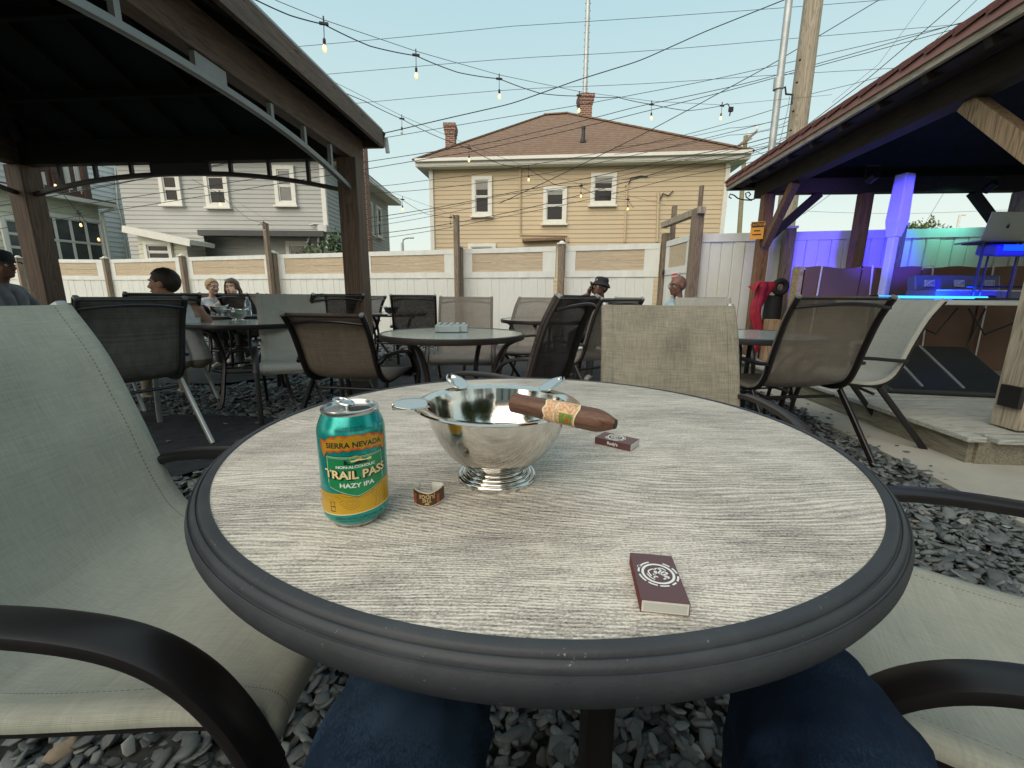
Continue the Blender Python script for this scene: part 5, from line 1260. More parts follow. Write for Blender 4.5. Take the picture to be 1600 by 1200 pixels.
# ------------------------------------------------------------------ the can
CX, CY = -0.1645, 0.418
toc = math.atan2(-CY, -CX)
can = thing('drink_can', 'teal drink can with a yellow banner and green badge on the wood grain table', 'can', (CX, CY, TZ), toc + PI / 2 + R(3))
M_teal, t_, b_t = newmat('teal_can_paint')
nq = N(t_, 'ShaderNodeTexNoise', Scale=260.0, Detail=2.0); t_.links.new(coords(t_), nq.inputs[0])
t_.links.new(ramp(t_, nq.outputs[0], [(0.3, (0.0, 0.30, 0.27)), (0.7, (0.006, 0.38, 0.34))]), b_t.inputs['Base Color'])
b_t.inputs['Metallic'].default_value = 0.55; b_t.inputs['Roughness'].default_value = 0.27; b_t.inputs['Coat Weight'].default_value = 0.5; b_t.inputs['Coat Roughness'].default_value = 0.15
M_alu = mat('brushed_aluminium', (0.62, 0.63, 0.63), 0.24, 0.95, var=0.05, bump=0.02)
M_hole = mat('dark_opening', (0.004, 0.004, 0.004), 0.5, bump=0)
CR = 0.0332
part('body', MB().lathe_open([(0.0262, .0045), (.0295, .0072), (.0322, .0115), (CR, .017), (CR, .0985), (.0325, .1035), (.0308, .1085), (.0287, .1135), (.0270, .1172)], 64), M_teal, can, ang=80)
part('base', MB().lathe([(.0, .006), (.021, .0035), (.0232, .0), (.0245, .0), (.0262, .0045)], 64), M_alu, can, ang=80)
part('top_rim', MB().lathe([(.0270, .1172), (.0277, .1185), (.0281, .1205), (.0277, .1222), (.0268, .1225), (.0262, .1215), (.0258, .1190), (.0250, .1180), (.0245, .1180), (.0240, .1198), (.0, .1198)], 64), M_alu, can, ang=40)
op = MB(); op.add([(0.0085 + .0105 * math.cos(i * PI / 12) * 1.0, -.0065 + .0085 * math.sin(i * PI / 12), .1202) for i in range(24)], [tuple(range(24))])
part('opening', op, M_hole, can)
tab_ = MB()
def ringpath(cx, cy, rx, ry, z, tilt, n=20): return [(cx + rx * math.cos(2 * PI * i / n), cy + ry * math.sin(2 * PI * i / n), z + tilt * (cy + ry * math.sin(2 * PI * i / n))) for i in range(n)]
Rt = Matrix.Rotation(R(38), 3, 'Z'); up3 = lambda P: [Rt @ Vector(p) + Vector((-.004, .0055, .0008)) for p in P]
tab_.tube(up3(ringpath(0, .002, .0072, .0125, .1240, .16)), .00115, 6, closed=True)
tab_.tube(up3(ringpath(0, .0080, .0048, .0050, .1240, .16)), .0010, 6, closed=True)
tab_.beam(*up3([(0, .0045, .1243), (0, -.0085, .1225)]), .0105, .0012); tab_.lathe([(.0028, .1190), (.0028, .1240), (.0, .1242)], 12, (-.002, .0015, 0))
part('pull_tab', tab_, M_alu, can, ang=50)
# printed label, wrapped on the cylinder: x runs along the surface, y is height, both in metres
CAN_Z = [0, .0072, .0115, .017, .0985, .1035, .1085, .1135, .1172]; CAN_R = [.0262, .0295, .0322, CR, CR, .0325, .0308, .0287, .0270]
def wrap(vs, lift):
    o = []
    for x, y in vs:
        y = y + .0085 * min(1, max(0, (y - .012) / .01)) * min(1, max(0, (.104 - y) / .012)); x = x * 1.3
        r = float(np.interp(y, CAN_Z, CAN_R)) + lift + .00002; o.append((r * math.sin(x / CR), -r * math.cos(x / CR), y))
    return o
def shape(name, top, bot, x0, x1, m_, lift, n=60):
    mb = MB(); v = []
    for i in range(n + 1):
        x = x0 + (x1 - x0) * i / n; a, b = bot(x), top(x); b = max(a + 1e-5, b)
        for k in range(4): v.append((x, a + (b - a) * k / 3))
    mb.add(wrap(v, lift), [(i * 4 + k, (i + 1) * 4 + k, (i + 1) * 4 + k + 1, i * 4 + k + 1) for i in range(n) for k in range(3)])
    return part(name, mb, m_, can, ang=80)
def can_text(s, size, x, y, m_, lift, offset=0.0, shear=0.0, bend=0.0, rot=0.0, sxx=1.0, name='lettering', space=1.0):
    vs, fs = text_mesh(s, size, offset, shear, space); c_, s_ = math.cos(rot), math.sin(rot); o = []
    for a, b, _ in vs:
        a *= sxx; a2, b2 = a * c_ - b * s_, a * s_ + b * c_
        o.append((x + a2, y + b2 + bend * a2 * a2))
    return part(name, MB().add(wrap(o, lift), fs), m_, can, ang=80)
def line_on(pts, w, m_, lift, name='print_line'):
    mb = MB(); v = []
    for i, p in enumerate(pts):
        a, b = Vector(pts[max(i - 1, 0)]), Vector(pts[min(i + 1, len(pts) - 1)]); d = (b - a).normalized(); n_ = Vector((-d.y, d.x)) * w / 2
        v += [(p[0] + n_.x, p[1] + n_.y), (p[0] - n_.x, p[1] - n_.y)]
    mb.add(wrap(v, lift), [(2 * i + 1, 2 * i + 3, 2 * i + 2, 2 * i) for i in range(len(pts) - 1)])
    return part(name, mb, m_, can, ang=80)
def ink(name, c, metal=0.25): return mat(name, c, 0.32, metal, var=0.03, bump=0, coat=0.3)
I_yel = ink('ink_yellow', (0.62, 0.36, 0.02)); I_gold = ink('ink_gold', (0.58, 0.31, 0.02)); I_or = ink('ink_orange', (0.62, 0.13, 0.03)); I_gr = ink('ink_green', (0.015, 0.27, 0.10))
I_dk = ink('ink_black', (0.008, 0.02, 0.02), 0); I_wh = ink('ink_white', (0.80, 0.82, 0.76), 0); I_lg = ink('ink_light_green', (0.42, 0.62, 0.42), 0); I_cr = ink('ink_cream', (0.85, 0.68, 0.35), 0); I_br = ink('ink_brown', (0.22, 0.14, 0.02), 0.1)
wvy = lambda x: 0.0022 * math.sin((x + .004) * 60)
shape('yellow_band', lambda x: .036 + .0035 * math.sin((x - .01) * 45) + 0.07 * max(0, x - 0.006), lambda x: .0165 + 0.0008 * math.sin(x * 50), -CR * 2.2, CR * 2.2, I_yel, .00010, 140)
shape('band_edge', lambda x: .0165 + 0.0008 * math.sin(x * 50), lambda x: .0160 + 0.0008 * math.sin(x * 50), -CR * 2.2, CR * 2.2, I_cr, .00012, 140)
for k in range(4): line_on([(-.0225 + (.0035 + .0022 * k) * math.cos(a / 10 * PI) * (1 + .18 * math.sin(a * .9 + k)), .0275 + (.0016 + .0013 * k) * math.sin(a / 10 * PI)) for a in range(21)], .00022, I_br, .00016, 'contour_line')
for k in range(3): line_on([(-.006 + (.0025 + .0022 * k) * math.cos(a / 10 * PI) * (1 + .2 * math.sin(a * .7 + k)), .0225 + (.0011 + .0012 * k) * math.sin(a / 10 * PI)) for a in range(21)], .00022, I_br, .00016, 'contour_line')
for k in range(6): line_on([(.0125 + .0032 * k + .0016 * math.sin(j * .55 + k * .8), .018 + j * .0014) for j in range(14)], .00022, I_br, .00016, 'contour_line')
# banner
def bt_(x): u = abs(x) / .0275; return .0890 + .0035 * max(0.0, 1 - u) ** 0.6 * (1 if u < .62 else .2) - .0045 * max(0, u - .62) * 2 + .0011 * math.sin(u * 21)
def bb_(x): u = abs(x) / .0275; return .0740 + .0032 * (1 - u * u) * 1.0 - (.0085 * max(0, (u - .78)) * 4.2 if u < .9 else .0043 - .07 * (u - .9)) + .0006 * math.sin(u * 26)
shape('banner', lambda x: bt_(x) + .0009, lambda x: bb_(x) - .0009, -.0282, .0282, I_dk, .00014, 90)
shape('banner', lambda x: bt_(x) + .0005, lambda x: bb_(x) - .0005, -.0279, .0279, I_or, .00018, 90)
shape('banner', lambda x: bt_(x) - .0016 - .0005 * math.sin(abs(x) * 900), lambda x: bb_(x) + .0014 + .0005 * math.sin(abs(x) * 800), -.0258, .0258, I_gold, .00022, 90)
can_text('SIERRA NEVADA', .0074, 0, .0824, I_dk, .00030, .00020, 0, -1.6, sxx=.80)
for s_ in (-1, 1): line_on([(s_ * (.009 + .001 * math.cos(a)), .0877 + .0008 * math.sin(a)) for a in np.linspace(0, 5, 10)], .0003, I_br, .00028, 'scroll')
# shield
def st_(x): return .0700 + 18 * x * x * 0.1
def sb_(x): u = abs(x) / .0228; return .0300 + .0105 * u ** 1.1 + (.012 * ((u - .9) / .1) ** 2 if u > .9 else 0)
for grow, m_, lf in ((.0012, I_dk, .00015), (.0006, I_lg, .00019), (0.0, I_gr, .00023)):
    shape('badge', lambda x, g=grow: st_(x) + g, lambda x, g=grow: sb_(x) - g * 1.2, -.0215 - grow, .0215 + grow, m_, lf, 80)
shape('badge_line', lambda x: st_(x) - .0007, lambda x: st_(x) - .0011, -.0203, .0203, I_lg, .00027)
# sunset picture over the badge
sunp = [( .0045 * math.cos(a), .0672 + .0045 * math.sin(a)) for a in np.linspace(0, PI, 14)]
mbs = MB(); mbs.add(wrap(sunp + [(-.0045, .0664), (.0045, .0664)], .00032), [tuple(list(range(14)) + [14, 15])]); part('sun_print', mbs, I_yel, can)
shape('cloud_print', lambda x: .0676 + .0006 * math.sin(x * 700), lambda x: .0658 + .0003 * math.sin(x * 500), -.0035, .0118, I_cr, .00035, 24)
shape('hill_print', lambda x: .0650 + .0012 * math.sin(x * 330) + .0006 * math.sin(x * 900), lambda x: .0631, -.0085, .0085, I_dk, .00035, 40)
for x_, h_ in ((-.0078, .0046), (-.0066, .0034)): shape('tree_print', lambda x, h=h_: .0632 + h, lambda x: .0632, x_ - .0006, x_ + .0006, I_dk, .00036, 3)
can_text('NON-ALCOHOLIC', .0038, 0, .0603, I_wh, .00034, .00012, 0, 0.8, sxx=.92)
can_text('TRAIL PASS', .0116, .0004, .0515, I_dk, .00028, .00115, 0, 3.4, sxx=.84)
can_text('TRAIL PASS', .0116, .0012, .0508, I_dk, .00029, .00085, 0, 3.4, sxx=.84)
can_text('TRAIL PASS', .0116, 0, .0516, I_cr, .00040, .00034, 0, 3.4, sxx=.84)
can_text('HAZY IPA', .0064, 0, .0409, I_wh, .00034, .00016, 0, 4.0, sxx=.92)
can_text('FAMILY OWNED,', .0022, .0, .1075, I_dk, .0001, .00003); can_text('OPERATED & ARGUED OVER', .0022, .0, .1050, I_dk, .0001, .00003)
can_text('SIERRA NEVADA BREWING CO.', .0025, .001, .0135, I_dk, .00008, .00003, 0, -1.0, space=1.15)
can_text('CHICO, CA & MILLS RIVER, NC', .0023, .001, .0108, I_dk, .0001, .00003, 0, -1.0, space=1.1)
can_text('CONTAINS LESS THAN 0.5% ALC. BY VOL.', .0017, 0, .0278, I_br, .0002, .00001, 0, 22.0, sxx=.9)
line_on([(-.026 + .002 * i, .1040 - .0004 * math.sin(i / 26 * PI)) for i in range(27)], .0002, I_dk, .00012)
for k in range(14):
    a = 2 * PI * k / 14; c_ = (.0165 + .0030 * math.cos(a), .0895 + .0038 * math.sin(a)); line_on([(c_[0] - .0003, c_[1]), (c_[0] + .0003, c_[1] + .0002)], .0009, I_dk, .00014, 'round_mark')
line_on([(.0165 + .0011 * math.cos(a) * (1 + .3 * math.sin(3 * a)), .0895 + .0016 * math.sin(a)) for a in np.linspace(0, 5.6, 14)], .0006, I_dk, .00014, 'round_mark')
line_on([(-.0215, .0175), (-.0215, .0235), (-.0180, .0235), (-.0180, .0205), (-.0210, .0200), (-.0175, .0200), (-.0180, .0175), (-.0215, .0175)], .0005, I_dk, .00024, 'small_mark')

# ------------------------------------------------------------------ footed steel bowls
M_steel, ts, bs_ = newmat('polished_steel')
nq = N(ts, 'ShaderNodeTexNoise', Scale=3.0, Detail=5.0, Roughness=0.6); ts.links.new(coords(ts, (1, 1, 45)), nq.inputs[0])
bs_.inputs['Base Color'].default_value = (0.66, 0.64, 0.60, 1); bs_.inputs['Metallic'].default_value = 1.0
rr3 = ts.nodes.new('ShaderNodeMapRange'); rr3.inputs['To Min'].default_value = 0.05; rr3.inputs['To Max'].default_value = 0.17
ts.links.new(nq.outputs[0], rr3.inputs['Value']); ts.links.new(rr3.outputs[0], bs_.inputs['Roughness'])
bumpn(ts, bs_, nq.outputs[0], 0.06, 0.001)
def make_bowl(label, n=72, group=None):
    t = thing('ashtray_bowl', label, 'bowl', (0, 0, 0), 0, 'footed steel ashtray bowls')
    out = [(v_.x, v_.z) for v_ in catmull([(.029, 0, .0185), (.043, 0, .0222), (.0565, 0, .0315), (.0690, 0, .0455), (.0785, 0, .0615), (.0850, 0, .0790), (.0882, 0, .0935)], 4)] + [(.0888, .0965), (.0905, .0990), (.1020, .1005), (.1040, .0995), (.1045, .1006), (.1028, .1020), (.0905, .1008), (.0880, .0996)]
    inn = [(v_.x, v_.z) for v_ in reversed(catmull([(0, 0, .0205), (.025, 0, .0208), (.042, 0, .0245), (.0553, 0, .0332), (.0675, 0, .0468), (.0768, 0, .0625), (.0833, 0, .0798), (.0866, 0, .0935)], 4))]
    part('bowl', MB().lathe(out + inn, n), M_steel, t, ang=35)
    ft = [(.0, .0200), (.028, .0200), (.0278, .0172)]
    for rc0, zc0_, br in ((.0322, .0125, .0030), (.0385, .0092, .0027), (.0436, .0064, .0025), (.0488, .0036, .0030)):
        ft += [(rc0 + br * math.cos(t_), zc0_ + br * math.sin(t_) * 1.15) for t_ in (2.6, 2.0, 1.4, .8, .2, -.35)]
    ft += [(.0515, .0), (.047, .0)]
    part('foot', MB().lathe(list(reversed(ft)), n), M_steel, t, ang=35)
    for k in range(4):
        a = R((-47, 44, 126, 203)[k]); Rm = Matrix.Rotation(a, 3, 'Z') @ Matrix.Translation((.088, 0, .102)).to_3x3(); roll = (0, 0, 0, -.26)[k]; up_k = (0.02, .22, .22, -.05)[k]
        def fn(u, v):
            v2 = v * 2 - 1; w = .0140 * (math.sin(PI * (0.16 + 0.84 * u)) ** 0.55 if u > .0 else 0.65) * (1.0 if u < .55 else 1.0)
            if u > .985: w = 0.002
            x = .088 + .041 * u; z = .1020 + .0065 * (v2 * v2) * (0.4 + u * .6) + up_k * .041 * u
            yy = v2 * w; return Rm @ Vector((x, yy * math.cos(roll), z + yy * math.sin(roll) + (.003 if roll else 0)))
        o = part('cigar_rest', MB().sheet(fn, 14, 8), M_steel, t, ang=70)
        md = o.modifiers.new('thickness', 'SOLIDIFY'); md.thickness = .0012; md.offset = 0
    return t
BX, BY = -0.0185, 0.523
bw_ = make_bowl('large footed steel ashtray bowl on the wood grain table beside the can'); bw_.location = (BX, BY, TZ)
dup(bw_, (-2.56, 4.0, 0.704), 0.3, 'steel bowl on the glass table between the charcoal and light grey chairs')
q = atZ(612, 493, 0.704); dup(bw_, (q.x, q.y, 0.704), 0.3, 'small looking steel bowl on the table right of the gazebo post')
q = atZ(352, 488, 0.704); dup(bw_, (-3.42, 5.02, 0.704), 0.5, 'steel bowl on the table in front of the woman')

# ------------------------------------------------------------------ cigar
q0 = atZ(803, 629, 0.834); q1 = atZ(962, 663, 0.8285)
cg = thing('cigar', 'brown cigar with a cream and green band resting across the bowl rim', 'cigar', q0)
dv = (q1 - q0); cl = dv.length; cg.rotation_euler = (0, math.atan2(-dv.z, math.hypot(dv.x, dv.y)), math.atan2(dv.y, dv.x))
M_cig, tc_, bc_ = newmat('tobacco_leaf')
n1 = N(tc_, 'ShaderNodeTexNoise', Scale=1.0, Detail=6.0, Roughness=0.7, Distortion=0.8); tc_.links.new(coords(tc_, (26, 150, 150), (0, 0.25, 0.2)), n1.inputs[0])
tc_.links.new(ramp(tc_, n1.outputs[0], [(0.3, (0.06, 0.026, 0.014)), (0.5, (0.125, 0.056, 0.032)), (0.75, (0.22, 0.115, 0.07))]), bc_.inputs['Base Color'])
bc_.inputs['Roughness'].default_value = 0.5; bumpn(tc_, bc_, n1.outputs[0], 0.8, 0.0015)
def cigr(u):
    if u < .60: return .0104 + .0010 * u
    if u < .82: return .0104 + .0012 * u
    return .0114 * max(.42, 1 - 1.25 * ((u - .82) / .18) ** 1.7 * .5)
mb = MB(); vs = []; nseg, nc = 46, 28
for i in range(nseg + 1):
    u = i / nseg; r0 = cigr(u)
    for k in range(nc):
        a = 2 * PI * k / nc; r1_ = r0 * (1 + .018 * noise.noise(Vector((u * 7, math.cos(a), math.sin(a)))) + .012 * math.sin(a * 2 + u * 9) + (.05 * math.sin(a * 5 + 1) * max(0, u - .86) / .14))
        vs.append((u * cl, r1_ * math.cos(a), r1_ * math.sin(a)))
fs = [(i * nc + k, (i + 1) * nc + k, (i + 1) * nc + (k + 1) % nc, i * nc + (k + 1) % nc) for i in range(nseg) for k in range(nc)] + [tuple(range(nc)), tuple(nseg * nc + k for k in range(nc - 1, -1, -1))]
part('wrapper', mb.add(vs, fs), M_cig, cg, ang=60)
def cring(name, u0, u1, lift, m_, a0=0, a1=2 * PI, n=36, wav=0.0):
    mb = MB(); vs = []
    for k in range(n + 1):
        a = a0 + (a1 - a0) * k / n
        for j in range(5):
            u = u0 + (u1 - u0) * j / 4 + (wav * math.sin(a * 6) if j == 0 else 0) - (.035 * abs(math.sin((a - 2.2) / 1.0)) if j == 4 else 0); r0 = cigr(u) * 1.02 + lift
            vs.append((u * cl, r0 * math.cos(a), r0 * math.sin(a)))
    mb.add(vs, [(k * 5 + j, (k + 1) * 5 + j, (k + 1) * 5 + j + 1, k * 5 + j + 1) for k in range(n) for j in range(4)]); return part(name, mb, m_, cg, ang=80)
M_crm = mat('cream_paper', (0.74, 0.66, 0.44), 0.5, var=0.08, bump=0); M_sal = mat('salmon_print', (0.62, 0.38, 0.22), 0.5, var=0.55, scale=420, bump=0); M_grn = mat('green_print', (0.17, 0.24, 0.035), 0.5, var=0.4, scale=400, bump=0); M_redp = mat('red_print_spot', (0.62, 0.06, 0.02), 0.5, bump=0)
cring('band', .36, .70, .0002, M_crm, wav=.010); cring('band_print', .375, .688, .0003, M_sal, wav=.012)
cring('band_stripe', .475, .495, .0004, M_crm); cring('band_medallion', .52, .675, .00045, M_grn, PI * .90, PI * 1.24, 12)
cring('band_dot', .58, .63, .00055, M_redp, PI * 1.04, PI * 1.13, 6)
M_ash = mat('charred_foot', (0.045, 0.035, 0.03), 0.9, var=0.5, scale=300, bump=0.6, bscale=500)
part('cut_head', MB().tube([(cl * .995, 0, 0), (cl + .0006, 0, 0)], [.0050, .0042], 16), M_hole, cg)
part('charred_end', MB().tube([(-.0012, 0, 0), (.0022, 0, 0)], [.0088, .0102], 28), M_ash, cg)

# ------------------------------------------------------------------ match boxes
M_mar = mat('maroon_card', (0.105, 0.038, 0.042), 0.38, var=0.05, bump=0.04, bscale=600, bdist=.0005, spec=0.7); M_strk = mat('striker_red', (0.14, 0.025, 0.018), 0.85, var=0.35, scale=900, bump=0.4, bscale=1200, bdist=.0005)
M_card = mat('white_card', (0.62, 0.62, 0.57), 0.7, var=0.04, bump=0)
def make_box(label, side_text=None):
    t = thing('matchbox', label, 'matchbox', (0, 0, 0), 0, 'maroon matchboxes'); w, l, h = .0355, .0600, .0105
    sl = MB(); tk = .0006
    sl.box((0, 0, h - tk / 2), (w, l, tk)).box((0, 0, tk / 2), (w, l, tk))
    part('sleeve', sl, M_mar, t, smooth=False, bev=.0002)
    for s in (-1, 1): part('striker', MB().box((s * (w / 2 - tk / 2), 0, h / 2), (tk, l, h - 2 * tk)), M_strk if not side_text else M_mar, t, smooth=False)
    part('tray', MB().box((0, 0, h / 2), (w - 2.4 * tk, l + .0004, h - 2.4 * tk)), M_card, t, smooth=False)
    part('tray_edge', MB().box((0, -(l + .0006) / 2, h * .5), (w - .0042, .0004, h - .0040)), mat('grey_card', (0.5, 0.5, 0.47), 0.7, var=0.02, bump=0), t, smooth=False)
    zt = h + .00015; c = (0.001, .003)
    def ringp(r0, r1, a0=0, a1=2 * PI, n=48):
        mb = MB(); vs = []
        for k in range(n + 1):
            a = a0 + (a1 - a0) * k / n; vs += [(c[0] + r0 * math.cos(a), c[1] + r0 * math.sin(a), zt), (c[0] + r1 * math.cos(a), c[1] + r1 * math.sin(a), zt)]
        return mb.add(vs, [(2 * k, 2 * k + 1, 2 * k + 3, 2 * k + 2) for k in range(n)])
    part('emblem_ring', ringp(.0112, .0132), I_wh, t, smooth=False)
    for a0, a1 in ((.15, .6), (.75, 1.15), (1.9, 2.5), (2.75, 3.1), (3.3, 3.9), (4.02, 4.5), (4.62, 5.1), (5.3, 5.6), (5.75, 6.2)): part('emblem_lettering', ringp(.0146, .0161, a0, a1, 8), I_wh, t, smooth=False)
    mono = MB()
    for pts, r in (([(-.006, -.004), (-.0075, .002), (-.003, .0055), (-.001, .001), (-.004, -.0015), (-.001, -.005)], .0006), ([(-.004, -.006), (-.001, .0065), (.003, .0045), (.0005, .001), (.004, -.002), (.006, -.006)], .00065), ([(.001, -.001), (.005, .003), (.0075, .001), (.004, -.001), (.0078, -.004), (.003, -.0065)], .0007), ([(.0005, .007), (.004, .0075), (.007, .005)], .0006), ([(-.009, -.001), (-.007, -.0055), (-.004, -.008)], .0005)):
        cv = catmull([(c[0] + x, c[1] + y, zt) for x, y in pts], 5); fl = []
        for i, p in enumerate(cv):
            d = (cv[min(i + 1, len(cv) - 1)] - cv[max(i - 1, 0)]).normalized(); n_ = Vector((-d.y, d.x, 0)) * r; fl += [p + n_, p - n_]
        mono.add(fl, [(2 * i + 1, 2 * i + 3, 2 * i + 2, 2 * i) for i in range(len(cv) - 1)])
    part('emblem_monogram', mono, I_wh, t, smooth=False)
    cl2 = MB().lathe([(.0009, zt - .0001), (.0009, zt + .00005)], 4)
    part('emblem_curl', MB().add([(-.0128 + .0024 * math.cos(a) * (1 - a / 14), .0105 + .0024 * math.sin(a) * (1 - a / 14), zt) for a in np.linspace(0, 7, 22)] + [(-.0128 + .0019 * math.cos(a) * (1 - a / 14), .0105 + .0019 * math.sin(a) * (1 - a / 14), zt) for a in np.linspace(0, 7, 22)], [(i, i + 1, 23 + i, 22 + i) for i in range(21)]), I_wh, t, smooth=False)
    if side_text: part('lettering', text_on(side_text, .0068, (-w / 2 - .0002, 0, h / 2), (0, -1, 0), (-1, 0, 0), .0002), I_wh, t, smooth=False)
    return t
mb1 = make_box('maroon matchbox with a white round emblem lying near the front of the wood table'); mb1.location = (0.1195, 0.3065, TZ + .0004); mb1.rotation_euler = (0, 0, R(-7.5))
mb2 = make_box('second maroon matchbox lying under the cigar tip, lettered side to the viewer', "Rudy's"); mb2.location = (0.1695, 0.651, TZ + .0004); mb2.rotation_euler = (0, 0, R(52.5))

# ------------------------------------------------------------------ loose paper cigar band, standing upside down
pbz = thing('paper_band', 'loose brown and gold paper cigar band standing between can and bowl', 'paper band', (-0.0935, 0.446, TZ))
plan = catmull([(-.0125, .013, 0), (-.0165, .006, 0), (-.0155, -.003, 0), (-.010, -.0075, 0), (-.002, -.0095, 0), (.006, -.008, 0), (.0135, -.001, 0), (.0165, .007, 0), (.0105, .0115, 0), (.002, .0125, 0)], 8)
acc = [0.0]
for i in range(1, len(plan)): acc.append(acc[-1] + (plan[i] - plan[i - 1]).length)
mid_s = acc[8 * 4]
def pl(s):
    s = min(max(s, 0), acc[-1] - 1e-6); i = max(k for k in range(len(acc)) if acc[k] <= s); i = min(i, len(plan) - 2); t = (s - acc[i]) / (acc[i + 1] - acc[i]); p = plan[i].lerp(plan[i + 1], t); d = (plan[i + 1] - plan[i]).normalized(); return p, Vector((d.y, -d.x, 0))
def ptop(s):
    d = abs(s - mid_s - .004); return .0175 + min(.004, d * .22)
def pbot(s): d = abs(s - mid_s - .002); return 0.0006 + min(.0034, d * .14)
def pstrip(name, s0, s1, f0, f1, lift, m_, n=50):
    vs = []
    for i in range(n + 1):
        s = s0 + (s1 - s0) * i / n; p, nn = pl(s); q = p + nn * lift; a, b = pbot(s), ptop(s); vs += [(q.x, q.y, a + (b - a) * f0), (q.x, q.y, a + (b - a) * f1)]
    return part(name, MB().add(vs, [(2 * i, 2 * i + 2, 2 * i + 3, 2 * i + 1) for i in range(n)]), m_, pbz, ang=80)
M_brp = mat('brown_print', (0.085, 0.035, 0.016), 0.45, var=0.25, scale=200, bump=0); M_sal2 = mat('red_gold_print', (0.34, 0.085, 0.03), 0.45, var=0.5, scale=350, bump=0)
o = pstrip('paper', 0, acc[-1], 0, 1, 0, mat('pale_paper', (0.6, 0.6, 0.55), 0.6, var=0.03, bump=0)); md = o.modifiers.new('thickness', 'SOLIDIFY'); md.thickness = .0003; md.offset = -1
pstrip('gold_edge', 0, acc[-1], .02, .99, .00015, M_crm); pstrip('brown_print', 0, acc[-1], .07, .93, .00025, M_brp)
pstrip('ornament', mid_s - .0175, mid_s - .0105, .1, .75, .00035, M_sal2, 8); pstrip('ornament', mid_s + .0135, mid_s + .017, .1, .7, .00035, M_sal2, 8); pstrip('medallion', mid_s - .0225, mid_s - .018, .2, .6, .0004, M_grn, 6)
I_gt = mat('gold_lettering', (0.62, 0.45, 0.22), 0.4, 0.2, var=0.1, bump=0)
for s_, sz, dz in (('JUDGE', .0060, .0135), ('THE', .0056, .0090), ('MF', .0040, .0050)):
    vs, fs = text_mesh(s_, sz, .00012); o2 = []
    for x, y, z in vs:
        p, nn = pl(mid_s + .002 - x); q = p + nn * .0005; o2.append((q.x, q.y, dz - y))
    part('lettering', MB().add(o2, fs), I_gt, pbz, ang=80)
# grey square ashtray block
ab = thing('ashtray_block', 'grey blocky multi slot ashtray on the round glass table', 'ashtray', (-0.425, 2.99, 0.704), R(5))
M_conc2 = mat('pale_blue_grey_plastic', (0.36, 0.42, 0.44), 0.5, var=0.06)
part('block', MB().box((0, 0, .022), (.22, .15, .044)), M_conc2, ab, smooth=False, bev=.004)
part('block_front', MB().box((-.012, -.085, .021), (.14, .02, .042)), M_conc2, ab, smooth=False, bev=.003)
for i in range(5):
    part('slot_ridge', MB().box((-.085 + .042 * i, 0, .050), (.022, .14, .012)), M_conc2, ab, smooth=False, bev=.002)
# black cap and bottle on the far table, koozie and blue chair, small litter
q = atZ(326, 490, .704); cpx, cpy = -3.55, 5.0
cap = thing('cap', 'black cap lying on the table in front of the woman', 'cap', (-3.62, 4.98, .704), 0.4)
M_blackcloth = mat('black_cloth', (0.012, 0.012, 0.014), 0.8, var=0.3)
part('crown', MB().lathe([(.10, 0), (.102, .03), (.09, .08), (.06, .112), (0, .122)], 24), M_blackcloth, cap); part('brim', MB().lathe([(.08, .008), (.12, .012), (.08, .016)], 24, (0.06, -.04, 0)), M_blackcloth, cap)
bo = thing('bottle', 'clear water bottle on the table in front of the woman', 'bottle', (-3.10, 5.05, .704))
M_clear, t5, b5 = newmat('clear_plastic'); b5.inputs['Base Color'].default_value = (0.75, 0.85, 0.92, 1); b5.inputs['Roughness'].default_value = 0.12; b5.inputs['Transmission Weight'].default_value = 0.75; b5.inputs['IOR'].default_value = 1.3
part('body', MB().lathe([(.030, 0), (.033, .01), (.033, .12), (.030, .15), (.012, .18), (.012, .195)], 20), M_clear, bo); part('cap', MB().lathe([(.014, .193), (.014, .21), (0, .21)], 16), M_trim, bo); part('label', MB().lathe_open([(.0336, .05), (.0336, .1)], 20), mat('blue_white_label', (0.35, 0.5, 0.65), 0.5), bo)
tray = thing('paper_plate', 'white plate on the table in front of the woman', 'plate', (-3.3, 5.22, .704)); part('plate', MB().lathe([(0, .004), (.06, .004), (.1, .018), (.103, .018), (.062, .0), (0, .0)], 24), M_trim, tray)
bc = thing('folding_chair', 'blue folding camp chair behind the charcoal striped chair', 'chair', (-3.28, 3.02, 0), aim(-0.6, 0.8))
M_blue = mat('blue_canvas', (0.022, 0.07, 0.17), 0.8, var=0.2, scale=30)
part('backrest', MB().sheet(lambda u, v: (-.26 + .52 * u, -.24 - .06 * math.sin(PI * u) - v * .08, .42 + .46 * v - .03 * math.sin(PI * u)), 10, 6), M_blue, bc, ang=80)
part('seat', MB().sheet(lambda u, v: (-.26 + .52 * u, -.22 + .46 * v, .42 - .05 * math.sin(PI * u) * math.sin(PI * v)), 10, 6), M_blue, bc, ang=80)
for s in (-1, 1):
    part('leg', MB().tube([(s * .27, -.32, .89), (s * .27, -.24, .42), (s * .27, .22, 0)], .011, 6), M_galv, bc); part('leg', MB().tube([(s * .27, .25, .43), (s * .27, -.28, 0)], .011, 6), M_galv, bc)
    part('armrest', MB().beam((s * .28, -.26, .62), (s * .28, .22, .62), .06, .02), M_blue, bc)
kz = atY(119, 492, 2.95)
ko = thing('insulated_cup', 'teal insulated cup standing up against the blue folding chair', 'cup', (kz.x, 2.95, kz.z - .09)); part('cup', MB().lathe([(.034, 0), (.037, .02), (.042, .15), (.041, .165), (.032, .17), (0, .17)], 20), mat('teal_foam', (0.05, 0.24, 0.25), 0.6, var=0.15), ko)
part('cup_holder', MB().lathe([(.036, -.01), (.046, .0), (.046, .06), (.044, .06), (.036, .0)], 16, closed=True), M_blackcloth, ko)

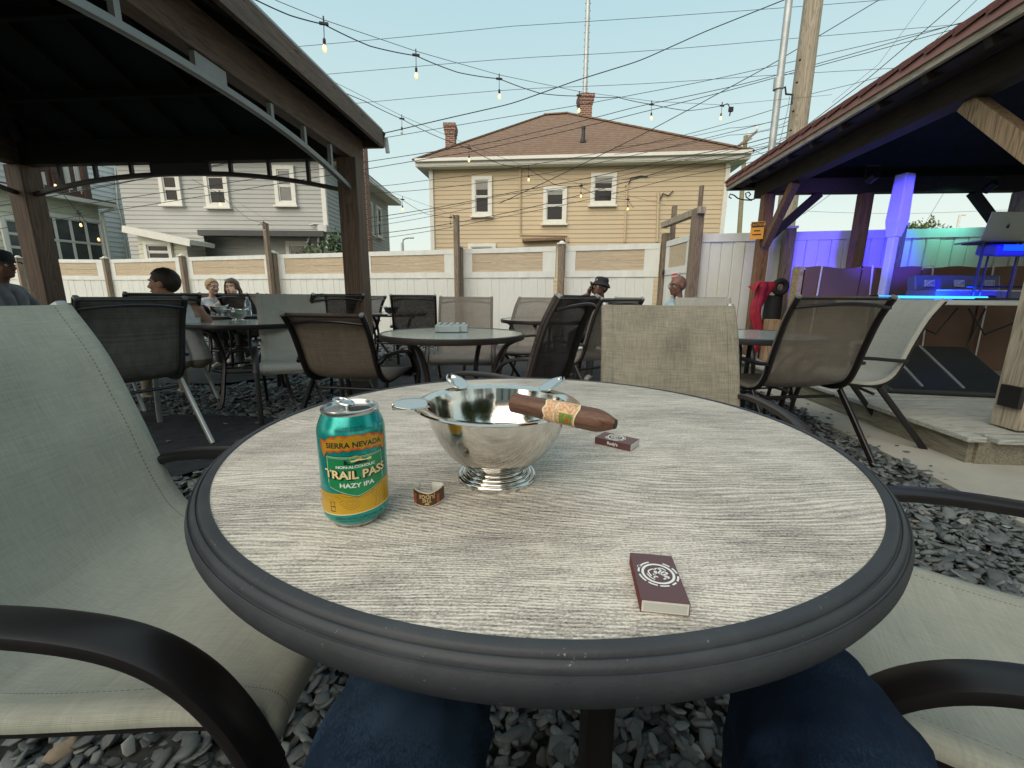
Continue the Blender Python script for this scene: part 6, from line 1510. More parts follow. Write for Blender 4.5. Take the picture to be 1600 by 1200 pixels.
# cigar ash flecks dropped round the bowl
fk = MB(); r7 = random.Random(9)
for i in range(150):
    a_, d_ = r7.uniform(0, 2 * PI), abs(r7.gauss(0, .16)); x_, y_ = BX + .02 + d_ * math.cos(a_) * 1.3, BY - .08 + d_ * math.sin(a_)
    if math.hypot(x_ - TX, y_ - TY) > .46: continue
    sz = r7.uniform(.0004, .0011); fk.box((x_, y_, TZ + sz * .3), (sz * r7.uniform(.8, 2), sz, sz * .6), Matrix.Rotation(r7.uniform(0, 3), 3, 'Z'))
fo = part('ash_flecks', fk, mat('pale_ash', (0.45, 0.44, 0.41), 0.9, var=.3, bump=0), smooth=False, kind='stuff')
# ------------------------------------------------------------------ people: one continuous surface grown from tapered limbs, then remeshed
def capsule(b, p, q, r0, r1, sq=(1, 1, 1)):
    p, q = Vector(p), Vector(q); d = q - p; n = max(2, int(d.length / (min(r0, r1) * 0.8)) + 1)
    M0 = d.to_track_quat('Z', 'Y').to_matrix().to_4x4() if d.length > 1e-6 else Matrix.Identity(4)
    vs = []; seg = 12
    rings = [(-r0 * math.cos(a), r0 * math.sin(a)) for a in (0.25, .7, 1.15)] + [(d.length * i / n, r0 + (r1 - r0) * i / n) for i in range(n + 1)] + [(d.length + r1 * math.cos(a), r1 * math.sin(a)) for a in (1.15, .7, .25)]
    loops = []
    for z, r in rings: loops.append([b.verts.new(p + (M0.to_3x3() @ Vector((r * math.cos(2 * PI * k / seg), r * math.sin(2 * PI * k / seg), z)))) for k in range(seg)])
    for l0, l1 in zip(loops, loops[1:]):
        for k in range(seg): b.faces.new((l0[k], l0[(k + 1) % seg], l1[(k + 1) % seg], l1[k]))
    b.faces.new(list(reversed(loops[0]))); b.faces.new(loops[-1])
def ellip(b, c, r, rot=None, cut=None, n=14, m=18):
    c = Vector(c); rot = rot or Matrix.Identity(3); lp = []
    for i in range(1, n):
        a = PI * i / n; lp.append([b.verts.new(c + rot @ Vector((r[0] * math.sin(a) * math.cos(2 * PI * k / m), r[1] * math.sin(a) * math.sin(2 * PI * k / m), r[2] * math.cos(a)))) for k in range(m)])
    t = b.verts.new(c + rot @ Vector((0, 0, r[2]))); o = b.verts.new(c + rot @ Vector((0, 0, -r[2])))
    for k in range(m):
        b.faces.new((t, lp[0][k], lp[0][(k + 1) % m])); b.faces.new((o, lp[-1][(k + 1) % m], lp[-1][k]))
        for i in range(n - 2): b.faces.new((lp[i][k], lp[i + 1][k], lp[i + 1][(k + 1) % m], lp[i][(k + 1) % m]))
def remesh(b, name, voxel, smooth_it, mats_, tagfn):
    me = bpy.data.meshes.new(name); b.to_mesh(me); b.free(); o = link(name, me)
    r = o.modifiers.new('r', 'REMESH'); r.mode = 'VOXEL'; r.voxel_size = voxel; r.use_smooth_shade = True
    s = o.modifiers.new('s', 'SMOOTH'); s.factor = 0.6; s.iterations = smooth_it
    dg = bpy.context.evaluated_depsgraph_get(); dg.update()
    m2 = bpy.data.meshes.new_from_object(o.evaluated_get(dg)); bpy.data.objects.remove(o); bpy.data.meshes.remove(me)
    m2.materials.clear()
    for m in mats_: m2.materials.append(m)
    n = len(m2.polygons); cen = np.zeros(n * 3); m2.polygons.foreach_get('center', cen); idx = tagfn(cen.reshape(-1, 3))
    m2.polygons.foreach_set('material_index', idx.astype(np.int32)); m2.shade_smooth(); m2.update(); return m2
def skinmat(n, c): 
    m = mat(n, c, 0.5, var=0.1, scale=25, bump=0.05); m.node_tree.nodes['Principled BSDF'].inputs['Subsurface Weight'].default_value = 0.05; return m
M_eye = mat('eye_white', (0.6, 0.58, 0.55), 0.3, bump=0); M_iris = mat('eye_dark', (0.02, 0.012, 0.01), 0.2, bump=0); M_lip = mat('lip', (0.22, 0.07, 0.06), 0.5, bump=0)
def hand(b, wrist, fdir, palm_n, k=1.0, curl=0.9, caps=None, fist=False):
    f = Vector(fdir).normalized(); n_ = Vector(palm_n).normalized(); s = f.cross(n_).normalized(); w = Vector(wrist)
    def cap(p, q, a, c): capsule(b, p, q, a, c); caps.append((p, q, 'skin'))
    cap(w, w + f * .05 * k, .024 * k, .030 * k)
    for j, (o, L_) in enumerate(((-.027, .062), (-.009, .072), (.009, .068), (.026, .054))):
        p = w + f * .075 * k + s * o * k; c = curl * (1.0 + .08 * j)
        cap(w + f * .03 * k + s * o * k * .8, p, .014 * k, .0105 * k)
        d1 = (f * math.cos(c * .6) + n_ * math.sin(c * .6)); q = p + d1 * L_ * .45 * k; cap(p, q, .0100 * k, .0092 * k)
        d2 = (f * math.cos(c * 1.6) + n_ * math.sin(c * 1.6)); q2 = q + d2 * L_ * .33 * k; cap(q, q2, .0090 * k, .0084 * k)
        d3 = (f * math.cos(c * 2.4) + n_ * math.sin(c * 2.4)); cap(q2, q2 + d3 * L_ * .25 * k, .0084 * k, .0075 * k)
    t0 = w + f * .02 * k - s * .022 * k; t1 = t0 + (f * .7 - s * .7 + n_ * .3) * .035 * k; cap(t0, t1, .014 * k, .0115 * k); cap(t1, t1 + (f * .8 - s * .1 + n_ * .55) * .032 * k, .0110 * k, .0090 * k)
def person(label, loc, rz, skin, shirt, pants, shoe, lean=0.22, head_yaw=0.0, head_pitch=0.0, arms=None, hair=None, hat=None, glasses=None, sleeve='short', hs=1.0, beard=None, female=False, extra=None, legs=None, slouch=0.0):
    """seated figure, hips over the local origin at seat height, looking along +y"""
    t = thing('person', label, 'person', loc, rz, 'people sitting in the courtyard')
    b = bmesh.new(); caps = []
    def cap(p, q, r0, r1, tg): capsule(b, p, q, r0, r1); caps.append((Vector(p), Vector(q), tg))
    hz = 0.50 - slouch; sh = 0.92 if female else 1.0
    hip = Vector((0, -.08, hz)); ch = Vector((0, -.08 - math.sin(lean) * .36, hz + math.cos(lean) * .36)); nk = Vector((0, -.08 - math.sin(lean) * .47, hz + math.cos(lean) * .49))
    for s in (-1, 1):
        cap(hip + Vector((s * .07, 0, 0)), hip.lerp(ch, .5) + Vector((s * .065 * sh, 0, 0)), .105, .095 * sh, 'shirt')
        cap(hip.lerp(ch, .5) + Vector((s * .065 * sh, 0, 0)), ch + Vector((s * .085 * sh, 0, 0)), .095 * sh, .108 * sh, 'shirt')
        S_ = ch + Vector((s * .175 * sh, 0, .065)); cap(ch + Vector((s * .08, 0, .05)), S_, .075 * sh, .060 * sh, 'shirt')
        cap(nk + Vector((s * .02, 0, -.02)), S_ + Vector((0, 0, .02)), .045, .045, 'shirt')
    hd = nk + Vector((0, .035, .155)); cap(nk - Vector((0, 0, .05)), hd - Vector((0, 0, .05)), .055 * sh, .050 * sh, 'skin')
    lg = legs or [((-1), (.12, .40, .50), (.13, .48, .08)), ((1), (.12, .40, .50), (.14, .42, .08))]
    for s, kn, an in lg:
        kx = Vector((s * kn[0], kn[1], kn[2])); ax = Vector((s * an[0], an[1], an[2]))
        cap(hip + Vector((s * .085, .02, -.01)), kx, .088, .060, 'pants'); cap(kx, ax, .056, .040, 'pants' if not (extra and extra.get('bare_legs')) else 'skin')
        cap(ax, ax - Vector((0, 0, .045)), .04, .038, 'shoe'); cap(ax + Vector((0, -.03, -.045)), ax + Vector((s * .02, .15, -.052)), .035, .028, 'shoe')
    arms = arms or {}
    for s in (-1, 1):
        S_ = ch + Vector((s * .175 * sh, 0, .065))
        E_, H_, fd, pn = arms.get(s, ((s * .27, .02, hz + .16), (s * .22, .25, hz + .12), (0, 1, 0), (0, 0, -1)))
        E_, H_ = Vector(E_), Vector(H_)
        m_ = S_.lerp(E_, .55); cap(S_, m_, .052 * sh, .046 * sh, 'shirt' if sleeve != 'none' else 'skin'); cap(m_, E_, .046 * sh, .040 * sh, 'shirt' if sleeve == 'long' else 'skin')
        cap(E_, H_, .041 * sh, .026, 'shirt' if sleeve == 'long' else 'skin'); hand(b, H_, fd, pn, 1.0, .8, caps)
    Rh = Matrix.Rotation(head_yaw, 3, 'Z') @ Matrix.Rotation(head_pitch, 3, 'X')
    def HP(x, y, z): return hd + Rh @ (Vector((x, y, z)) * hs)
    def hell(c, r, rx=0): ellip(b, HP(*c), [k_ * hs for k_ in r], Rh @ Matrix.Rotation(rx, 3, 'X')); caps.append((HP(*c), HP(*c) + Vector((0, 0, .001)), 'skin'))
    hell((0, -.008, .035), (.074, .095, .092)); hell((0, .025, -.03), (.058, .068, .075)); hell((0, .062, -.072), (.032, .028, .024)); hell((0, .072, .038), (.052, .022, .014))
    capsule(b, HP(0, .088, .02), HP(0, .110, -.014), .010 * hs, .0135 * hs); caps.append((HP(0, .1, 0), HP(0, .11, -.01), 'skin'))
    for s in (-1, 1):
        hell((s * .078, -.006, .002), (.008, .020, .031), 0.15); hell((s * .036, .062, -.012), (.022, .022, .020)); hell((s * .013, .098, -.016), (.008, .010, .007))
    hell((0, .087, -.040), (.024, .010, .0065)); hell((0, .086, -.051), (.021, .010, .0075))
    tags = {'skin': 0, 'shirt': 1, 'pants': 2, 'shoe': 3}
    P0_ = np.array([c[0][:] for c in caps]); P1_ = np.array([c[1][:] for c in caps]); T_ = np.array([tags[c[2]] for c in caps])
    neckz = nk.z
    def tf(cn):
        best = np.full(len(cn), 9.0); idx = np.zeros(len(cn), int)
        for p, q, tg in zip(P0_, P1_, T_):
            d = q - p; tt_ = np.clip(((cn - p) @ d) / max(d @ d, 1e-9), 0, 1); dist = np.linalg.norm(cn - (p + tt_[:, None] * d), axis=1)
            if tg == 1: dist = dist - .035
            if tg == 2: dist = dist - .02
            m = dist < best; best[m] = dist[m]; idx[m] = tg
        idx[(idx == 1) & (cn[:, 2] < hz - .02)] = 2
        idx[(cn[:, 2] > neckz + .012) & (np.abs(cn[:, 0]) < .12)] = 0
        if extra and extra.get('tank'):
            idx[(idx == 1) & (np.abs(cn[:, 0]) > .115) & (cn[:, 2] > ch.z + .0)] = 0
        return idx
    me = remesh(b, 'body', 0.0085, 4, [skin, shirt, pants, shoe], tf); body = link('body', me, t)
    # face details
    for s in (-1, 1):
        e = HP(s * .031, .0765, .012); eb = bmesh.new(); ellip(eb, e, (.0125 * hs,) * 3, n=8, m=10); m1 = bpy.data.meshes.new('eye'); eb.to_mesh(m1); eb.free(); m1.materials.append(M_eye); m1.shade_smooth(); link('eye', m1, t)
        eb = bmesh.new(); ellip(eb, HP(s * .031, .0835, .012), (.0065 * hs,) * 3, n=6, m=8); m1 = bpy.data.meshes.new('iris'); eb.to_mesh(m1); eb.free(); m1.materials.append(M_iris); link('iris', m1, t)
        part('eyebrow', MB().tube([HP(s * .014, .094, .034), HP(s * .032, .091, .040), HP(s * .052, .077, .034)], .0038 * hs, 5), hair[0] if hair else M_iris, t)
    part('lips', MB().tube([HP(-.021, .090, -.046), HP(-.008, .0985, -.0445), HP(0, .0985, -.046), HP(.008, .0985, -.0445), HP(.021, .090, -.046)], .0046 * hs, 6), M_lip, t)
    def shell(name, m_, keep, grow=.010, puff=0.004):
        eb = bmesh.new(); ellip(eb, (0, -.008, .035), (.074 + grow, .095 + grow, .092 + grow), n=26, m=34)
        for v in eb.verts: v.co += v.co.normalized() * puff * noise.noise(v.co * 60)
        bmesh.ops.delete(eb, geom=[f for f in eb.faces if not keep(f.calc_center_median())], context='FACES')
        for v in eb.verts: v.co = HP(*v.co)
        m1 = bpy.data.meshes.new(name); eb.to_mesh(m1); eb.free(); m1.materials.append(m_); m1.shade_smooth(); o = link(name, m1, t); md = o.modifiers.new('t', 'SOLIDIFY'); md.thickness = .006; return o
    if hair:
        if hair[1] == 'short': shell('hair', hair[0], lambda c: (c.y < .052 and c.z > .02 + (c.y + .0) * .4 - .045 * (c.y < -.03)) or (c.z > .085 and c.y < .072), .006)
        if hair[1] == 'long':
            shell('hair', hair[0], lambda c: (c.y < .055 and c.z > -.02) or (c.z > .085), .014, .008)
            mb = MB()
            for s in (-1, 1):
                for k in range(5): mb.tube([HP(s * (.075 - .006 * k), .02 - .025 * k, .04), HP(s * (.088 - .004 * k), .0 - .025 * k, -.04), HP(s * (.085 - .004 * k), -.02 - .02 * k, -.13), HP(s * (.075 - .002 * k), -.02 - .02 * k, -.19)], [.016, .018, .016, .004], 7)
            part('hair_lock', mb, hair[0], t)
    if beard: shell('beard', beard, lambda c: False)
    if hat == 'bucket':
        part('hat', MB().lathe([(.118, .035), (.122, .032), (.096, .075), (.086, .078), (.088, .115), (.078, .138), (.04, .148), (0, .149)], 28).mesh_pts(HP), M_blackcloth, t)
        part('hat_patch', MB().sheet(lambda u, v: (-.022 + .044 * u, .0875 - .01 * (u - .5) ** 2 * 4, .088 + .020 * v), 5, 2).mesh_pts(HP), M_trim, t)
    if hat == 'cap':
        part('hat', MB().lathe([(.085, .045), (.090, .05), (.090, .09), (.075, .125), (.04, .143), (0, .146)], 28).mesh_pts(lambda x, y, z: HP(x, y * 1.15 - .005, z)), hat_m, t)
        part('hat_brim', MB().sheet(lambda u, v: ((u - .5) * .15 * (1 - .25 * v * v), .075 + .085 * v * (1 - (u * 2 - 1) ** 2 * .35), .052 - .012 * v - .014 * (u * 2 - 1) ** 2), 10, 5).mesh_pts(HP), hat_m, t)
    if glasses:
        gm = glasses[0]; mb = MB()
        for s in (-1, 1):
            mb.tube([HP(s * .032 + .022 * math.cos(a), .094, .012 + .017 * math.sin(a)) if not glasses[1] else HP(s * .032 + .024 * math.cos(a), .075, .105 + .017 * math.sin(a)) for a in np.linspace(0, 2 * PI, 14)[:-1]], .0022, 5, closed=True)
            if not glasses[1]: mb.tube([HP(s * .055, .092, .016), HP(s * .079, .06, .014), HP(s * .083, -.005, .012)], .0022, 5)
        part('glasses', mb, gm, t)
    return t
def _mp(self, HP): self.v = [tuple(HP(*p)) for p in self.v]; return self
MB.mesh_pts = _mp
sk_tan = skinmat('skin_tan', (0.36, 0.19, 0.125)); sk_fair = skinmat('skin_fair', (0.50, 0.31, 0.23)); sk_dk = skinmat('skin_dark', (0.105, 0.05, 0.03)); sk_br = skinmat('skin_brown', (0.17, 0.085, 0.055))
def cloth(n, c): return mat(n, c, 0.85, var=0.18, scale=18, bump=0.3, bscale=40, bdist=.004)
C_white = cloth('white_cloth', (0.60, 0.62, 0.64)); C_grey = cloth('grey_cloth', (0.17, 0.185, 0.21)); C_black = cloth('black_shirt', (0.015, 0.015, 0.017)); C_dkpant = cloth('dark_trousers', (0.03, 0.032, 0.04)); C_khaki = cloth('khaki_shorts', (0.25, 0.21, 0.15)); C_blue = cloth('pale_blue_shirt', (0.38, 0.50, 0.56)); C_shoe = mat('pale_shoe', (0.45, 0.42, 0.38), 0.7)
H_dark = mat('dark_hair', (0.022, 0.014, 0.010), 0.6, var=0.5, scale=60, stretch=(1, 1, .2)); H_blond = mat('fair_hair', (0.40, 0.27, 0.14), 0.6, var=0.35, scale=60); H_brown = mat('brown_hair', (0.13, 0.08, 0.055), 0.6, var=0.5, scale=70); hat_m = mat('dark_cap', (0.015, 0.02, 0.03), 0.8, var=0.2)
pr = person('dark haired man in a white tank top facing away, one fist raised', (-2.84, 3.64, -0.02), aim(-0.86, 0.5), sk_tan, C_white, C_khaki, C_shoe, lean=-.42, head_yaw=.7, slouch=.07, sleeve='none', hair=(H_dark, 'short'), extra={'tank': 1},
    arms={-1: ((-.30, .08, .66), (-.16, .36, .80), (0, .1, 1), (0.3, 1, 0)), 1: ((.27, .02, .66), (.20, .27, .63), (0, 1, 0), (0, 0, -1))}, hs=1.12)
person('woman in a black tank top resting her chin on her hand', (-3.88, 6.02, 0), aim(0.32, -1), sk_fair, C_black, C_dkpant, C_shoe, slouch=.12, lean=-.12, head_yaw=-.1, sleeve='none', hair=(H_brown, 'long'), female=True, glasses=(M_iris, True), extra={'tank': 1},
    arms={-1: ((-.22, .28, .76), (-.05, .17, .93), (0.2, -.2, 1), (0.3, -1, 0)), 1: ((.26, .18, .74), (.05, .32, .76), (-1, .2, 0), (0, 0, -1))})
person('fair haired person in a patterned white top seen in profile', (-4.33, 6.3, 0), aim(0.8, -0.5), sk_fair, C_white, C_dkpant, C_shoe, lean=.0, head_yaw=.1, head_pitch=-.1, hair=(H_blond, 'short'), female=True, slouch=.11)
person('man in a dark cap and grey shirt at the left edge behind the gazebo post', (-4.52, 4.0, 0), aim(0.9, 0.3), sk_br, C_grey, C_dkpant, C_shoe, lean=.15, head_yaw=-.2, hat='cap', hair=(H_dark, 'short'), hs=1.05, slouch=-.03)
bm_ = person('man in a black bucket hat holding a phone to his ear', (1.02, 5.38, 0), aim(-0.5, -0.9), sk_dk, C_black, C_dkpant, C_shoe, lean=.32, head_yaw=-.5, head_pitch=.22, hat='bucket', hair=(H_dark, 'short'), slouch=0.07,
    arms={-1: ((-.29, -.06, .74), (-.20, .16, .62), (0, 1, 0), (0, 0, -1)), 1: ((.34, .02, .86), (.135, -.15, .98), (-.1, -.15, 1), (-1, .0, .0))})
ph = thing('phone', 'black phone held to the ear of the man in the bucket hat', 'phone', (0, 0, 0)); 
pm_w = Matrix.Translation(bm_.location) @ Matrix.Rotation(bm_.rotation_euler.z, 4, 'Z'); pq = pm_w @ Vector((.098, -.165, 1.065)); ph.location = pq; ph.rotation_euler = (0.1, 0.25, bm_.rotation_euler.z)
part('phone_body', MB().box((0, 0, 0), (.012, .07, .15)), M_blackmetal, ph, smooth=False, bev=.004); part('phone_screen', MB().box((-.0066, 0, 0), (.001, .063, .14)), M_glassdark, ph, smooth=False)
person('bald man with dark glasses and a pale blue shirt in profile', (1.92, 5.22, 0), aim(-0.95, -0.25), sk_br, C_blue, C_dkpant, C_shoe, lean=.04, head_yaw=.0, head_pitch=-.06, glasses=(M_blackmetal, False), slouch=0.07, hs=1.05)

# the viewer's own legs in jeans, under the near edge of the table
M_denim, td, bd_ = newmat('blue_denim')
n1 = N(td, 'ShaderNodeTexNoise', Scale=7.0, Detail=4.0); td.links.new(coords(td), n1.inputs[0]); n2 = N(td, 'ShaderNodeTexNoise', Scale=1.0, Detail=5.0, Roughness=0.8); td.links.new(coords(td, (700, 260, 700)), n2.inputs[0])
ad = N(td, 'ShaderNodeMath', operation='MULTIPLY_ADD'); ad.inputs[1].default_value = 0.8; td.links.new(n2.outputs[0], ad.inputs[0]); td.links.new(n1.outputs[0], ad.inputs[2])
td.links.new(ramp(td, ad.outputs[0], [(0.62, (0.002, 0.006, 0.018)), (0.88, (0.006, 0.016, 0.036)), (1.08, (0.020, 0.040, 0.072))]), bd_.inputs['Base Color']); bd_.inputs['Roughness'].default_value = 0.85; bd_.inputs['Specular IOR Level'].default_value = 0.15
bumpn(td, bd_, n2.outputs[0], 0.4, 0.0012)
vl = thing('person', 'legs in blue jeans of the seated viewer under the near table edge', 'person', (0, -.3, 0))
b = bmesh.new()
for s, hip, kn, an in ((-1, (-.10, .05, .50), (-.100, .70, .515), (-.09, .74, .09)), (1, (.13, .05, .50), (.335, .70, .500), (.36, .76, .09))):
    hip, kn, an = Vector(hip), Vector(kn), Vector(an); md_ = hip.lerp(kn, .55)
    capsule(b, hip, md_, .102, .096); capsule(b, md_, kn, .096, .080); capsule(b, kn, kn.lerp(an, .4), .079, .070); capsule(b, kn.lerp(an, .4), an, .068, .062)
    capsule(b, an, an - Vector((0, 0, .05)), .05, .04); capsule(b, an + Vector((0, -.03, -.045)), an + Vector((s * .03, .17, -.055)), .042, .033)
capsule(b, (-.09, .02, .53), (.10, .02, .53), .115, .115); capsule(b, (0, 0, .55), (0, -.03, .66), .13, .12)
me = remesh(b, 'body', 0.009, 5, [M_denim, C_shoe], lambda c: (c[:, 2] < .075).astype(int))
for v in me.vertices:
    p = v.co; kz_ = max(0, 1 - abs(p.z - .50) / .2); w = noise.noise(Vector((p.x * 9, p.y * 26 + 6 * abs(p.x), p.z * 24))) * .0085 * kz_ + noise.noise(Vector((p.x * 5 + p.y * 14, p.y * 3, p.z * 30))) * .006 * kz_ + noise.noise(p * 60) * .0010; w -= .007 * kz_ * max(0, 1 - 7 * abs(noise.noise(Vector((p.x * 5 + p.y * 8, p.y * 2.5 - p.x * 3, 3.3))))); w -= .005 * kz_ * max(0, 1 - 8 * abs(noise.noise(Vector((p.x * 9 - p.y * 12, p.y * 5, 8.1))))); v.co = p + v.normal * w
link('body', me, vl)
for s, x0, x1 in ((-1, -.178, -.176), (1, .205, .262)): part('seam', MB().tube([(x0 + (x1 - x0) * i / 10 + (0.001 * s), .12 + .052 * i, .50 + .004 * i / 10) for i in range(11)], .0022, 5), M_denim, vl)

# ------------------------------------------------------------------ gear on the stage
DZ = 0.171
gx = Vector((1, -0.06, 0)).normalized(); gy = Vector((0.06, 1, 0)); GFm = Matrix((gx, gy, (0, 0, 1))).transposed(); gang = math.atan2(gx.y, gx.x)
tl = atY(1374, 466, 3.9); tblz = 0.925
dj = thing('folding_table', 'white folding table carrying the stage gear', 'table', (3.35, 3.9, DZ), gang)
part('tabletop', MB().box((.95, .32, tblz - DZ), (1.9, .68, .045)), M_white, dj, smooth=False, bev=.01)
for x in (.12, 1.78):
    for y in (.04, .60): part('leg', MB().tube([(x, y, tblz - DZ - .02), (x, y, 0)], .014, 8), M_blackmetal, dj)
    part('leg_brace', MB().tube([(x, .04, .2), (x, .60, .2)], .009, 6), M_blackmetal, dj)
part('brace', MB().tube([(.2, .3, .70), (.75, .3, .45), (.9, .3, .70)], .008, 6).tube([(1.0, .3, .70), (1.2, .3, .45), (1.7, .3, .70)], .008, 6).tube([(1.2, .35, .70), (1.05, .35, .05)], .008, 6), M_blackmetal, dj)
def dl(x, y, z): return Vector((3.35, 3.9, 0)) + gx * x + Vector((-gx.y, gx.x, 0)) * y + Vector((0, 0, z))
TT = tblz + .024
M_tube = emis('blue_tube_glow', (0.02, 0.30, 1.0), 9.0); M_tubec = emis('cyan_tube_core', (0.04, 0.42, 1.0), 1.1)
nt_ = thing('led_tube', 'glowing cyan blue light tube lying along the table front edge', 'light', dl(-.10, .05, TT), gang)
tl0, tl1 = atY(1372, 459, 3.93), atY(1530, 461, 3.86)
part('glow_tube', MB().tube([(.06, 0, .022), (1.0, 0, .022)], .0115, 10), M_tubec, nt_)
for x in (.03, 1.03): part('end_cap', MB().tube([(x - .03, 0, .022), (x + .03, 0, .022)], .020, 10), M_blackmetal, nt_)
ld = bpy.data.lights.new('tube_light', 'AREA'); ld.shape = 'RECTANGLE'; ld.size = .95; ld.size_y = .04; ld.energy = 5; ld.color = (0.0, 0.06, 1.0)
lo = bpy.data.objects.new('tube_light', ld); C.objects.link(lo); lo.parent = nt_; lo.location = (.53, .03, .05); lo.rotation_euler = (R(118), 0, 0)
# flight case
fc = thing('flight_case', 'open equipment case lit deep blue on the white folding table', 'case', dl(1.06, .42, TT), gang)
M_case = mat('black_case_laminate', (0.10, 0.10, 0.16), 0.35, 0.1, var=0.1, bump=.04)
part('base', MB().box((0, 0, .045), (.86, .34, .09)), M_case, fc, smooth=False, bev=.008)
part('lid', MB().box((0, .16, .155), (.80, .10, .16), Matrix.Rotation(R(-14), 3, 'X')), M_case, fc, smooth=False, bev=.01)
for x in (-.28, .0, .28): part('latch', MB().box((x, .095, .16), (.09, .02, .07), Matrix.Rotation(R(-14), 3, 'X')).tube([(x - .035, .08, .15), (x, .06, .19), (x + .035, .08, .15)], .006, 6), M_galv, fc, bev=.003)
for z in (.002, .088): part('edge_strip', MB().box((0, -.171, z), (.86, .006, .012)), M_galv, fc, smooth=False)
# laptop on its stand
lz = atY(1565, 372, 3.75)
st = thing('laptop_stand', 'black laptop stand on the gear table under the silver laptop', 'stand', dl(.83, .08, TT), gang)
for x in (.02, .33): part('post', MB().tube([(x, .05, 0), (x, .05, .50)], .011, 8), M_blackmetal, st)
part('foot', MB().box((.17, .1, .01), (.42, .3, .02)), M_blackmetal, st, smooth=False, bev=.004); part('crossbar', MB().tube([(-.05, .05, .12), (.45, .05, .12)], .009, 6), M_blackmetal, st)
part('tray', MB().box((.17, .1, .505), (.36, .26, .012)), M_blackmetal, st, smooth=False)
mixr = thing('audio_controller', 'small controller glowing blue on the lower tier of the laptop stand', 'controller', dl(1.0, .10, TT + .385), gang)
M_bluelit = mat('controller_casing', (0.04, 0.05, 0.16), 0.3, var=.1, bump=0)
part('casing', MB().box((0, 0, .05), (.30, .2, .10), Matrix.Rotation(R(8), 3, 'X')), M_bluelit, mixr, smooth=False, bev=.02); part('indicator', MB().box((-.0, -.104, .06), (.22, .004, .05)), emis('blue_indicator', (0.0, 0.03, 1.0), 1.6), mixr, smooth=False)
for x in (-.12, .12): part('support', MB().tube([(x, 0, 0), (x, 0, -.385)], .008, 6), M_blackmetal, mixr)
lp = thing('laptop', 'silver laptop with its lid facing the viewer on a stand at the right edge', 'laptop', dl(1.0, .16, TT + .512), gang)
M_silver = mat('silver_aluminium', (0.42, 0.42, 0.42), 0.35, 0.75, var=0.03, bump=0)
part('keyboard_base', MB().box((0, .11, .008), (.36, .24, .012)), M_silver, lp, smooth=False, bev=.004)
part('lid', MB().box((0, -.045, .125), (.36, .007, .245), Matrix.Rotation(R(12), 3, 'X')), M_silver, lp, smooth=False, bev=.012)
ap = [(.62 * math.cos(a) * (1.0 - .10 * math.cos(2 * a) * 0), .66 * math.sin(a) - .06 * math.cos(2 * a)) for a in np.linspace(0, 2 * PI, 41)[:-1]]
ap = [(x, y - (.16 if abs(x) < .2 and y > .3 else 0) * (1 - abs(x) / .2)) for x, y in ap]
ap = [(x if not (x > .35 and abs(y - .12) < .36) else x - .26 * (1 - ((y - .12) / .36) ** 2), y) for x, y in ap]
leafp = [(.04 + .20 * t_ + w_ * .16 * math.sin(PI * t_), .62 + .42 * t_ - w_ * .10 * math.sin(PI * t_)) for w_, rng_ in ((1, range(0, 9)), (-1, range(8, 0, -1))) for t_ in [k_ / 8 for k_ in rng_]]
lg_ = MB(); Rl = Matrix.Rotation(R(12), 3, 'X')
for poly in (ap, leafp): lg_.add([Rl @ Vector((x * .026, -.0040, y * .026)) + Vector((0, -.045, .125)) for x, y in poly], [tuple(range(len(poly)))])
part('logo', lg_, M_blackmetal, lp, smooth=False)
# column loudspeaker
cb0, ct0 = atY(1385, 458, 4.35), atY(1412, 272, 4.35)
sx_ = (cb0.x + ct0.x) / 2 + .33
sp_ = thing('column_speaker', 'slim white column loudspeaker lit blue behind the gear table', 'loudspeaker', (sx_, 4.75, DZ), gang + .3)
M_spk = mat('white_speaker_plastic', (0.55, 0.55, 0.58), 0.5, var=.03, bump=0)
spz = lambda y: atY(1400, y, 4.75).z - DZ
part('base', MB().box((0, 0, .16), (.30, .34, .32)), M_spk, sp_, smooth=False, bev=.03)
part('pole', MB().box((0, 0, (.32 + spz(370)) / 2), (.075, .075, spz(370) - .32)), M_spk, sp_, smooth=False, bev=.012)
z0_, z1_, z2_ = spz(371), spz(345), spz(272)
part('driver_column', MB().add([(-.045, -.05, z0_), (.045, -.05, z0_), (.045, .05, z0_), (-.045, .05, z0_), (-.075, -.075, z1_), (.075, -.075, z1_), (.075, .06, z1_), (-.075, .06, z1_), (-.062, -.065, z2_), (.062, -.065, z2_), (.062, .05, z2_), (-.062, .05, z2_)],
    [(3, 2, 1, 0), (8, 9, 10, 11)] + [(i + 4 * l, (i + 1) % 4 + 4 * l, (i + 1) % 4 + 4 * l + 4, i + 4 * l + 4) for l in range(2) for i in range(4)]), M_spk, sp_, smooth=False, bev=.01)
part('grille', MB().box((0, -.073, (z1_ + z2_) / 2), (.09, .006, z2_ - z1_ - .06)), M_spk, sp_, smooth=False)
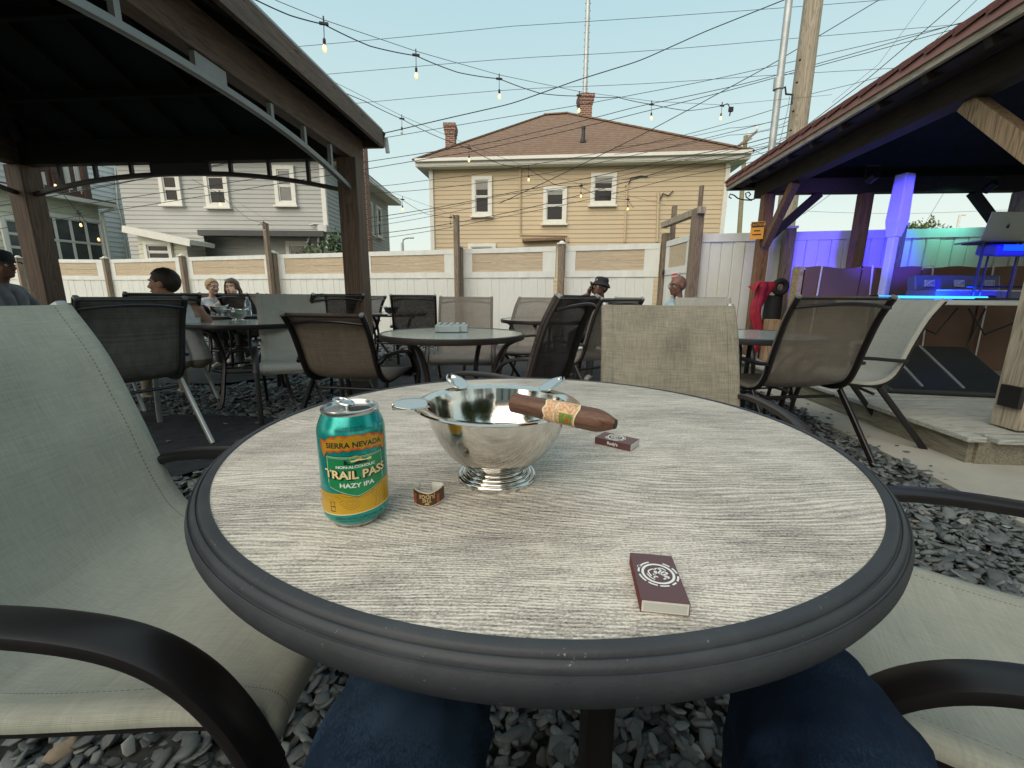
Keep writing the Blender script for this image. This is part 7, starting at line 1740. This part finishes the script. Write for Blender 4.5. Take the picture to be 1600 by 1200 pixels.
# wrapped cardboard stack
kb = thing('wrapped_bundle', 'long brown cardboard wrapped bundle tied with white straps behind the gear', 'bundle', (3.33, 5.2, DZ), R(-8))
M_kraft = mat('brown_cardboard', (0.15, 0.082, 0.055), 0.8, var=0.16, scale=3, bump=.15, bscale=8, bdist=.02); M_osb = mat('printed_board_edge', (0.34, 0.26, 0.15), 0.8, var=.45, scale=28)
zt_ = 1.30 - DZ
for i, (x0, x1) in enumerate(((0.04, .62), (.63, 1.22), (1.23, 1.85), (1.86, 3.0))):
    def fr_(u, v, x0=x0, x1=x1, i=i): return (x0 + (x1 - x0) * u, -.16 + .018 * math.sin(u * PI * 2 + i) * math.sin(v * 4) - .01 * math.sin(u * PI), zt_ * v + .012 * math.sin(u * 7 + i * 2) * v)
    part('panel', MB().sheet(fr_, 14, 14), M_kraft, kb, ang=80)
    part('panel_top', MB().sheet(lambda u, v, x0=x0, x1=x1, i=i: (x0 + (x1 - x0) * u, -.16 + .17 * v, zt_ + .012 * math.sin(u * 7 + i * 2) * (1 - v)), 8, 2), M_kraft, kb, ang=80)
part('core', MB().box((1.5, -.07, zt_ / 2 - .01), (2.9, .14, zt_ - .03)), M_kraft, kb, smooth=False)
part('end_board', MB().box((.0, -.08, zt_ / 2 + .01), (.05, .16, zt_)), M_osb, kb, smooth=False)
M_strap = mat('white_strap', (0.62, 0.58, 0.54), 0.6, bump=0)
for x, dx in ((.20, -.03), (.72, .05), (1.32, .06), (1.9, .02)): part('strap', MB().strap([(x, -.182, zt_ + .016), (x + dx * .5, -.190, zt_ * .55), (x + dx, -.188, 0.02)], .018, .004, side=(1, 0, 0), n=8), M_strap, kb); part('strap_top', MB().strap([(x, -.182, zt_ + .016), (x, .02, zt_ + .018)], .018, .004, n=8), M_strap, kb)
# black panels on the deck
bpn = thing('folded_panel', 'black folded panels with two pale strips leaning low on the deck', 'panel', (3.52, 3.72, DZ), R(-12))
M_blk2 = mat('black_vinyl', (0.014, 0.017, 0.018), 0.4, var=.2)
part('slab', MB().add([(-.30, -.30, .0), (.62, -.30, .0), (.62, .34, .0), (-.30, .34, 0), (-.30, -.30, .05), (.62, -.30, .05), (.62, .34, .36), (-.30, .34, .36)], [(0, 3, 2, 1), (4, 5, 6, 7), (0, 1, 5, 4), (1, 2, 6, 5), (2, 3, 7, 6), (3, 0, 4, 7)]), M_blk2, bpn, smooth=False, bev=.02)
for x in (-.05, .24): part('strip', MB().beam((x, -.27, .072), (x, .32, .355), .018, .008), M_greymetal, bpn, smooth=False)
# roll, red cloth, log stump
q = atY(1207, 455, 5.6)
rl = thing('rolled_mat', 'black rolled mat standing next to the red cloth', 'mat', (q.x, 5.55, DZ)); part('roll', MB().lathe([(.10, 0), (.105, .3), (.10, q.z + .05 - DZ - .1)], 16), M_blackcloth, rl)
part('coil', MB().tube([(.0 + .075 * math.cos(a), -.10, q.z + .05 - DZ + .075 * math.sin(a)) for a in np.linspace(0, 2 * PI, 20)[:-1]], .035, 8, closed=True), M_blackcloth, rl)
q = atY(1203, 505, 5.4)
lgs = thing('log', 'sawn timber block at the foot of the black rolled mat', 'log', (q.x + .02, 5.38, DZ)); part('block', MB().box((0, 0, (q.z + .05 - DZ) / 2), (.15, .14, q.z + .05 - DZ)), M_newwood, lgs, smooth=False, bev=.01)
rc_ = thing('red_cloth', 'crumpled red cloth hanging from the pavilion post', 'cloth', (0, 0, 0)); M_redc = mat('red_cloth', (0.30, 0.010, 0.028), 0.7, var=.15, scale=12)
top = atY(1190, 440, 5.45); bot = atY(1190, 552, 5.45); rc_.location = (top.x, 5.45, bot.z)
Hh = top.z - bot.z
def rfn(u, v):
    a = 2 * PI * u; w = .045 + .025 * v + (.05 * max(0, v - .8) / .2) - .04 * max(0, v - .94) / .06; r = w * (1 + .35 * math.sin(3 * a + v * 9) + .2 * noise.noise(Vector((math.cos(a) * 2, math.sin(a) * 2, v * 9))))
    return (r * math.cos(a) + .035 * math.sin(v * 8) + .02 * v, r * math.sin(a) * .6, Hh * v)
part('cloth', MB().sheet(rfn, 40, 60), M_redc, rc_, ang=80)
part('hood', MB().sheet(lambda u, v: (-.03 - .10 * v + .02 * math.sin(u * 5), -.06 + .12 * u - .03 * v, Hh - .01 - .11 * v * (1 - .5 * u) + .02 * math.sin(v * 4 + u * 3)), 8, 8), M_redc, rc_, ang=80)
# coloured stage lamps hanging from the pavilion's back beam
def par(lab, p, target, col, energy, ang_, blend=0.8):
    t = thing('stage_lamp', lab, 'stage light', p, 0, 'coloured lamps under the pavilion roof'); d = (Vector(target) - Vector(p)).normalized(); Rq = d.to_track_quat('-Z', 'Y')
    body = part('housing', MB().lathe_open([(.040, .07), (.043, .0), (.046, -.045)], 18).lathe([(.0, .07), (.040, .07)], 18), M_blackmetal, t); body.rotation_euler = Rq.to_euler()
    le = part('lens', MB().lathe([(0, -.035), (.042, -.035)], 18), emis('lens_' + lab.split()[0], col, 1.2), t); le.rotation_euler = Rq.to_euler()
    part('bracket', MB().tube([(-.075, 0, 0), (-.075, 0, .12), (.075, 0, .12), (.075, 0, 0)], .007, 6), M_blackmetal, t)
    l = bpy.data.lights.new('lamp_light', 'SPOT'); l.energy = energy; l.color = col; l.spot_size = R(ang_); l.spot_blend = blend; l.shadow_soft_size = .05
    o = bpy.data.objects.new('lamp_light', l); C.objects.link(o); o.parent = t; o.location = d * .07; o.rotation_euler = Rq.to_euler()
par('violet stage lamp aimed at the fence left of the bundle', PP(.95, .60, 2.21), PP(-.40, .60, 1.85), (0.36, 0.26, 1.0), 6, 92)
par('green stage lamp aimed at the fence behind the laptop', PP(.45, 2.2, 2.21), PP(-.5, 2.0, 1.50), (0.22, 1.0, 0.72), 8, 115)
par('blue stage lamp aimed at the loudspeaker and the case', PP(2.9, .35, 2.2), (sx_, 4.7, 1.72), (0.06, 0.04, 1.0), 360, 30, .5)
par('deep blue stage lamp over the gear table', PP(3.1, .9, 2.2), (4.40, 4.25, .98), (0.0, 0.0, 1.0), 300, 17, .5)
